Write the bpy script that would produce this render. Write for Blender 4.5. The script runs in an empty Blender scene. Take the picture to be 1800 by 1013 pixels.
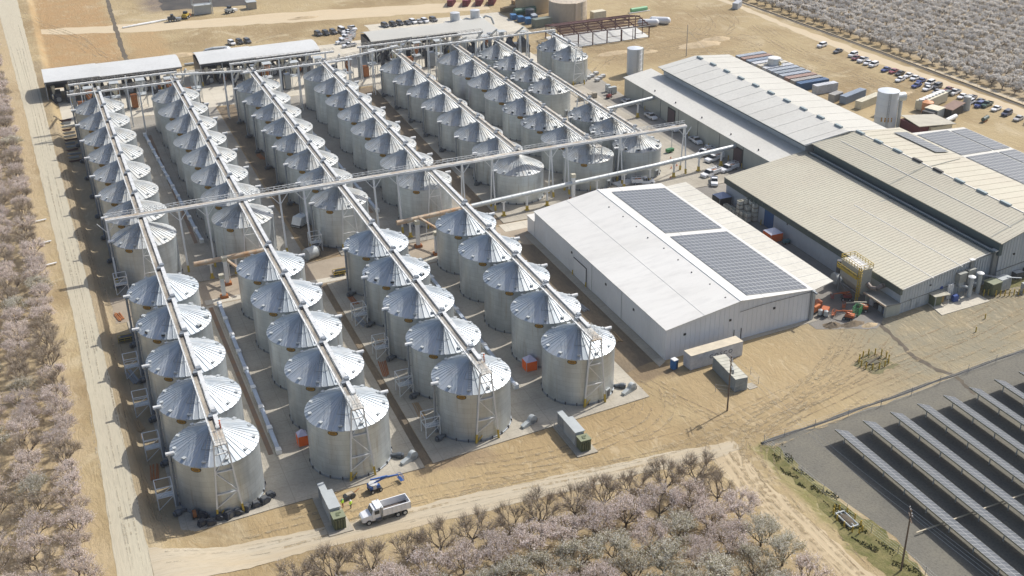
import bpy, math, random
from mathutils import Vector, Matrix
PI = math.pi
R = math.radians
sc = bpy.context.scene
COL = sc.collection
# ------------------------------------------------------------------ camera
CAM_H = 125.69
_p, _y, _r = R(27.118), R(22.343), R(-0.9146)
_F = Vector((math.sin(_y)*math.cos(_p), math.cos(_y)*math.cos(_p), -math.sin(_p)))
_X = Vector((math.cos(_y), -math.sin(_y), 0)); _U = _X.cross(_F)
_c, _s = math.cos(_r), math.sin(_r)
_X, _U = _c*_X + _s*_U, -_s*_X + _c*_U
cd = bpy.data.cameras.new('camera'); cam = bpy.data.objects.new('camera', cd); COL.objects.link(cam)
_m = Matrix((_X, _U, -_F)).transposed().to_4x4(); _m.translation = Vector((0, 0, CAM_H)); cam.matrix_world = _m
cd.sensor_width = 36; cd.lens = 36*2071.83/1800; cd.clip_start = 1; cd.clip_end = 6000
sc.camera = cam
# ------------------------------------------------------------------ world, sun, exposure
SUN_EL, SUN_AZ = 46.0, 72.2
w = bpy.data.worlds.new('World'); sc.world = w; w.use_nodes = True
nt = w.node_tree; bg = nt.nodes['Background']
sky = nt.nodes.new('ShaderNodeTexSky'); sky.sky_type = 'NISHITA'; sky.sun_disc = False
sky.sun_elevation = R(SUN_EL); sky.sun_rotation = R(SUN_AZ); sky.air_density = 1.0; sky.dust_density = 3.5; sky.ozone_density = 1.0
nt.links.new(sky.outputs[0], bg.inputs[0]); bg.inputs[1].default_value = 0.128
sl = bpy.data.lights.new('sun', 'SUN'); sl.energy = 4.3; sl.angle = R(0.5); sl.color = (1.0, 0.965, 0.91)
so = bpy.data.objects.new('sun', sl); COL.objects.link(so)
_d = -Vector((math.sin(R(SUN_AZ))*math.cos(R(SUN_EL)), math.cos(R(SUN_AZ))*math.cos(R(SUN_EL)), math.sin(R(SUN_EL))))
so.rotation_euler = _d.to_track_quat('-Z', 'Y').to_euler(); so.location = (150, 250, 200)
sc.view_settings.view_transform = 'Standard'; sc.view_settings.look = 'None'
sc.view_settings.exposure = 0.08; sc.view_settings.gamma = 1
random.seed(7)

# ------------------------------------------------------------------ mesh helpers
class MB:
    def __init__(s): s.v = []; s.f = []; s.m = []
    def add(s, vs, fs, mi=0):
        b = len(s.v); s.v += [tuple(v) for v in vs]; s.f += [[b+i for i in f] for f in fs]; s.m += [mi]*len(fs); return s
    def box(s, x0, x1, y0, y1, z0, z1, mi=0):
        return s.add([(x0,y0,z0),(x1,y0,z0),(x1,y1,z0),(x0,y1,z0),(x0,y0,z1),(x1,y0,z1),(x1,y1,z1),(x0,y1,z1)],
                     [(3,2,1,0),(4,5,6,7),(0,1,5,4),(1,2,6,5),(2,3,7,6),(3,0,4,7)], mi)
    def bar(s, p, q, w, h=None, mi=0):
        h = h or w; p = Vector(p); q = Vector(q); d = (q-p)
        if d.length < 1e-6: return s
        d.normalize(); up = Vector((0,0,1)) if abs(d.z) < .95 else Vector((0,1,0))
        a = d.cross(up).normalized()*(w/2); b = a.cross(d).normalized()*(h/2)
        return s.add([p-a-b,p+a-b,p+a+b,p-a+b,q-a-b,q+a-b,q+a+b,q-a+b],
                     [(0,1,2,3),(7,6,5,4),(4,5,1,0),(5,6,2,1),(6,7,3,2),(7,4,0,3)], mi)
    def tube(s, p, q, r, r2=None, n=8, cap=True, mi=0):
        r2 = r if r2 is None else r2; p = Vector(p); q = Vector(q); d = (q-p)
        if d.length < 1e-6: return s
        d.normalize(); up = Vector((0,0,1)) if abs(d.z) < .95 else Vector((0,1,0))
        a = d.cross(up).normalized(); b = a.cross(d).normalized(); vs = []
        for k in range(n):
            t = 2*PI*k/n; o = a*math.cos(t)+b*math.sin(t); vs += [p+o*r, q+o*r2]
        fs = [(2*k, 2*((k+1)%n), 2*((k+1)%n)+1, 2*k+1) for k in range(n)]
        if cap: fs += [tuple(2*k for k in range(n))[::-1], tuple(2*k+1 for k in range(n))]
        return s.add(vs, fs, mi)
    def path(s, pts, r, n=8, mi=0):
        for a, b in zip(pts, pts[1:]): s.tube(a, b, r, n=n, mi=mi)
        return s
    def lathe(s, prof, n=32, c=(0,0), cap0=False, cap1=False, mi=0):
        vs = []; m = len(prof)
        for k in range(n):
            t = 2*PI*k/n
            for r, z in prof: vs.append((c[0]+r*math.cos(t), c[1]+r*math.sin(t), z))
        fs = [(k*m+j, ((k+1)%n)*m+j, ((k+1)%n)*m+j+1, k*m+j+1) for k in range(n) for j in range(m-1)]
        if cap0: fs.append(tuple(k*m for k in range(n))[::-1])
        if cap1: fs.append(tuple(k*m+m-1 for k in range(n)))
        return s.add(vs, fs, mi)
    def prism(s, poly, a, b, ax='y', mi=0):
        # poly in the plane normal to ax, extruded from a to b
        n = len(poly)
        def P(u, v, t): return {'y': (u, t, v), 'x': (t, u, v), 'z': (u, v, t)}[ax]
        vs = [P(u, v, a) for u, v in poly]+[P(u, v, b) for u, v in poly]
        fs = [tuple(range(n)), tuple(range(2*n-1, n-1, -1))]+[(i, i+n, (i+1)%n+n, (i+1)%n) for i in range(n)]
        return s.add(vs, fs, mi)
    def quad(s, a, b, c, d, mi=0): return s.add([a,b,c,d], [(0,1,2,3)], mi)
    def ball(s, c, r, n=10, sx=1, sy=1, sz=1, mi=0):
        m = n//2; vs = [(c[0]+r*sx*math.sin(PI*j/m)*math.cos(2*PI*k/n), c[1]+r*sy*math.sin(PI*j/m)*math.sin(2*PI*k/n), c[2]+r*sz*math.cos(PI*j/m)) for j in range(1, m) for k in range(n)]
        top = len(vs); vs += [(c[0],c[1],c[2]+r*sz), (c[0],c[1],c[2]-r*sz)]
        fs = [(j*n+k, (j+1)*n+k, (j+1)*n+(k+1)%n, j*n+(k+1)%n) for j in range(m-2) for k in range(n)]
        fs += [(top, k, (k+1)%n) for k in range(n)]+[(top+1, (m-2)*n+(k+1)%n, (m-2)*n+k) for k in range(n)]
        return s.add(vs, fs, mi)
    def mesh(s, name, mats, smooth=False):
        me = bpy.data.meshes.new(name); me.from_pydata(s.v, [], s.f); me.validate()
        for m in (mats if isinstance(mats, (list, tuple)) else [mats]): me.materials.append(m)
        if len(me.polygons) == len(s.m): me.polygons.foreach_set('material_index', s.m)
        if smooth:
            me.polygons.foreach_set('use_smooth', [True]*len(me.polygons))
            me.set_sharp_from_angle(angle=R(35))
        me.update(); return me
    def build(s, name, mats, parent=None, smooth=False, loc=None, rz=0, bevel=0):
        if not s.f: return None
        o = bpy.data.objects.new(name, s.mesh(name, mats, smooth)); COL.objects.link(o)
        if parent: o.parent = parent
        if loc: o.location = loc
        o.rotation_euler.z = rz
        if bevel:
            b = o.modifiers.new('bevel', 'BEVEL'); b.width = bevel; b.segments = 1; b.limit_method = 'ANGLE'
        return o
def thing(name, label, cat, loc=(0,0,0), rz=0, group=None):
    o = bpy.data.objects.new(name, None); COL.objects.link(o); o.location = loc; o.rotation_euler.z = rz
    o.empty_display_size = .5; return tag(o, label, cat, group)
def tag(o, label, cat, group=None):
    o['label'] = label; o['category'] = cat
    if group: o['group'] = group
    return o
def struct(o): o['kind'] = 'structure'; return o
def kids(o): return [c for c in bpy.data.objects if c.parent == o]
def proto_tree(o):
    return (o, [(c, [(g, []) for g in kids(c)]) for c in kids(o)])
def dup(tree, loc, rz=0, label=None, group=None, scale=None):
    def cp(t, par):
        c = t[0].copy(); COL.objects.link(c)
        if par: c.parent = par
        for k in t[1]: cp(k, c)
        return c
    r = cp(tree, None); r.location = loc; r.rotation_euler.z = rz
    if label: r['label'] = label
    if group: r['group'] = group
    if scale: r.scale = scale if isinstance(scale, tuple) else (scale,)*3
    return r

# ------------------------------------------------------------------ materials
MATS = {}
def mat(name, col, rough=.8, metal=0., n1=0., s1=.5, n2=0., s2=6., bump=0., bs=8., col2=None, spec=None, rnd=0., stretch=None, coat=0, joints=False):
    """Principled with world-space noise: n1/s1 large blotches (towards col2 or darker), n2/s2 fine grain, rnd per-object tint"""
    if name in MATS: return MATS[name]
    m = bpy.data.materials.new(name); m.use_nodes = True; N = m.node_tree.nodes; L = m.node_tree.links
    b = N['Principled BSDF']; b.inputs['Roughness'].default_value = rough; b.inputs['Metallic'].default_value = metal
    if spec is not None: b.inputs['Specular IOR Level'].default_value = spec
    if coat: b.inputs['Coat Weight'].default_value = coat
    base = (*col, 1); sock = None
    geo = N.new('ShaderNodeNewGeometry'); vec = geo.outputs['Position']
    if stretch:
        mp = N.new('ShaderNodeMapping'); mp.inputs['Scale'].default_value = stretch; L.new(vec, mp.inputs['Vector']); vec = mp.outputs[0]
    def noise(scale, det=4):
        t = N.new('ShaderNodeTexNoise'); t.inputs['Scale'].default_value = scale; t.inputs['Detail'].default_value = det; t.inputs['Roughness'].default_value = .6
        L.new(vec, t.inputs['Vector']); return t.outputs[0]
    def mix(a, bcol, fac):
        x = N.new('ShaderNodeMix'); x.data_type = 'RGBA'
        if isinstance(a, tuple): x.inputs[6].default_value = a
        else: L.new(a, x.inputs[6])
        x.inputs[7].default_value = bcol; L.new(fac, x.inputs[0]); return x.outputs[2]
    def rng(o, a, b2, c=0., d=1.):
        r = N.new('ShaderNodeMapRange'); L.new(o, r.inputs[0]); r.inputs[1].default_value = a; r.inputs[2].default_value = b2; r.inputs[3].default_value = c; r.inputs[4].default_value = d; return r.outputs[0]
    cur = base
    if n1: cur = mix(cur, (*(col2 or [c*.6 for c in col]), 1), rng(noise(s1), .38, .68, 0, n1))
    if n2: cur = mix(cur, tuple([c*.45 for c in col])+(1,), rng(noise(s2, 6), .45, .75, 0, n2))
    if joints:
        jb = N.new('ShaderNodeTexBrick'); L.new(geo.outputs['Position'], jb.inputs[0]); jb.inputs['Scale'].default_value = 1; jb.inputs['Brick Width'].default_value = 4.6; jb.inputs['Row Height'].default_value = 4.2; jb.offset = 0; jb.inputs['Mortar Size'].default_value = .045; jb.inputs['Mortar Smooth'].default_value = .3
        cur = mix(cur, tuple([c*.5 for c in col])+(1,), rng(jb.outputs['Fac'], 0, 1, 0, .75))
    if rnd:
        oi = N.new('ShaderNodeObjectInfo'); cur = mix(cur, tuple([c*.55 for c in col])+(1,), rng(oi.outputs['Random'], 0, 1, 0, rnd))
    if isinstance(cur, tuple): b.inputs['Base Color'].default_value = cur
    else: L.new(cur, b.inputs['Base Color'])
    if bump:
        bp = N.new('ShaderNodeBump'); bp.inputs['Strength'].default_value = bump; bp.inputs['Distance'].default_value = .15
        L.new(noise(bs, 6), bp.inputs['Height']); L.new(bp.outputs[0], b.inputs['Normal'])
    MATS[name] = m; return m

def silo_wall_mat():
    m = bpy.data.materials.new('galvanised_wall'); m.use_nodes = True; N = m.node_tree.nodes; L = m.node_tree.links
    b = N['Principled BSDF']; b.inputs['Metallic'].default_value = .6
    tc = N.new('ShaderNodeTexCoord'); sp = N.new('ShaderNodeSeparateXYZ'); L.new(tc.outputs['Object'], sp.inputs[0])
    def math_(op, a, c=None):
        x = N.new('ShaderNodeMath'); x.operation = op
        for i, q in enumerate((a, c)):
            if q is None: continue
            if isinstance(q, (int, float)): x.inputs[i].default_value = q
            else: L.new(q, x.inputs[i])
        return x.outputs[0]
    ang = math_('MULTIPLY', math_('ARCTAN2', sp.outputs[1], sp.outputs[0]), 7.3)
    cb = N.new('ShaderNodeCombineXYZ'); L.new(ang, cb.inputs[0]); L.new(sp.outputs[2], cb.inputs[1])
    oi = N.new('ShaderNodeObjectInfo'); off = N.new('ShaderNodeVectorMath'); off.operation = 'ADD'; L.new(cb.outputs[0], off.inputs[0])
    rv = N.new('ShaderNodeCombineXYZ'); L.new(math_('MULTIPLY', oi.outputs['Random'], 50.0), rv.inputs[2]); L.new(rv.outputs[0], off.inputs[1])
    br = N.new('ShaderNodeTexBrick'); L.new(cb.outputs[0], br.inputs[0])
    br.inputs['Scale'].default_value = 1; br.inputs['Brick Width'].default_value = 2.86; br.inputs['Row Height'].default_value = 1.06
    br.inputs['Mortar Size'].default_value = .03; br.inputs['Color1'].default_value = (.56,.60,.61,1); br.inputs['Color2'].default_value = (.50,.54,.55,1)
    br.inputs['Mortar'].default_value = (.42,.455,.465,1); br.offset = .5
    ns = N.new('ShaderNodeTexNoise'); ns.inputs['Scale'].default_value = .9; ns.inputs['Detail'].default_value = 5
    st = N.new('ShaderNodeMapping'); st.inputs['Scale'].default_value = (.6, .12, 1); L.new(off.outputs[0], st.inputs[0]); L.new(st.outputs[0], ns.inputs[0])
    mx = N.new('ShaderNodeMix'); mx.data_type = 'RGBA'; mx.blend_type = 'MULTIPLY'; mx.inputs[0].default_value = .55
    cr = N.new('ShaderNodeMapRange'); L.new(ns.outputs[0], cr.inputs[0]); cr.inputs[1].default_value = .3; cr.inputs[2].default_value = .7; cr.inputs[3].default_value = .74; cr.inputs[4].default_value = 1.18  # vertical light and dark streaks in the colour imitate metal glints
    L.new(cr.outputs[0], mx.inputs[7])
    r2 = N.new('ShaderNodeMapRange'); L.new(oi.outputs['Random'], r2.inputs[0]); r2.inputs[3].default_value = .80; r2.inputs[4].default_value = 1.1
    m2 = N.new('ShaderNodeMix'); m2.data_type = 'RGBA'; m2.blend_type = 'MULTIPLY'; m2.inputs[0].default_value = 1; L.new(br.outputs[0], m2.inputs[6]); L.new(r2.outputs[0], m2.inputs[7])
    n3 = N.new('ShaderNodeTexNoise'); n3.inputs['Scale'].default_value = 1.3; n3.inputs['Detail'].default_value = 6; s3 = N.new('ShaderNodeMapping'); s3.inputs['Scale'].default_value = (1.4, .10, 1); L.new(off.outputs[0], s3.inputs[0]); L.new(s3.outputs[0], n3.inputs[0])
    r3 = N.new('ShaderNodeMapRange'); L.new(n3.outputs[0], r3.inputs[0]); r3.inputs[1].default_value = .58; r3.inputs[2].default_value = .74; r3.inputs[3].default_value = 0; r3.inputs[4].default_value = .5
    m3 = N.new('ShaderNodeMix'); m3.data_type = 'RGBA'; m3.inputs[7].default_value = (.33,.29,.235,1); L.new(r3.outputs[0], m3.inputs[0]); L.new(m2.outputs[2], m3.inputs[6]); L.new(m3.outputs[2], mx.inputs[6]); L.new(mx.outputs[2], b.inputs['Base Color'])
    rr = N.new('ShaderNodeMapRange'); L.new(ns.outputs[0], rr.inputs[0]); rr.inputs[3].default_value = .26; rr.inputs[4].default_value = .52; L.new(rr.outputs[0], b.inputs['Roughness'])
    wv = N.new('ShaderNodeMath'); wv.operation = 'SINE'; L.new(math_('MULTIPLY', sp.outputs[2], 2*PI/.13), wv.inputs[0])
    bp = N.new('ShaderNodeBump'); bp.inputs['Strength'].default_value = .35; bp.inputs['Distance'].default_value = .012; L.new(wv.outputs[0], bp.inputs['Height']); L.new(bp.outputs[0], b.inputs['Normal'])
    return m
def silo_roof_mat(old=False):
    m = bpy.data.materials.new('weathered_roof' if old else 'galvanised_roof'); m.use_nodes = True; N = m.node_tree.nodes; L = m.node_tree.links
    b = N['Principled BSDF']; b.inputs['Metallic'].default_value = .3 if old else .5
    tc = N.new('ShaderNodeTexCoord'); sp = N.new('ShaderNodeSeparateXYZ'); L.new(tc.outputs['Object'], sp.inputs[0])
    a = N.new('ShaderNodeMath'); a.operation = 'ARCTAN2'; L.new(sp.outputs[1], a.inputs[0]); L.new(sp.outputs[0], a.inputs[1])
    k = N.new('ShaderNodeMath'); k.operation = 'MULTIPLY_ADD'; L.new(a.outputs[0], k.inputs[0]); k.inputs[1].default_value = 40/(2*PI)
    oi = N.new('ShaderNodeObjectInfo'); k.inputs[2].default_value = 40.0
    fl = N.new('ShaderNodeMath'); fl.operation = 'FLOOR'; L.new(k.outputs[0], fl.inputs[0])
    cv = N.new('ShaderNodeCombineXYZ'); L.new(fl.outputs[0], cv.inputs[0]); L.new(oi.outputs['Random'], cv.inputs[1])
    wn = N.new('ShaderNodeTexWhiteNoise'); wn.noise_dimensions = '3D'; L.new(cv.outputs[0], wn.inputs['Vector'])
    cr = N.new('ShaderNodeMapRange'); L.new(wn.outputs['Value'], cr.inputs[0]); cr.inputs[3].default_value = 0; cr.inputs[4].default_value = 1
    mx = N.new('ShaderNodeMix'); mx.data_type = 'RGBA'; mx.inputs[6].default_value = (.42,.445,.45,1) if old else (.40,.45,.49,1); mx.inputs[7].default_value = (.51,.53,.53,1) if old else (.55,.585,.61,1); L.new(cr.outputs[0], mx.inputs[0])
    d1 = N.new('ShaderNodeTexNoise'); d1.inputs['Scale'].default_value = .55; d1.inputs['Detail'].default_value = 7; g1 = N.new('ShaderNodeNewGeometry'); L.new(g1.outputs['Position'], d1.inputs['Vector']); d2 = N.new('ShaderNodeMapRange'); L.new(d1.outputs[0], d2.inputs[0]); d2.inputs[1].default_value = .45; d2.inputs[2].default_value = .72; d2.inputs[4].default_value = .55 if old else .22
    m4 = N.new('ShaderNodeMix'); m4.data_type = 'RGBA'; m4.inputs[7].default_value = (.37,.335,.27,1); L.new(d2.outputs[0], m4.inputs[0]); L.new(mx.outputs[2], m4.inputs[6]); L.new(m4.outputs[2], b.inputs['Base Color'])
    ge = N.new('ShaderNodeNewGeometry'); ns = N.new('ShaderNodeTexNoise'); ns.inputs['Scale'].default_value = .35; L.new(ge.outputs['Position'], ns.inputs[0])
    rr = N.new('ShaderNodeMapRange'); L.new(ns.outputs[0], rr.inputs[0]); rr.inputs[1].default_value = .3; rr.inputs[2].default_value = .7; rr.inputs[3].default_value = .52 if old else .42; rr.inputs[4].default_value = .66 if old else .58
    L.new(rr.outputs[0], b.inputs['Roughness'])
    return m

def ground_mat():
    m = bpy.data.materials.new('tan_dirt'); m.use_nodes = True; N = m.node_tree.nodes; L = m.node_tree.links
    b = N['Principled BSDF']; b.inputs['Roughness'].default_value = .95; b.inputs['Specular IOR Level'].default_value = .15
    ge = N.new('ShaderNodeNewGeometry'); P = ge.outputs['Position']
    def noise(scale, det=5, vec=P, dist=0.):
        t = N.new('ShaderNodeTexNoise'); t.inputs['Scale'].default_value = scale; t.inputs['Detail'].default_value = det; t.inputs['Distortion'].default_value = dist; t.inputs['Roughness'].default_value = .62
        L.new(vec, t.inputs['Vector']); return t.outputs[0]
    def rng(o, a, c, lo=0., hi=1.):
        r = N.new('ShaderNodeMapRange'); r.interpolation_type = 'SMOOTHSTEP'; L.new(o, r.inputs[0]); r.inputs[1].default_value = a; r.inputs[2].default_value = c; r.inputs[3].default_value = lo; r.inputs[4].default_value = hi; return r.outputs[0]
    def M(op, a, c):
        x = N.new('ShaderNodeMath'); x.operation = op
        for i, q in enumerate((a, c)):
            if isinstance(q, (int, float)): x.inputs[i].default_value = q
            else: L.new(q, x.inputs[i])
        return x.outputs[0]
    def mix(a, c, f):
        x = N.new('ShaderNodeMix'); x.data_type = 'RGBA'
        for i, q in ((6, a), (7, c)):
            if isinstance(q, tuple): x.inputs[i].default_value = (*q, 1)
            else: L.new(q, x.inputs[i])
        if isinstance(f, float): x.inputs[0].default_value = f
        else: L.new(f, x.inputs[0])
        return x.outputs[2]
    sp = N.new('ShaderNodeSeparateXYZ'); L.new(P, sp.inputs[0]); X, Y = sp.outputs[0], sp.outputs[1]
    # large tone patches of pale and brown soil
    c = mix((.385,.305,.175), (.275,.205,.11), rng(noise(.018, 6), .42, .62))
    c = mix(c, (.455,.38,.25), rng(noise(.05, 6, dist=1.2), .52, .70, 0, .8))
    c = mix(c, (.30,.225,.135), rng(noise(.085, 7, dist=2.0), .56, .72, 0, .65))
    wj = M('MULTIPLY', M('SUBTRACT', noise(.12, 5), .5), 9.0)
    def rect(x0, x1, y0, y1, s=2.5):
        xa = M('ADD', X, wj); ya = M('ADD', Y, wj)
        def side(v, a, up): return rng(v, a-s, a+s) if up else rng(v, a-s, a+s, 1, 0)
        return M('MULTIPLY', M('MULTIPLY', side(xa, x0, 1), side(xa, x1, 0)), M('MULTIPLY', side(ya, y0, 1), side(ya, y1, 0)))
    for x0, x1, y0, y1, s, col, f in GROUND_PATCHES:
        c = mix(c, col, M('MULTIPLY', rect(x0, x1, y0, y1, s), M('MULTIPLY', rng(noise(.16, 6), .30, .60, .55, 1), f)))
    # vehicle tracks: thin curved light and dark streaks from stretched, strongly warped noise
    mp = N.new('ShaderNodeMapping'); mp.inputs['Rotation'].default_value = (0, 0, R(28)); mp.inputs['Scale'].default_value = (.22, .07, 1); L.new(P, mp.inputs[0])
    st = noise(1.6, 5, mp.outputs[0], 2.6); msk = rng(noise(.03, 3), .45, .6); c = mix(c, (.28,.205,.12), M('MULTIPLY', msk, rng(st, .54, .72, 0, .28))); c = mix(c, (.50,.415,.28), M('MULTIPLY', msk, rng(st, .46, .38, 0, .4)))
    mp2 = N.new('ShaderNodeMapping'); mp2.inputs['Rotation'].default_value = (0, 0, R(-55)); mp2.inputs['Scale'].default_value = (.25, .08, 1); L.new(P, mp2.inputs[0])
    st2 = noise(1.6, 5, mp2.outputs[0], 3.0); c = mix(c, (.30,.22,.13), rng(st2, .54, .74, 0, .22))
    fine = noise(1.4, 8); c = mix(c, (.27,.20,.125), rng(fine, .52, .78, 0, .5))
    grit = noise(6., 4); c = mix(c, (.52,.435,.30), rng(grit, .56, .8, 0, .4))
    L.new(c, b.inputs['Base Color'])
    bp = N.new('ShaderNodeBump'); bp.inputs['Strength'].default_value = .6; bp.inputs['Distance'].default_value = .35
    hs = M('ADD', M('MULTIPLY', st, 1.2), M('ADD', noise(.5, 8), M('MULTIPLY', fine, .5))); L.new(hs, bp.inputs['Height']); L.new(bp.outputs[0], b.inputs['Normal'])
    return m
GROUND_PATCHES = [  # x0,x1,y0,y1,soft,colour,strength
    (140, 225, 152, 186, 9, (.245,.225,.165), .95), (104, 150, 156, 184, 6, (.36,.27,.15), .7), (20, 100, 157, 170, 3, (.37,.275,.15), .7),      # greyer yard between the solar field and the big building
            # gravel of the solar field
    (-60, -4.6, 60, 620, 2.0, (.42,.335,.215), .75),     # orchard floor, left
    (4, 98, 60, 149, 2.0, (.33,.26,.16), .85),         # orchard floor, front
    (303, 900, 100, 900, 2, (.36,.30,.21), .85),       # orchard floor, far right
    (4, 33, 458, 620, 4, (.36,.235,.115), 1.0), (2, 34, 428, 464, 5, (.22,.155,.085), 1.0), (36, 50, 436, 505, 3, (.37,.255,.13), .9), (-4, 3, 395, 470, 3, (.25,.2,.13), .7),
    (225, 262, 380, 436, 8, (.30,.22,.12), .7), (195, 245, 372, 402, 6, (.27,.2,.11), .7),
    (0, 9, 165, 392, 1.2, (.33,.27,.18), .85),          # darker dirt beside the first silo row
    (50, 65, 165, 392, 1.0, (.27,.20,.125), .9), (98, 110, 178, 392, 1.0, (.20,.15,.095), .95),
    (240, 262, 270, 300, 4, (.42,.33,.19), .8), (108, 113.5, 100, 150, .8, (.20,.19,.07), .9),
    (50, 95, 536, 600, 5, (.17,.14,.12), .95),
]
concrete = mat('concrete', (.42,.385,.315), .88, n1=.75, s1=.13, n2=.4, s2=2.5, bump=.15, bs=3, col2=(.29,.26,.205), joints=True)
concrete_pale = mat('pale_concrete', (.56,.52,.43), .88, n1=.6, s1=.18, n2=.3, s2=3, col2=(.44,.40,.32), joints=True)
concrete_grey = mat('grey_concrete', (.32,.30,.26), .88, n1=.75, s1=.13, n2=.4, s2=2.5, col2=(.215,.195,.16), joints=True)
asphalt = mat('old_asphalt', (.235,.22,.195), .9, n1=.6, s1=.2, n2=.4, s2=3, col2=(.16,.15,.135))
asphalt_tan = mat('dusty_asphalt', (.36,.30,.225), .9, n1=.7, s1=.15, n2=.4, s2=2.5, col2=(.25,.205,.15))
gravel = mat('pale_gravel', (.47,.43,.325), .95, n1=.7, s1=.3, n2=.35, s2=4, bump=.3, bs=6, col2=(.45,.40,.30), stretch=(1,.08,1))
gravel2 = mat('front_road_gravel', (.46,.405,.305), .95, n1=.8, s1=.3, n2=.35, s2=4, bump=.3, bs=6, col2=(.44,.36,.24), stretch=(.06,1,1))
dirt_mat = ground_mat()
darkdirt = mat('dark_brown_dirt', (.135,.108,.075), .95, n1=.8, s1=.25, n2=.5, s2=3, bump=.5, bs=1.5, col2=(.26,.195,.12), stretch=(1,.3,1))
dryspoil = mat('loose_spoil', (.52,.41,.26), .95, n1=.7, s1=.5, n2=.5, s2=3, bump=.6, bs=2, col2=(.36,.27,.16))
grass = mat('weedy_grass', (.115,.115,.03), .95, n1=.9, s1=.5, n2=.7, s2=3, bump=.7, bs=3, col2=(.24,.20,.085))
ditchm = mat('ditch_mud', (.085,.07,.05), .9, n1=.6, s1=.4, col2=(.16,.13,.09))
galv = mat('galvanised_steel', (.54,.57,.57), .5, .3, n1=.3, s1=.5, rnd=.2)
galv_dark = mat('dull_steel', (.30,.33,.36), .5, .4, n1=.4, s1=.5)
white_steel = mat('white_painted_steel', (.76,.77,.76), .5, n1=.35, s1=.4, n2=.2, s2=4, col2=(.52,.50,.46))
dusty_steel = mat('dusty_walkway', (.55,.54,.50), .7, .1, n1=.8, s1=.35, n2=.5, s2=3, col2=(.36,.27,.175))
dusty_deck = mat('brown_dusty_belt', (.20,.175,.145), .85, n1=.9, s1=.35, n2=.5, s2=3, col2=(.46,.41,.33), stretch=(1,.5,1))
yellow = mat('safety_yellow', (.52,.37,.045), .6, n1=.4, s1=1)
amber = mat('amber_sign', (.36,.19,.012), .55)
black = mat('black_paint', (.025,.026,.028), .55, n1=.3, s1=1)
darkgrey = mat('dark_grey_paint', (.07,.075,.08), .6, n1=.4, s1=1)
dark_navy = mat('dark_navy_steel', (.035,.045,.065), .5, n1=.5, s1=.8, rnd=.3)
rust = mat('rust_orange', (.38,.135,.035), .75, n1=.6, s1=1.5)
redox = mat('red_oxide_steel', (.085,.026,.022), .7, n1=.4, s1=.7)
white_wall = mat('white_wall_panel', (.70,.72,.74), .55, n1=.25, s1=.12, n2=.12, s2=1.5, stretch=(1,1,.35))
white_roof = mat('white_roof_panel', (.66,.655,.625), .5, n1=.7, s1=.05, n2=.25, s2=.6, col2=(.575,.565,.53), stretch=(.3,1,1))
offwhite_roof = mat('offwhite_roof_panel', (.60,.59,.54), .5, n1=.6, s1=.06, n2=.25, s2=1.2, col2=(.515,.50,.45))
tan_roof = mat('tan_roof_panel', (.455,.43,.335), .55, n1=.6, s1=.07, n2=.3, s2=1.5, col2=(.41,.365,.285))
tan_rib = mat('pale_roof_seam', (.49,.465,.375), .5, n1=.4, s1=.2)
tan_wall = mat('cream_wall_panel', (.46,.47,.41), .7, n1=.3, s1=.2, n2=.15, s2=1.5, stretch=(1,1,.4))
pale_wall = mat('pale_grey_wall', (.50,.53,.54), .65, n1=.3, s1=.2, n2=.15, s2=1.5, stretch=(1,1,.4))
green_trim = mat('dark_green_fascia', (.10,.125,.105), .55, n1=.35, s1=.6, stretch=(1,1,.3))
gutter_dark = mat('teal_gutter', (.045,.085,.10), .35, .2, n1=.3, s1=.5)
ridge_vent_m = mat('grey_ridge_vent', (.28,.34,.355), .5, .2)
blue_door = mat('blue_roller_door', (.015,.10,.26), .55, n1=.3, s1=1)
glass = mat('dark_glass', (.02,.025,.03), .1)
rubber = mat('tyre_rubber', (.02,.02,.02), .85)
pv_cell = mat('solar_cells', (.085,.098,.118), .34, n1=.35, s1=.12, rnd=0, spec=.8)
pv_frame = mat('solar_panel_frame', (.47,.49,.49), .5, .2)
wood = mat('weathered_wood', (.16,.115,.08), .85, n1=.5, s1=2)
wire_m = mat('grey_wire', (.45,.46,.46), .5, .3)
beige_tank = mat('beige_tank_paint', (.52,.445,.345), .6, n1=.5, s1=.25, n2=.2, s2=2, col2=(.42,.35,.26), stretch=(1,1,.3))
bluewhite = mat('pale_blue_white_steel', (.56,.60,.64), .5, .1, n1=.4, s1=.35, col2=(.46,.52,.60))
orange = mat('orange_cloth', (.85,.14,.01), .7)
lilac = mat('pale_lilac_cloth', (.55,.53,.68), .75)
lift_orange = mat('orange_machine_paint', (.48,.125,.035), .45, n1=.3, s1=2)
lift_blue = mat('blue_machine_paint', (.02,.10,.35), .45)
lift_green = mat('green_machine_paint', (.04,.20,.07), .5)
cream = mat('cream_paint', (.60,.56,.43), .6, n1=.4, s1=.8)
cab_green = mat('olive_green_cabinet', (.115,.135,.07), .5, n1=.3, s1=1)
cab_grey = mat('pale_grey_cabinet', (.42,.45,.45), .5, n1=.25, s1=.6)
hivis = mat('hi_vis_vest', (.55,.85,.03), .7)
trousers = mat('dark_work_trousers', (.03,.035,.05), .8)
skin = mat('skin', (.35,.2,.13), .6)
white_paint = mat('white_vehicle_paint', (.78,.79,.80), .25, coat=.5)
def paint(nm, c): return mat(nm, c, .28, .1, coat=.5)
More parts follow.
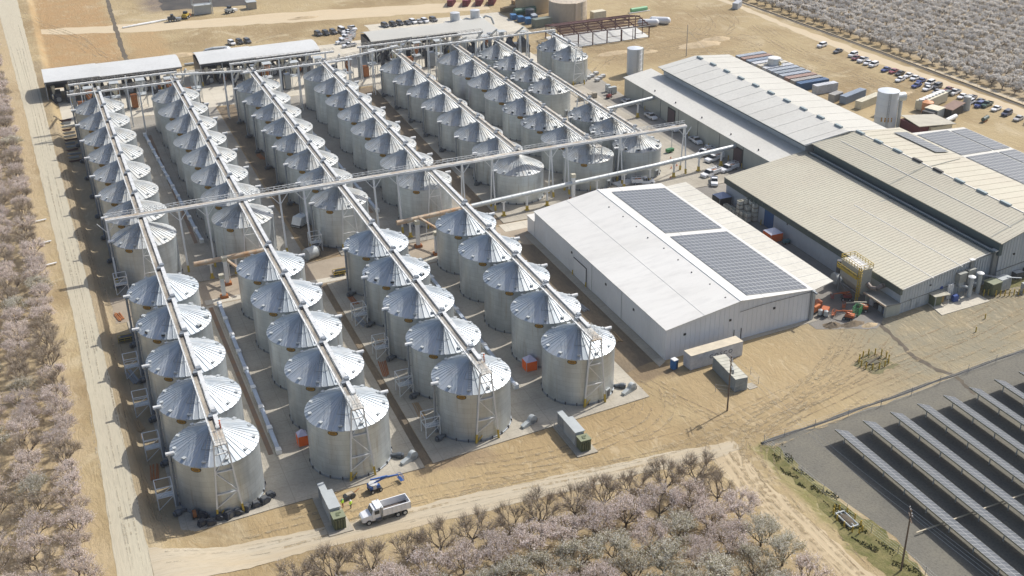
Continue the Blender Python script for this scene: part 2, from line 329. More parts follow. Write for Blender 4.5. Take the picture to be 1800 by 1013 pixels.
# ------------------------------------------------------------------ terrain and surfaces
def smooth(t): t = max(0, min(1, t)); return t*t*(3-2*t)
def gh(x, y):
    """ground height: an added 2 m bank lifts the left road and orchard to shorten the silo shadows"""
    hi = 5.2 if y > 172 else 5.2+(172-y)*.9
    lo = 2.7
    return 2.0*smooth((min(hi, 22)-x)/(min(hi, 22)-lo)) if y > 60 else 2.0*smooth((22-x)/19.3)  # raised left side is added so the silo shadows fall shorter
def frange(a, b, s):
    r = []; x = a
    while x < b-1e-6: r.append(x); x += s
    return r+[b]
xs = [-3500,-800,-200,-60,-20,-5] + frange(0, 24, .6) + [30, 60, 120, 200, 320, 600, 1200, 3500]
ys = [-1500,-300,0,60] + frange(100, 200, 4) + frange(210, 400, 20) + [450,500,600,800,1200,3500]
g = MB(); nx = len(xs)
vs = [(x, y, gh(x, y)) for y in ys for x in xs]
g.add(vs, [(j*nx+i, j*nx+i+1, (j+1)*nx+i+1, (j+1)*nx+i) for j in range(len(ys)-1) for i in range(nx-1)])
struct(g.build('ground', dirt_mat, smooth=True))
def jit(poly, amp, step, seed=1):
    """polygon with wandering edges"""
    rnd = random.Random(seed); out = []
    for (x0, y0), (x1, y1) in zip(poly, poly[1:]+poly[:1]):
        n = max(1, int(math.hypot(x1-x0, y1-y0)/step))
        for i in range(n):
            t = i/n; a = amp if i else amp*.3
            out.append((x0+(x1-x0)*t+rnd.uniform(-a, a), y0+(y1-y0)*t+rnd.uniform(-a, a)))
    return out
def sheet(name, poly, z, m, amp=0, step=2.5, seed=1):
    p = jit(poly, amp, step, seed) if amp else poly
    b = MB(); b.add([(x, y, z) for x, y in p], [tuple(range(len(p)))]); o = b.build(name, m)
    if o.data.polygons[0].normal.z < 0: o.data.flip_normals()
    return struct(o)
def strip(name, left, right, m, dz=.03, amp=.25, step=2.5, seed=3):
    """road drape: left/right are functions of y"""
    rnd = random.Random(seed); b = MB(); vs = []; k = 0
    y = left[0][0]; y1 = left[-1][0]
    def at(tab, y):
        for (a, xa), (c, xc) in zip(tab, tab[1:]):
            if a <= y <= c: return xa+(xc-xa)*(y-a)/(c-a)
        return tab[-1][1]
    while y <= y1:
        xl, xr = at(left, y)+rnd.uniform(-amp, amp), at(right, y)+rnd.uniform(-amp, amp)
        for t in (0, .25, .5, .75, 1):
            x = xl+(xr-xl)*t; vs.append((x, y, gh(x, y)+dz+(.02 if 0 < t < 1 else 0)))
        k += 1; y += step
    b.add(vs, [(j*5+i, j*5+i+1, j*5+i+6, j*5+i+5) for j in range(k-1) for i in range(4)])
    return struct(b.build(name, m, smooth=True))
strip('gravel_road', [(60,-3.2),(157,-3.1),(205,-2.3),(250,-2.4),(406,-5.6),(550,-9.6),(640,-12)], [(60,2.4),(157,2.3),(205,2.25),(273,2.0),(403,.5),(556,-1.3),(640,-2)], gravel, amp=.12)
def xstrip(name, lo, hi, m, dz=.03, amp=.2, step=1.2, seed=3, n=6):
    rnd = random.Random(seed); b = MB(); vs = []; k = 0; x = lo[0][0]
    def at(tab, x):
        for (a, ya), (c, yc) in zip(tab, tab[1:]):
            if a <= x <= c: return ya+(yc-ya)*smooth((x-a)/(c-a))
        return tab[-1][1]
    while x <= lo[-1][0]:
        y0, y1 = at(lo, x)+rnd.uniform(-amp, amp), at(hi, x)+rnd.uniform(-amp, amp)
        for i in range(n): y = y0+(y1-y0)*i/(n-1); vs.append((x, y, gh(x, y)+dz+(.02 if 0 < i < n-1 else 0)))
        k += 1; x += step
    b.add(vs, [(j*n+i, (j+1)*n+i, (j+1)*n+i+1, j*n+i+1) for j in range(k-1) for i in range(n-1)])
    return struct(b.build(name, m, smooth=True))
xstrip('front_road', [(2.3,150.5),(12,152.6),(25,153.6),(40,152.6),(60,151.6),(80,150.8),(101,149),(107,149.8)], [(2.3,162.5),(6,161.2),(14,160.2),(25,159.2),(33,158.4),(50,157.6),(70,156.2),(90,154.6),(107,152.6)], gravel2, .045)
sheet('dirt_path', [(100.5,153),(99,140),(101,113),(100,60),(106,60),(107,112),(105,140),(106,153)], .014, mat('pale_path_dirt', (.50,.41,.27), .95, n1=.8, s1=.3, n2=.4, s2=3, bump=.4, bs=2, col2=(.41,.32,.20), stretch=(1,.06,1)), .5, 2)
# concrete silo pads (real 0.15 m slabs)
def slab(name, poly, z, m): b = MB(); b.prism(poly, -.2, z, 'z'); return struct(b.build(name, m))
slab('concrete_pad', [(8.1,166),(24,167),(51.4,167.8),(52,200),(52.6,247),(8.4,247)], .15, concrete)
slab('concrete_pad', [(53.2,168.4),(80,170.6),(99.8,172.3),(99.6,208),(100.2,247),(54.2,247)], .15, concrete)
slab('concrete_pad', [(8.5,260.5),(53,260.5),(54,392),(8.5,392)], .15, concrete_grey)
slab('concrete_pad', [(61.5,260.5),(100.5,260.5),(100.5,392),(63,392)], .15, concrete_grey)
slab('concrete_pad', [(105.6,262),(176,262),(176,392),(109,392)], .15, concrete)
sheet('cross_road', [(6,247.3),(120,247.3),(120,261),(70,260.2),(6,260.2)], .02, asphalt_tan, .3, 2)
slab('concrete_strip', [(26,247.8),(60,247.8),(60,250.2),(26,250.2)], .05, concrete_pale)
slab('concrete_strip', [(64,247.8),(101,247.8),(101,250.6),(64,250.6)], .05, concrete_pale)
slab('concrete_strip', [(104,256.8),(148,258.6),(148,261.6),(104,261.6)], .06, concrete_pale)
sheet('yard', [(120,247.3),(184,247.3),(184,261.9),(120,261.9)], .035, concrete_grey)
sheet('yard', [(176.1,262),(184,262),(184,345),(186,372),(190,404),(176.1,404)], .035, concrete_grey)
sheet('alley_road', [(146,181.5),(158,176.5),(167,183),(167.5,262),(147,262)], .045, asphalt, .25, 2.5)
sheet('rear_yard', [(0,392.4),(176,392.4),(176,430),(189,432),(189,470),(130,474),(130,452),(104,452),(99,442),(60,440),(0,437)], .04, concrete_pale, .5, 4)
sheet('rear_track', [(188,476),(40,505),(0,520),(0,528),(60,515),(120,508),(188,492)], .018, mat('rear_track_dirt', (.53,.44,.30), .95, n1=.8, s1=.1, n2=.3, s2=2, col2=(.52,.41,.26), stretch=(.1,1,1)), 1.2, 5)
sheet('right_road', [(285,440),(284,370),(286,330),(289,270),(293,200),(296,120),(301,120),(299,200),(295,276),(292,340),(288,400),(288.5,440),(280,620),(270,620)], .02, mat('right_road_dirt', (.52,.435,.30), .95, n1=.8, s1=.25, n2=.3, s2=3, col2=(.53,.42,.27), stretch=(1,.05,1)), .6, 4)
sheet('orchard_track', [(298.2,150),(300.8,150),(301.4,280),(297.6,345),(292.8,433),(286,620),(283.6,620),(290.4,433),(295.2,345),(298.6,280)], .03, mat('track_pale', (.55,.47,.335), .95, n1=.6, s1=.3, n2=.3, s2=3), .35, 4)
strip2 = sheet('roadside_ditch', [(296.4,150),(297.6,150),(297.2,277),(296,347),(292,433),(284,620),(282.6,620),(290.8,433),(294.6,347),(295.9,277)], .05, ditchm, .25, 3)
slab('roadside_bank', [(297.8,150),(298.3,150),(298,277),(296.6,347),(292.5,433),(284.6,620),(284.1,620),(292,433),(296.1,347),(297.5,277)], .35, dryspoil)
# dark brown soil trenches between the pads
sheet('dark_soil_strip', [(53.1,169),(54.1,247),(52.7,247),(52.1,210),(51.5,168.4)], .02, darkdirt, .0)
sheet('dark_soil_strip', [(54.2,262),(61.3,262),(62.8,391),(54.2,391)], .025, darkdirt, .3, 3)
sheet('dark_soil_strip', [(100.8,262),(105.4,262),(108.8,391),(100.8,391)], .025, darkdirt, .15, 3)
sheet('dark_soil_strip', [(100,182),(108.6,184),(108.8,246),(103,250),(100.4,246)], .028, darkdirt, .7, 2.5, 5)
slab('building_apron', [(107.2,181.5),(109.4,183),(109.5,253),(107.6,253)], .12, concrete)
slab('building_apron', [(127,183.3),(148.5,184.6),(148.5,186.6),(127,185.4)], .10, concrete)
slab('equipment_slab', [(174.8,175.4),(189.2,176.3),(189.1,183.2),(176,182.6)], .14, concrete_pale)
slab('steel_frame_slab', [(189,405),(228,406.5),(230,424),(190,424)], .2, mat('new_slab', (.60,.60,.57), .8, n1=.3, s1=.2))
sheet('solar_yard_gravel', [(110.8,149.6),(130,150.6),(150,152.5),(165,155),(185,156.8),(300,166),(300,-50),(114.5,-50),(114.5,108),(116,118),(114.2,130),(112.8,140)], .012, mat('dark_yard_gravel', (.145,.138,.115), .95, n1=.8, s1=.12, n2=.6, s2=2.2, bump=.5, bs=3, col2=(.19,.178,.14)), .4, 3)
sheet('verge', [(110.4,149.5),(113.2,148),(112.6,136),(113.8,128),(115.5,120),(114,108),(115,60),(108.5,60),(108.8,112),(107.6,121),(110,131),(109.5,140)], .02, grass, .7, 1.5)
sheet('verge', [(188,184),(225,188),(225,178),(212,176),(193,180.5)], .02, grass, .8, 1.5)
sheet('weedy_patch', [(143.5,166),(146,161),(152.6,162.2),(150.8,169.2)], .02, mat('dry_weeds', (.19,.175,.085), .95, n1=.8, s1=.8, n2=.6, s2=4, col2=(.10,.085,.05), bump=.6, bs=3), .5, 1)
# long water channel at the top left and the ditch winding to the solar field
sheet('drain_ditch', [(31.3,440),(33.2,440),(34.6,500),(37.5,575),(45,640),(43,640),(35.8,575),(32.9,500)], .03, ditchm, .3, 3)
sheet('drain_ditch', [(159.5,179),(158.2,170),(156.8,163.5),(157.6,157),(159.4,154),(158.2,147),(158.9,147),(160.4,154),(158.6,158),(157.8,163.5),(159.2,170),(160.5,178.6)], .03, ditchm, .25, 1)
def berm(name, pts, w, h, m):
    b = MB(); n = 7; vs = []
    for i, (x, y) in enumerate(pts):
        a = pts[max(0, i-1)]; c = pts[min(len(pts)-1, i+1)]; d = Vector((c[0]-a[0], c[1]-a[1])).normalized(); nrm = Vector((-d.y, d.x)); ww = w*(1+.25*math.sin(i*.8)); hh = h*(1+.3*math.sin(i*2.3))
        for k in range(n):
            t = -1+2*k/(n-1); vs.append((x+nrm.x*ww*t, y+nrm.y*ww*t, gh(x, y)-.02+hh*math.cos(t*PI/2)))
    b.add(vs, [(i*n+k, i*n+k+1, (i+1)*n+k+1, (i+1)*n+k) for i in range(len(pts)-1) for k in range(n-1)])
    return struct(b.build(name, m, smooth=True))
berm('erosion_berm', [(111+t*70/34, 149.7+t*.2+.12*math.sin(t*.7)) for t in range(35)], .42, .3, mat('grey_silt_sock', (.07,.07,.068), .9, n1=.6, s1=.8, col2=(.11,.105,.09)))
rr = random.Random(11)
for i, (x, y, a, b_, h) in enumerate([(150,181.5,2.2,1.4,.8),(154.5,180.2,3.0,1.2,.7),(157.5,178.3,2,1,.6),(175,388,10,4,1.3),(182,384,6,3,1.0),(240,388,9,4,1.2),(250,392,6,3,1),(216,388,5,2,.9),(238,300,4,2,.7),(52,462,6,3,.9),(18,452,9,3,.5),(110,497,7,2,.7),(93,455,3,1.2,.5),(205,392,7,2.4,.8),(268,306,6,2,.6)]):
    b = MB(); n = 22; vs = [(x, y, h)]
    for ring in (.3, .6, .85, 1.1):
        for k in range(n):
            t = 2*PI*k/n; q = 1+rr.uniform(-.16, .16)
            vs.append((x+a*ring*q*math.cos(t), y+b_*ring*q*math.sin(t), max(-.05, h*(math.cos(min(1, ring)*PI/2))*(1+rr.uniform(-.25, .25))-.03)))
    fs = [(0, 1+k, 1+(k+1)%n) for k in range(n)]+[(1+r_*n+k, 1+(r_+1)*n+k, 1+(r_+1)*n+(k+1)%n, 1+r_*n+(k+1)%n) for r_ in range(3) for k in range(n)]
    b.add(vs, fs); struct(b.build('dirt_mound', darkdirt if i < 2 else dryspoil, smooth=True))
# low dark pond far behind
struct(MB().add([(x, y, .06) for x, y in jit([(57,538),(93,530),(100,560),(100,600),(62,600)], 1.2, 3, 4)], [tuple(range(len(jit([(57,538),(93,530),(100,560),(100,600),(62,600)], 1.2, 3, 4))))]).build('water', mat('pond_water', (.035,.032,.028), .75, n1=.7, s1=.12, col2=(.10,.085,.065))))

# ------------------------------------------------------------------ silos
WALL_M, ROOF_M, ROOF_OLD = silo_wall_mat(), silo_roof_mat(), silo_roof_mat(True)
HE, HP = 10.6, 14.25
def txt(s, size, depth=.01):
    c = bpy.data.curves.new('t', 'FONT'); c.body = s; c.size = size; c.extrude = depth; c.align_x = 'CENTER'; c.align_y = 'CENTER'
    o = bpy.data.objects.new('t', c); COL.objects.link(o); dg = bpy.context.evaluated_depsgraph_get(); dg.update()
    me = bpy.data.meshes.new_from_object(o.evaluated_get(dg)); bpy.data.objects.remove(o); bpy.data.curves.remove(c); return me
LOGO_TXT = txt('GSI', .62)
LOGO_TXT.materials.append(black)
_cache = {}
def silo_meshes(r, HE=10.6, HP=14.25):
    key = (round(r, 2), HE)
    if key in _cache: return _cache[key]
    rw = r-.06; w = MB(); n = 64
    w.lathe([(rw, .15), (rw, HE-.02)], n)
    wm = w.mesh('silo_wall', WALL_M, True)
    # ribbed cone: 40 sheets, each with a raised seam; a second, shorter rib half way
    f = MB(); N = 40; zt = HP-.35; rt = .62; ze = HE-.10; re_ = r+.10
    def ring(rad, z, h):
        out = []
        for k in range(N):
            t0 = 2*PI*k/N; wdt = .085/max(rad, .6)*1.5
            for dt, hh in ((-wdt, 0), (-wdt*.5, h), (wdt*.5, h), (wdt, 0)):
                out.append(((rad)*math.cos(t0+dt), rad*math.sin(t0+dt), z+hh))
        return out
    rings = [ring(re_, ze, .11), ring((re_+rt)/2, (ze+zt)/2+.02, .14), ring(rt, zt, .08)]
    m = 4*N; vs = rings[0]+rings[1]+rings[2]
    fs = [(j*m+i, j*m+(i+1) % m, (j+1)*m+(i+1) % m, (j+1)*m+i) for j in range(2) for i in range(m)]
    f.add(vs, fs); f.lathe([(re_, ze-.16), (re_+.01, ze)], 80)
    rm = f.mesh('silo_roof', ROOF_M if HE > 10 else ROOF_OLD); rm_old = f.mesh('silo_roof', ROOF_OLD)
    c = MB(); c.lathe([(rt+.02, zt-.05), (rt+.04, zt+.28), (.15, zt+.42)], 16, cap1=True); cm = c.mesh('roof_cap', galv, True)
    b = MB(); b.lathe([(r+.04, .15), (r+.06, .42), (r-.05, .45)], 64)
    for k in range(20):
        t = 2*PI*(k+.5)/20; x, y = (r+.06)*math.cos(t), (r+.06)*math.sin(t); b.box(x-.09, x+.09, y-.09, y+.09, .15, .75, 1)
    bm = b.mesh('base_ring', [galv_dark, darkgrey], True)
    # roof access ladder and hoop on the camera side, left of centre
    l = MB(); t = R(-112)
    def rp(rad, tt=t, up=.18): return (rad*math.cos(tt), rad*math.sin(tt), ze+(zt-ze)*(re_-rad)/(re_-rt)+up)
    for s_ in (-.055, .055): l.bar(rp(r, t+s_), rp(1.2, t+s_*4), .05)
    for k in range(14):
        q = 1.4+k*(r-1.6)/14; l.bar(rp(q, t-.33/q), rp(q, t+.33/q), .04)
    for k in range(9): a0, a1 = t-.25+k*.06, t-.19+k*.06; l.bar(rp(r*.62, a0, .2), rp(r*.62, a1, .2), .07)
    for q in (-.25, .29): l.bar(rp(r*.62, t+q, .2), rp(r*.40, t+q*.9, .2), .06)
    lm = l.mesh('roof_ladder', galv_dark)
    s = MB()
    for k in range(24):
        s.add([(.62*1.15*math.cos(2*PI*k/24), .045, .30*1.15*math.sin(2*PI*k/24)) for k in [k]], [])
    e = MB(); n2 = 28
    e.add([(.95*math.cos(2*PI*k/n2), -.03, .52*math.sin(2*PI*k/n2)) for k in range(n2)]+[(.95*math.cos(2*PI*k/n2), .06, .52*math.sin(2*PI*k/n2)) for k in range(n2)], [tuple(range(n2))[::-1]]+[(k, (k+1)%n2, n2+(k+1)%n2, n2+k) for k in range(n2)], 0)
    e.add([(.82*math.cos(2*PI*k/n2), -.04, .41*math.sin(2*PI*k/n2)) for k in range(n2)], [tuple(range(n2))[::-1]], 1)
    em = e.mesh('logo_plate', [black, amber])
    _cache[key] = (wm, (rm, rm_old), cm, bm, lm, em); return _cache[key]
def mo(name, me, par, loc=(0,0,0), rot=(0,0,0), sc_=None):
    o = bpy.data.objects.new(name, me); COL.objects.link(o); o.parent = par; o.location = loc; o.rotation_euler = rot
    if sc_: o.scale = (sc_,)*3
    return o
ventA = MB().prism([(-.28,0),(.28,0),(.28,.34),(-.28,.34)], -.35, .35, 'x').prism([(-.40,.30),(.34,.30),(.34,.40),(-.40,.42)], -.42, .42, 'x').mesh('roof_vent', galv)
ventB = MB().prism([(-.38,-.05),(.45,-.05),(.45,.50),(-.2,.50)], -.42, .42, 'x').box(-.36, .36, -.40, -.36, .02, .40, 1).mesh('roof_vent', [galv, black])
_dm = MB()
_dm.tube((0, 0, .15), (0, 0, 10.3), .24, n=10); _dm.tube((0, 0, 10.3), (0, 0, 10.9), .34, .36, n=10)
for z in (3, 6, 9): _dm.bar((0, 0, z), (.75, 0, z), .08)
duct_vert = _dm.mesh('exhaust_duct', galv_dark, True)
_dc = MB(); _dc.tube((-.55, 0, 10.95), (.9, 0, 10.95), .34, n=10); duct_cap = _dc.mesh('duct_cap', white_steel, True)
_fm = MB(); _fm.tube((-1.0, 0, .9), (0, 0, .9), .78, .78, n=14); _fm.tube((0, 0, .9), (1.5, 0, .75), .62, .40, n=8); _fm.box(-.6, .4, -.5, .5, .15, .4); _fm.box(-1.5, -1.0, -.45, .45, .4, 1.3)
fan_mesh = _fm.mesh('aeration_fan', mat('worn_fan_steel', (.16,.18,.20), .5, .3, n1=.6, s1=1.5, rnd=.5), True)
_fl = MB(); _fl.lathe([(.0, 0), (.0, 0)], 3) if False else None; _fl.tube((-1.02, 0, .9), (-1.06, 0, .9), .6, n=14); fan_face = _fl.mesh('fan_guard', black)
_h = MB(); _h.box(-.65, .65, -.18, .1, .5, 2.3); _h.box(-.45, .45, -.24, -.18, .7, 2.1, 1); hatch_mesh = _h.mesh('access_hatch', [cab_grey, darkgrey])
ORD = ['first','second','third','fourth','fifth','sixth','seventh','eighth']
ROWN = {'A':'the leftmost row','B':'the second row from left','C':'the third row from left','D':'the fourth row from left','E':'the fifth row from left','F':'the sixth row from left','G':'the seventh silo row','H':'the short pair of silos by the red steel frame'}
SILO = []
LOWK = 1.0182                     # the three right-hand rows and the pair stand lower
LOWZ = lambda z: CAM_H-(CAM_H-z)*LOWK
def make_silo(x, y, r, row, grp, idx, side, bigvent):
    HE = 10.6 if row in 'ABCD' else LOWZ(10.6)
    wm, rm, cm, bm, lm, em = silo_meshes(r, HE, 14.25 if row in 'ABCD' else LOWZ(14.25))
    where = ROWN[row]
    if row == 'H': lab = 'galvanised grain silo, %s of the pair by the red steel frame' % ('nearer' if idx == 1 else 'farther')
    elif grp == 'near': lab = 'galvanised grain silo, %s from the front in %s' % (ORD[idx-1], where)
    else: lab = 'galvanised grain silo, %s behind the crossing walkway in %s' % (ORD[idx-1], where)
    if grp == 'far' and idx == 1 and row != 'H': lab = 'galvanised grain silo right in front of the crossing walkway in %s' % where
    elif grp == 'far' and row != 'H': lab = 'galvanised grain silo, %s behind the crossing walkway in %s' % (ORD[idx-2], where)
    t = thing('grain_silo', lab, 'silo', (x, y, 0), 0, 'ribbed cone-roofed grain silos in long rows')
    mo('silo_wall', wm, t); rf = mo('silo_roof', rm[0 if grp == 'near' else 1], t); mo('roof_cap', cm, rf); mo('base_ring', bm, t); mo('roof_ladder', lm, rf)
    a = R(-142) if row in 'AB' else R(-131); rr_ = r-.02
    if not (grp == 'far' and idx == 8) and not (row in 'EG' and idx == 1) and row != 'H' and not (row == 'E' and grp == 'far') and not (row == 'G'):
        a = R(-125)
        p = mo('logo_plate', em, t, (rr_*math.cos(a), rr_*math.sin(a), HE-.67), (0, 0, a+PI/2))
        lt = mo('lettering', LOGO_TXT, p, (0, -.055, -.02), (PI/2, 0, 0))
    nv = 11
    zv = HE+.05
    for k in range(nv):
        q = R(-90+ (k-nv/2+.5)*360/nv+8)
        if grp == 'far' and not bigvent and not (-175 < math.degrees(q) < 10): continue
        rad = r-.75
        o = mo('roof_vent', ventB if bigvent else ventA, rf, (rad*math.cos(q), rad*math.sin(q), HE+.34), (R(-25) if False else 0, 0, q+PI/2))
        if not bigvent: o.scale = (.8, .8, .7)
    sx = -1 if side == 'L' else 1
    if side in 'LR':
        q = R(180+8) if side == 'L' else R(12)
        d = mo('exhaust_duct', duct_vert, t, ((r+.45)*math.cos(q), (r+.45)*math.sin(q), 0), (0, 0, PI if side == 'R' else 0)); d.scale = (1, 1, HE/10.6); mo('duct_cap', duct_cap, d)
        q = R(205) if side == 'L' else R(-28)
        fo = mo('aeration_fan', fan_mesh, t, ((r+1.25)*math.cos(q), (r+1.25)*math.sin(q), 0), (0, 0, q+PI)); fo.scale = (.75,.75,.75); mo('fan_guard', fan_face, fo)
    if row in 'DF' or (row == 'G'):
        q = R(-62); mo('access_hatch', hatch_mesh, t, ((r+.05)*math.cos(q), (r+.05)*math.sin(q), 0), (0, 0, q+PI/2))
    SILO.append((x, y, row, grp, idx)); return t
ROWS = {  # x, near(y0, step, r), far(y0, step, r, skew, count/list)
 'A': (16.45, (175.6,15.72,7.45), (269.1,15.04,7.4,-.04), 'L'), 'B': (40.2, (176.8,15.9,7.45), (271.0,14.95,7.35,-.08), 'R'),
 'C': (64.8, (178.6,15.9,7.42), (271.6,14.74,7.17,.15), 'L'), 'D': (88.5, (181.5,15.67,7.24), (274.8,14.65,7.18,.05), 'R'),
 'E': (116.6, None, (278.2,14.74,7.1,0), 'L'), 'F': (138.2, None, (278.7,14.77,7.1,-.06), 'N'), 'G': (154.3, None, (279.9,14.67,6.9,-.2), 'L'), 'H': (175.0, None, (286.8,12.54,6.75,0), 'N')}
SK = {'A':(0.03,), 'B':(.05,), 'C':(.2,), 'D':(.03,)}
for row, (x, near, far, side) in ROWS.items():
    if near:
        for k in range(5): make_silo(x+SK[row][0]*k, near[0]+near[1]*k, near[2], row, 'near', k+1, side, (row in 'AC' and k == 3))
    for k in range(8):
        if row == 'G' and k == 3: continue
        if row == 'H' and k not in (6, 7): continue
        yy = far[0]+far[1]*k if row != 'H' else {6: 368.8, 7: 381.7}[k]
        make_silo(x+far[3]*k, yy, min(far[2], far[1]/2-.1) if row != 'H' else 6.4, row, 'far', k+1 if row != 'H' else (1 if k == 6 else 2), side, (row in 'GH' or (row == 'F' and k in (2, 3))))

# ------------------------------------------------------------------ walkways along the rows
def railing(b, p0, p1, side, zf, h=1.05, step=2.0, w=.05, mi=0):
    """posts, top and mid rail along y (or x) from p0 to p1"""
    p0 = Vector(p0); p1 = Vector(p1); L_ = (p1-p0).length; n = max(1, int(L_/step))
    for i in range(n+1):
        q = p0.lerp(p1, i/n); b.bar((q.x, q.y, zf), (q.x, q.y, zf+h), w, mi=mi)
    for hh in (h, h*.52): b.bar((p0.x, p0.y, zf+hh), (p1.x, p1.y, zf+hh), w, mi=mi)
ZW = 14.95
def walkway(row, x, y0, y1, tops, lab, platform=True, lattice=False, ZW=14.95):
    t = thing('conveyor_walkway', lab, 'conveyor', (x, y0, 0), 0, 'walkway conveyors over the silo rows'); L_ = y1-y0
    d = MB(); d.box(-.64, .22, 0, L_, ZW-.08, ZW); d.build('deck', dusty_deck, t)
    c = MB(); c.box(.30, 1.04, 0 if not platform else 4.5, L_, ZW-.15, ZW+.34)
    for k in range(int(L_/3.1)): c.box(.26, 1.08, 4.8+k*3.1 if platform else k*3.1+.3, (4.95 if platform else .45)+k*3.1, ZW-.18, ZW+.38)
    c.build('conveyor_trough', dusty_steel if row in 'EFG' else mat('trough_white', (.64,.66,.67), .5, n1=.5, s1=.4, n2=.3, s2=3, col2=(.50,.49,.45)), t)
    b = MB(); b.box(-.96, -.66, 0, L_, ZW-.18, ZW+.1); b.build('side_beam', white_steel, t)
    r_ = MB(); railing(r_, (-.82, .2, 0), (-.82, L_, 0), 0, ZW, 1.0, 2.2, .045); r_.build('railing', galv, t)
    if lattice:
        q = MB()
        for xx in (-.9, 1.0):
            q.bar((xx, 0, ZW-1.15), (xx, L_, ZW-1.15), .10)
            n = int(L_/1.6)
            for k in range(n): q.bar((xx, k*1.6, ZW-.1 if k % 2 else ZW-1.15), (xx, (k+1)*1.6, ZW-1.15 if k % 2 else ZW-.1), .07)
        q.build('lattice_truss', dusty_steel, t)
    for (px, py) in tops:
        g_ = MB(); yy = py-y0+.9
        g_.box(-.45, .35, yy-.5, yy+.2, ZW, ZW+.5); g_.box(.30, 1.14, yy+.35, yy+1.25, ZW+.3, ZW+.78); g_.box(-.2, .5, yy+.2, yy+.5, ZW-.1, ZW+.62); g_.box(-.35, .1, yy-1.0, yy-.55, ZW, ZW+.3, 1)
        g_.box(.0, .9, yy-.9, yy-.2, ZW-.75, ZW-.1)
        g_.build('drive_head', [galv_dark, black], t)
    if platform:
        p = MB(); p.box(-1.05, 1.05, -.3, 4.6, ZW-.16, ZW+.02); p.build('end_platform', dusty_steel, t)
        q = MB()
        for xx in (-1.02, 1.02): railing(q, (xx, -.28, 0), (xx, 4.6, 0), 0, ZW, 1.05, 1.5, .05)
        railing(q, (-1.02, -.28, 0), (1.02, -.28, 0), 0, ZW, 1.05, 1.0, .05); railing(q, (0, .4, 0), (0, 3.6, 0), 0, ZW, .7, 1.0, .04)
        q.build('platform_railing', galv, t)
        tw = MB(); top = ZW-.1
        A, B_ = Vector((-2.25, .2, .15)), Vector((2.25, .2, .15)); A1, B1 = Vector((-1.05, .3, top)), Vector((1.05, .3, top))
        for s_, e_ in ((A, A1), (B_, B1)):
            tw.bar(s_.lerp(e_, .12), e_, .26); MB().bar(s_, s_.lerp(e_, .13), .34).build('tower_foot', yellow, t)
        lv = [.32, .62, .86]
        for q in lv: tw.bar(A.lerp(A1, q), B_.lerp(B1, q), .17)
        tw.bar(A.lerp(A1, .62), B_.lerp(B1, .32), .13); tw.bar(A.lerp(A1, .62), B_.lerp(B1, .86), .12); tw.bar(A.lerp(A1, 1), B_.lerp(B1, .86), .10); tw.bar(A.lerp(A1, .14), B_.lerp(B1, .32), .12)
        MB().bar(A, A.lerp(B_.lerp(B1, .32), .30), .14).build('foot_brace', yellow, t)
        tw.build('support_tower', white_steel, t)
    return t
tops = lambda row: [(x, y) for x, y, r_, g_, i in SILO if r_ == row]
GALY = {'A': 381, 'B': 381, 'C': 381, 'D': 381, 'E': 381, 'F': 381, 'G': 381}
for row in 'ABCD':
    walkway(row, ROWS[row][0]+.1, ROWS[row][1][0]-7.75, GALY[row], tops(row), 'dusty belt walkway running over the peaks of %s' % ROWN[row])
ZL = LOWZ(14.95)
walkway('E', 116.6, 277, 388, tops('E'), 'dusty belt walkway running over the peaks of %s' % ROWN['E'], platform=False, ZW=ZL)
walkway('F', 138.0, 272.0, 388, tops('F'), 'dusty belt walkway running over the peaks of %s' % ROWN['F'], lattice=True, ZW=ZL)
walkway('G', 153.7, 277, 388, tops('G'), 'dusty belt walkway running over the peaks of %s' % ROWN['G'], platform=False, lattice=True, ZW=ZL)
walkway('H', 175.0, 361, 388, tops('H'), 'short walkway running over the pair of silos by the red steel frame', ZW=ZL)
def tower(name, lab, x, y, w0, w1, top, axis='x', grp=None, cat='tower', foot=True):
    t = thing(name, lab, cat, (x, y, 0), 0, grp); tw = MB()
    if axis == 'x': A, B_, A1, B1 = Vector((-w0, 0, .1)), Vector((w0, 0, .1)), Vector((-w1, 0, top)), Vector((w1, 0, top))
    else: A, B_, A1, B1 = Vector((0, -w0, .1)), Vector((0, w0, .1)), Vector((0, -w1, top)), Vector((0, w1, top))
    for s_, e_ in ((A, A1), (B_, B1)):
        tw.bar(s_.lerp(e_, .1), e_, .24)
        if foot: MB().bar(s_, s_.lerp(e_, .11), .32).build('tower_foot', yellow, t)
    for q in (.3, .6, .85): tw.bar(A.lerp(A1, q), B_.lerp(B1, q), .13)
    tw.bar(A.lerp(A1, .6), B_.lerp(B1, .3), .10); tw.bar(A.lerp(A1, .6), B_.lerp(B1, .85), .10)
    tw.build('tower_frame', white_steel, t)
    return t
# extra towers in front of the far silos
for row in 'ABCD': tower('support_tower', 'white braced tower right in front of the crossing walkway, in %s' % ROWN[row], ROWS[row][0]+.1, ROWS[row][2][0]-8.0, 2.2, 1.1, ZW-.2, grp='white towers under the belt walkways')
tower('support_tower', 'white braced support tower in the gap of the right-hand silo row', 153.7, 315.6, 2.1, 1.1, ZL-1.2, grp='white towers under the belt walkways')

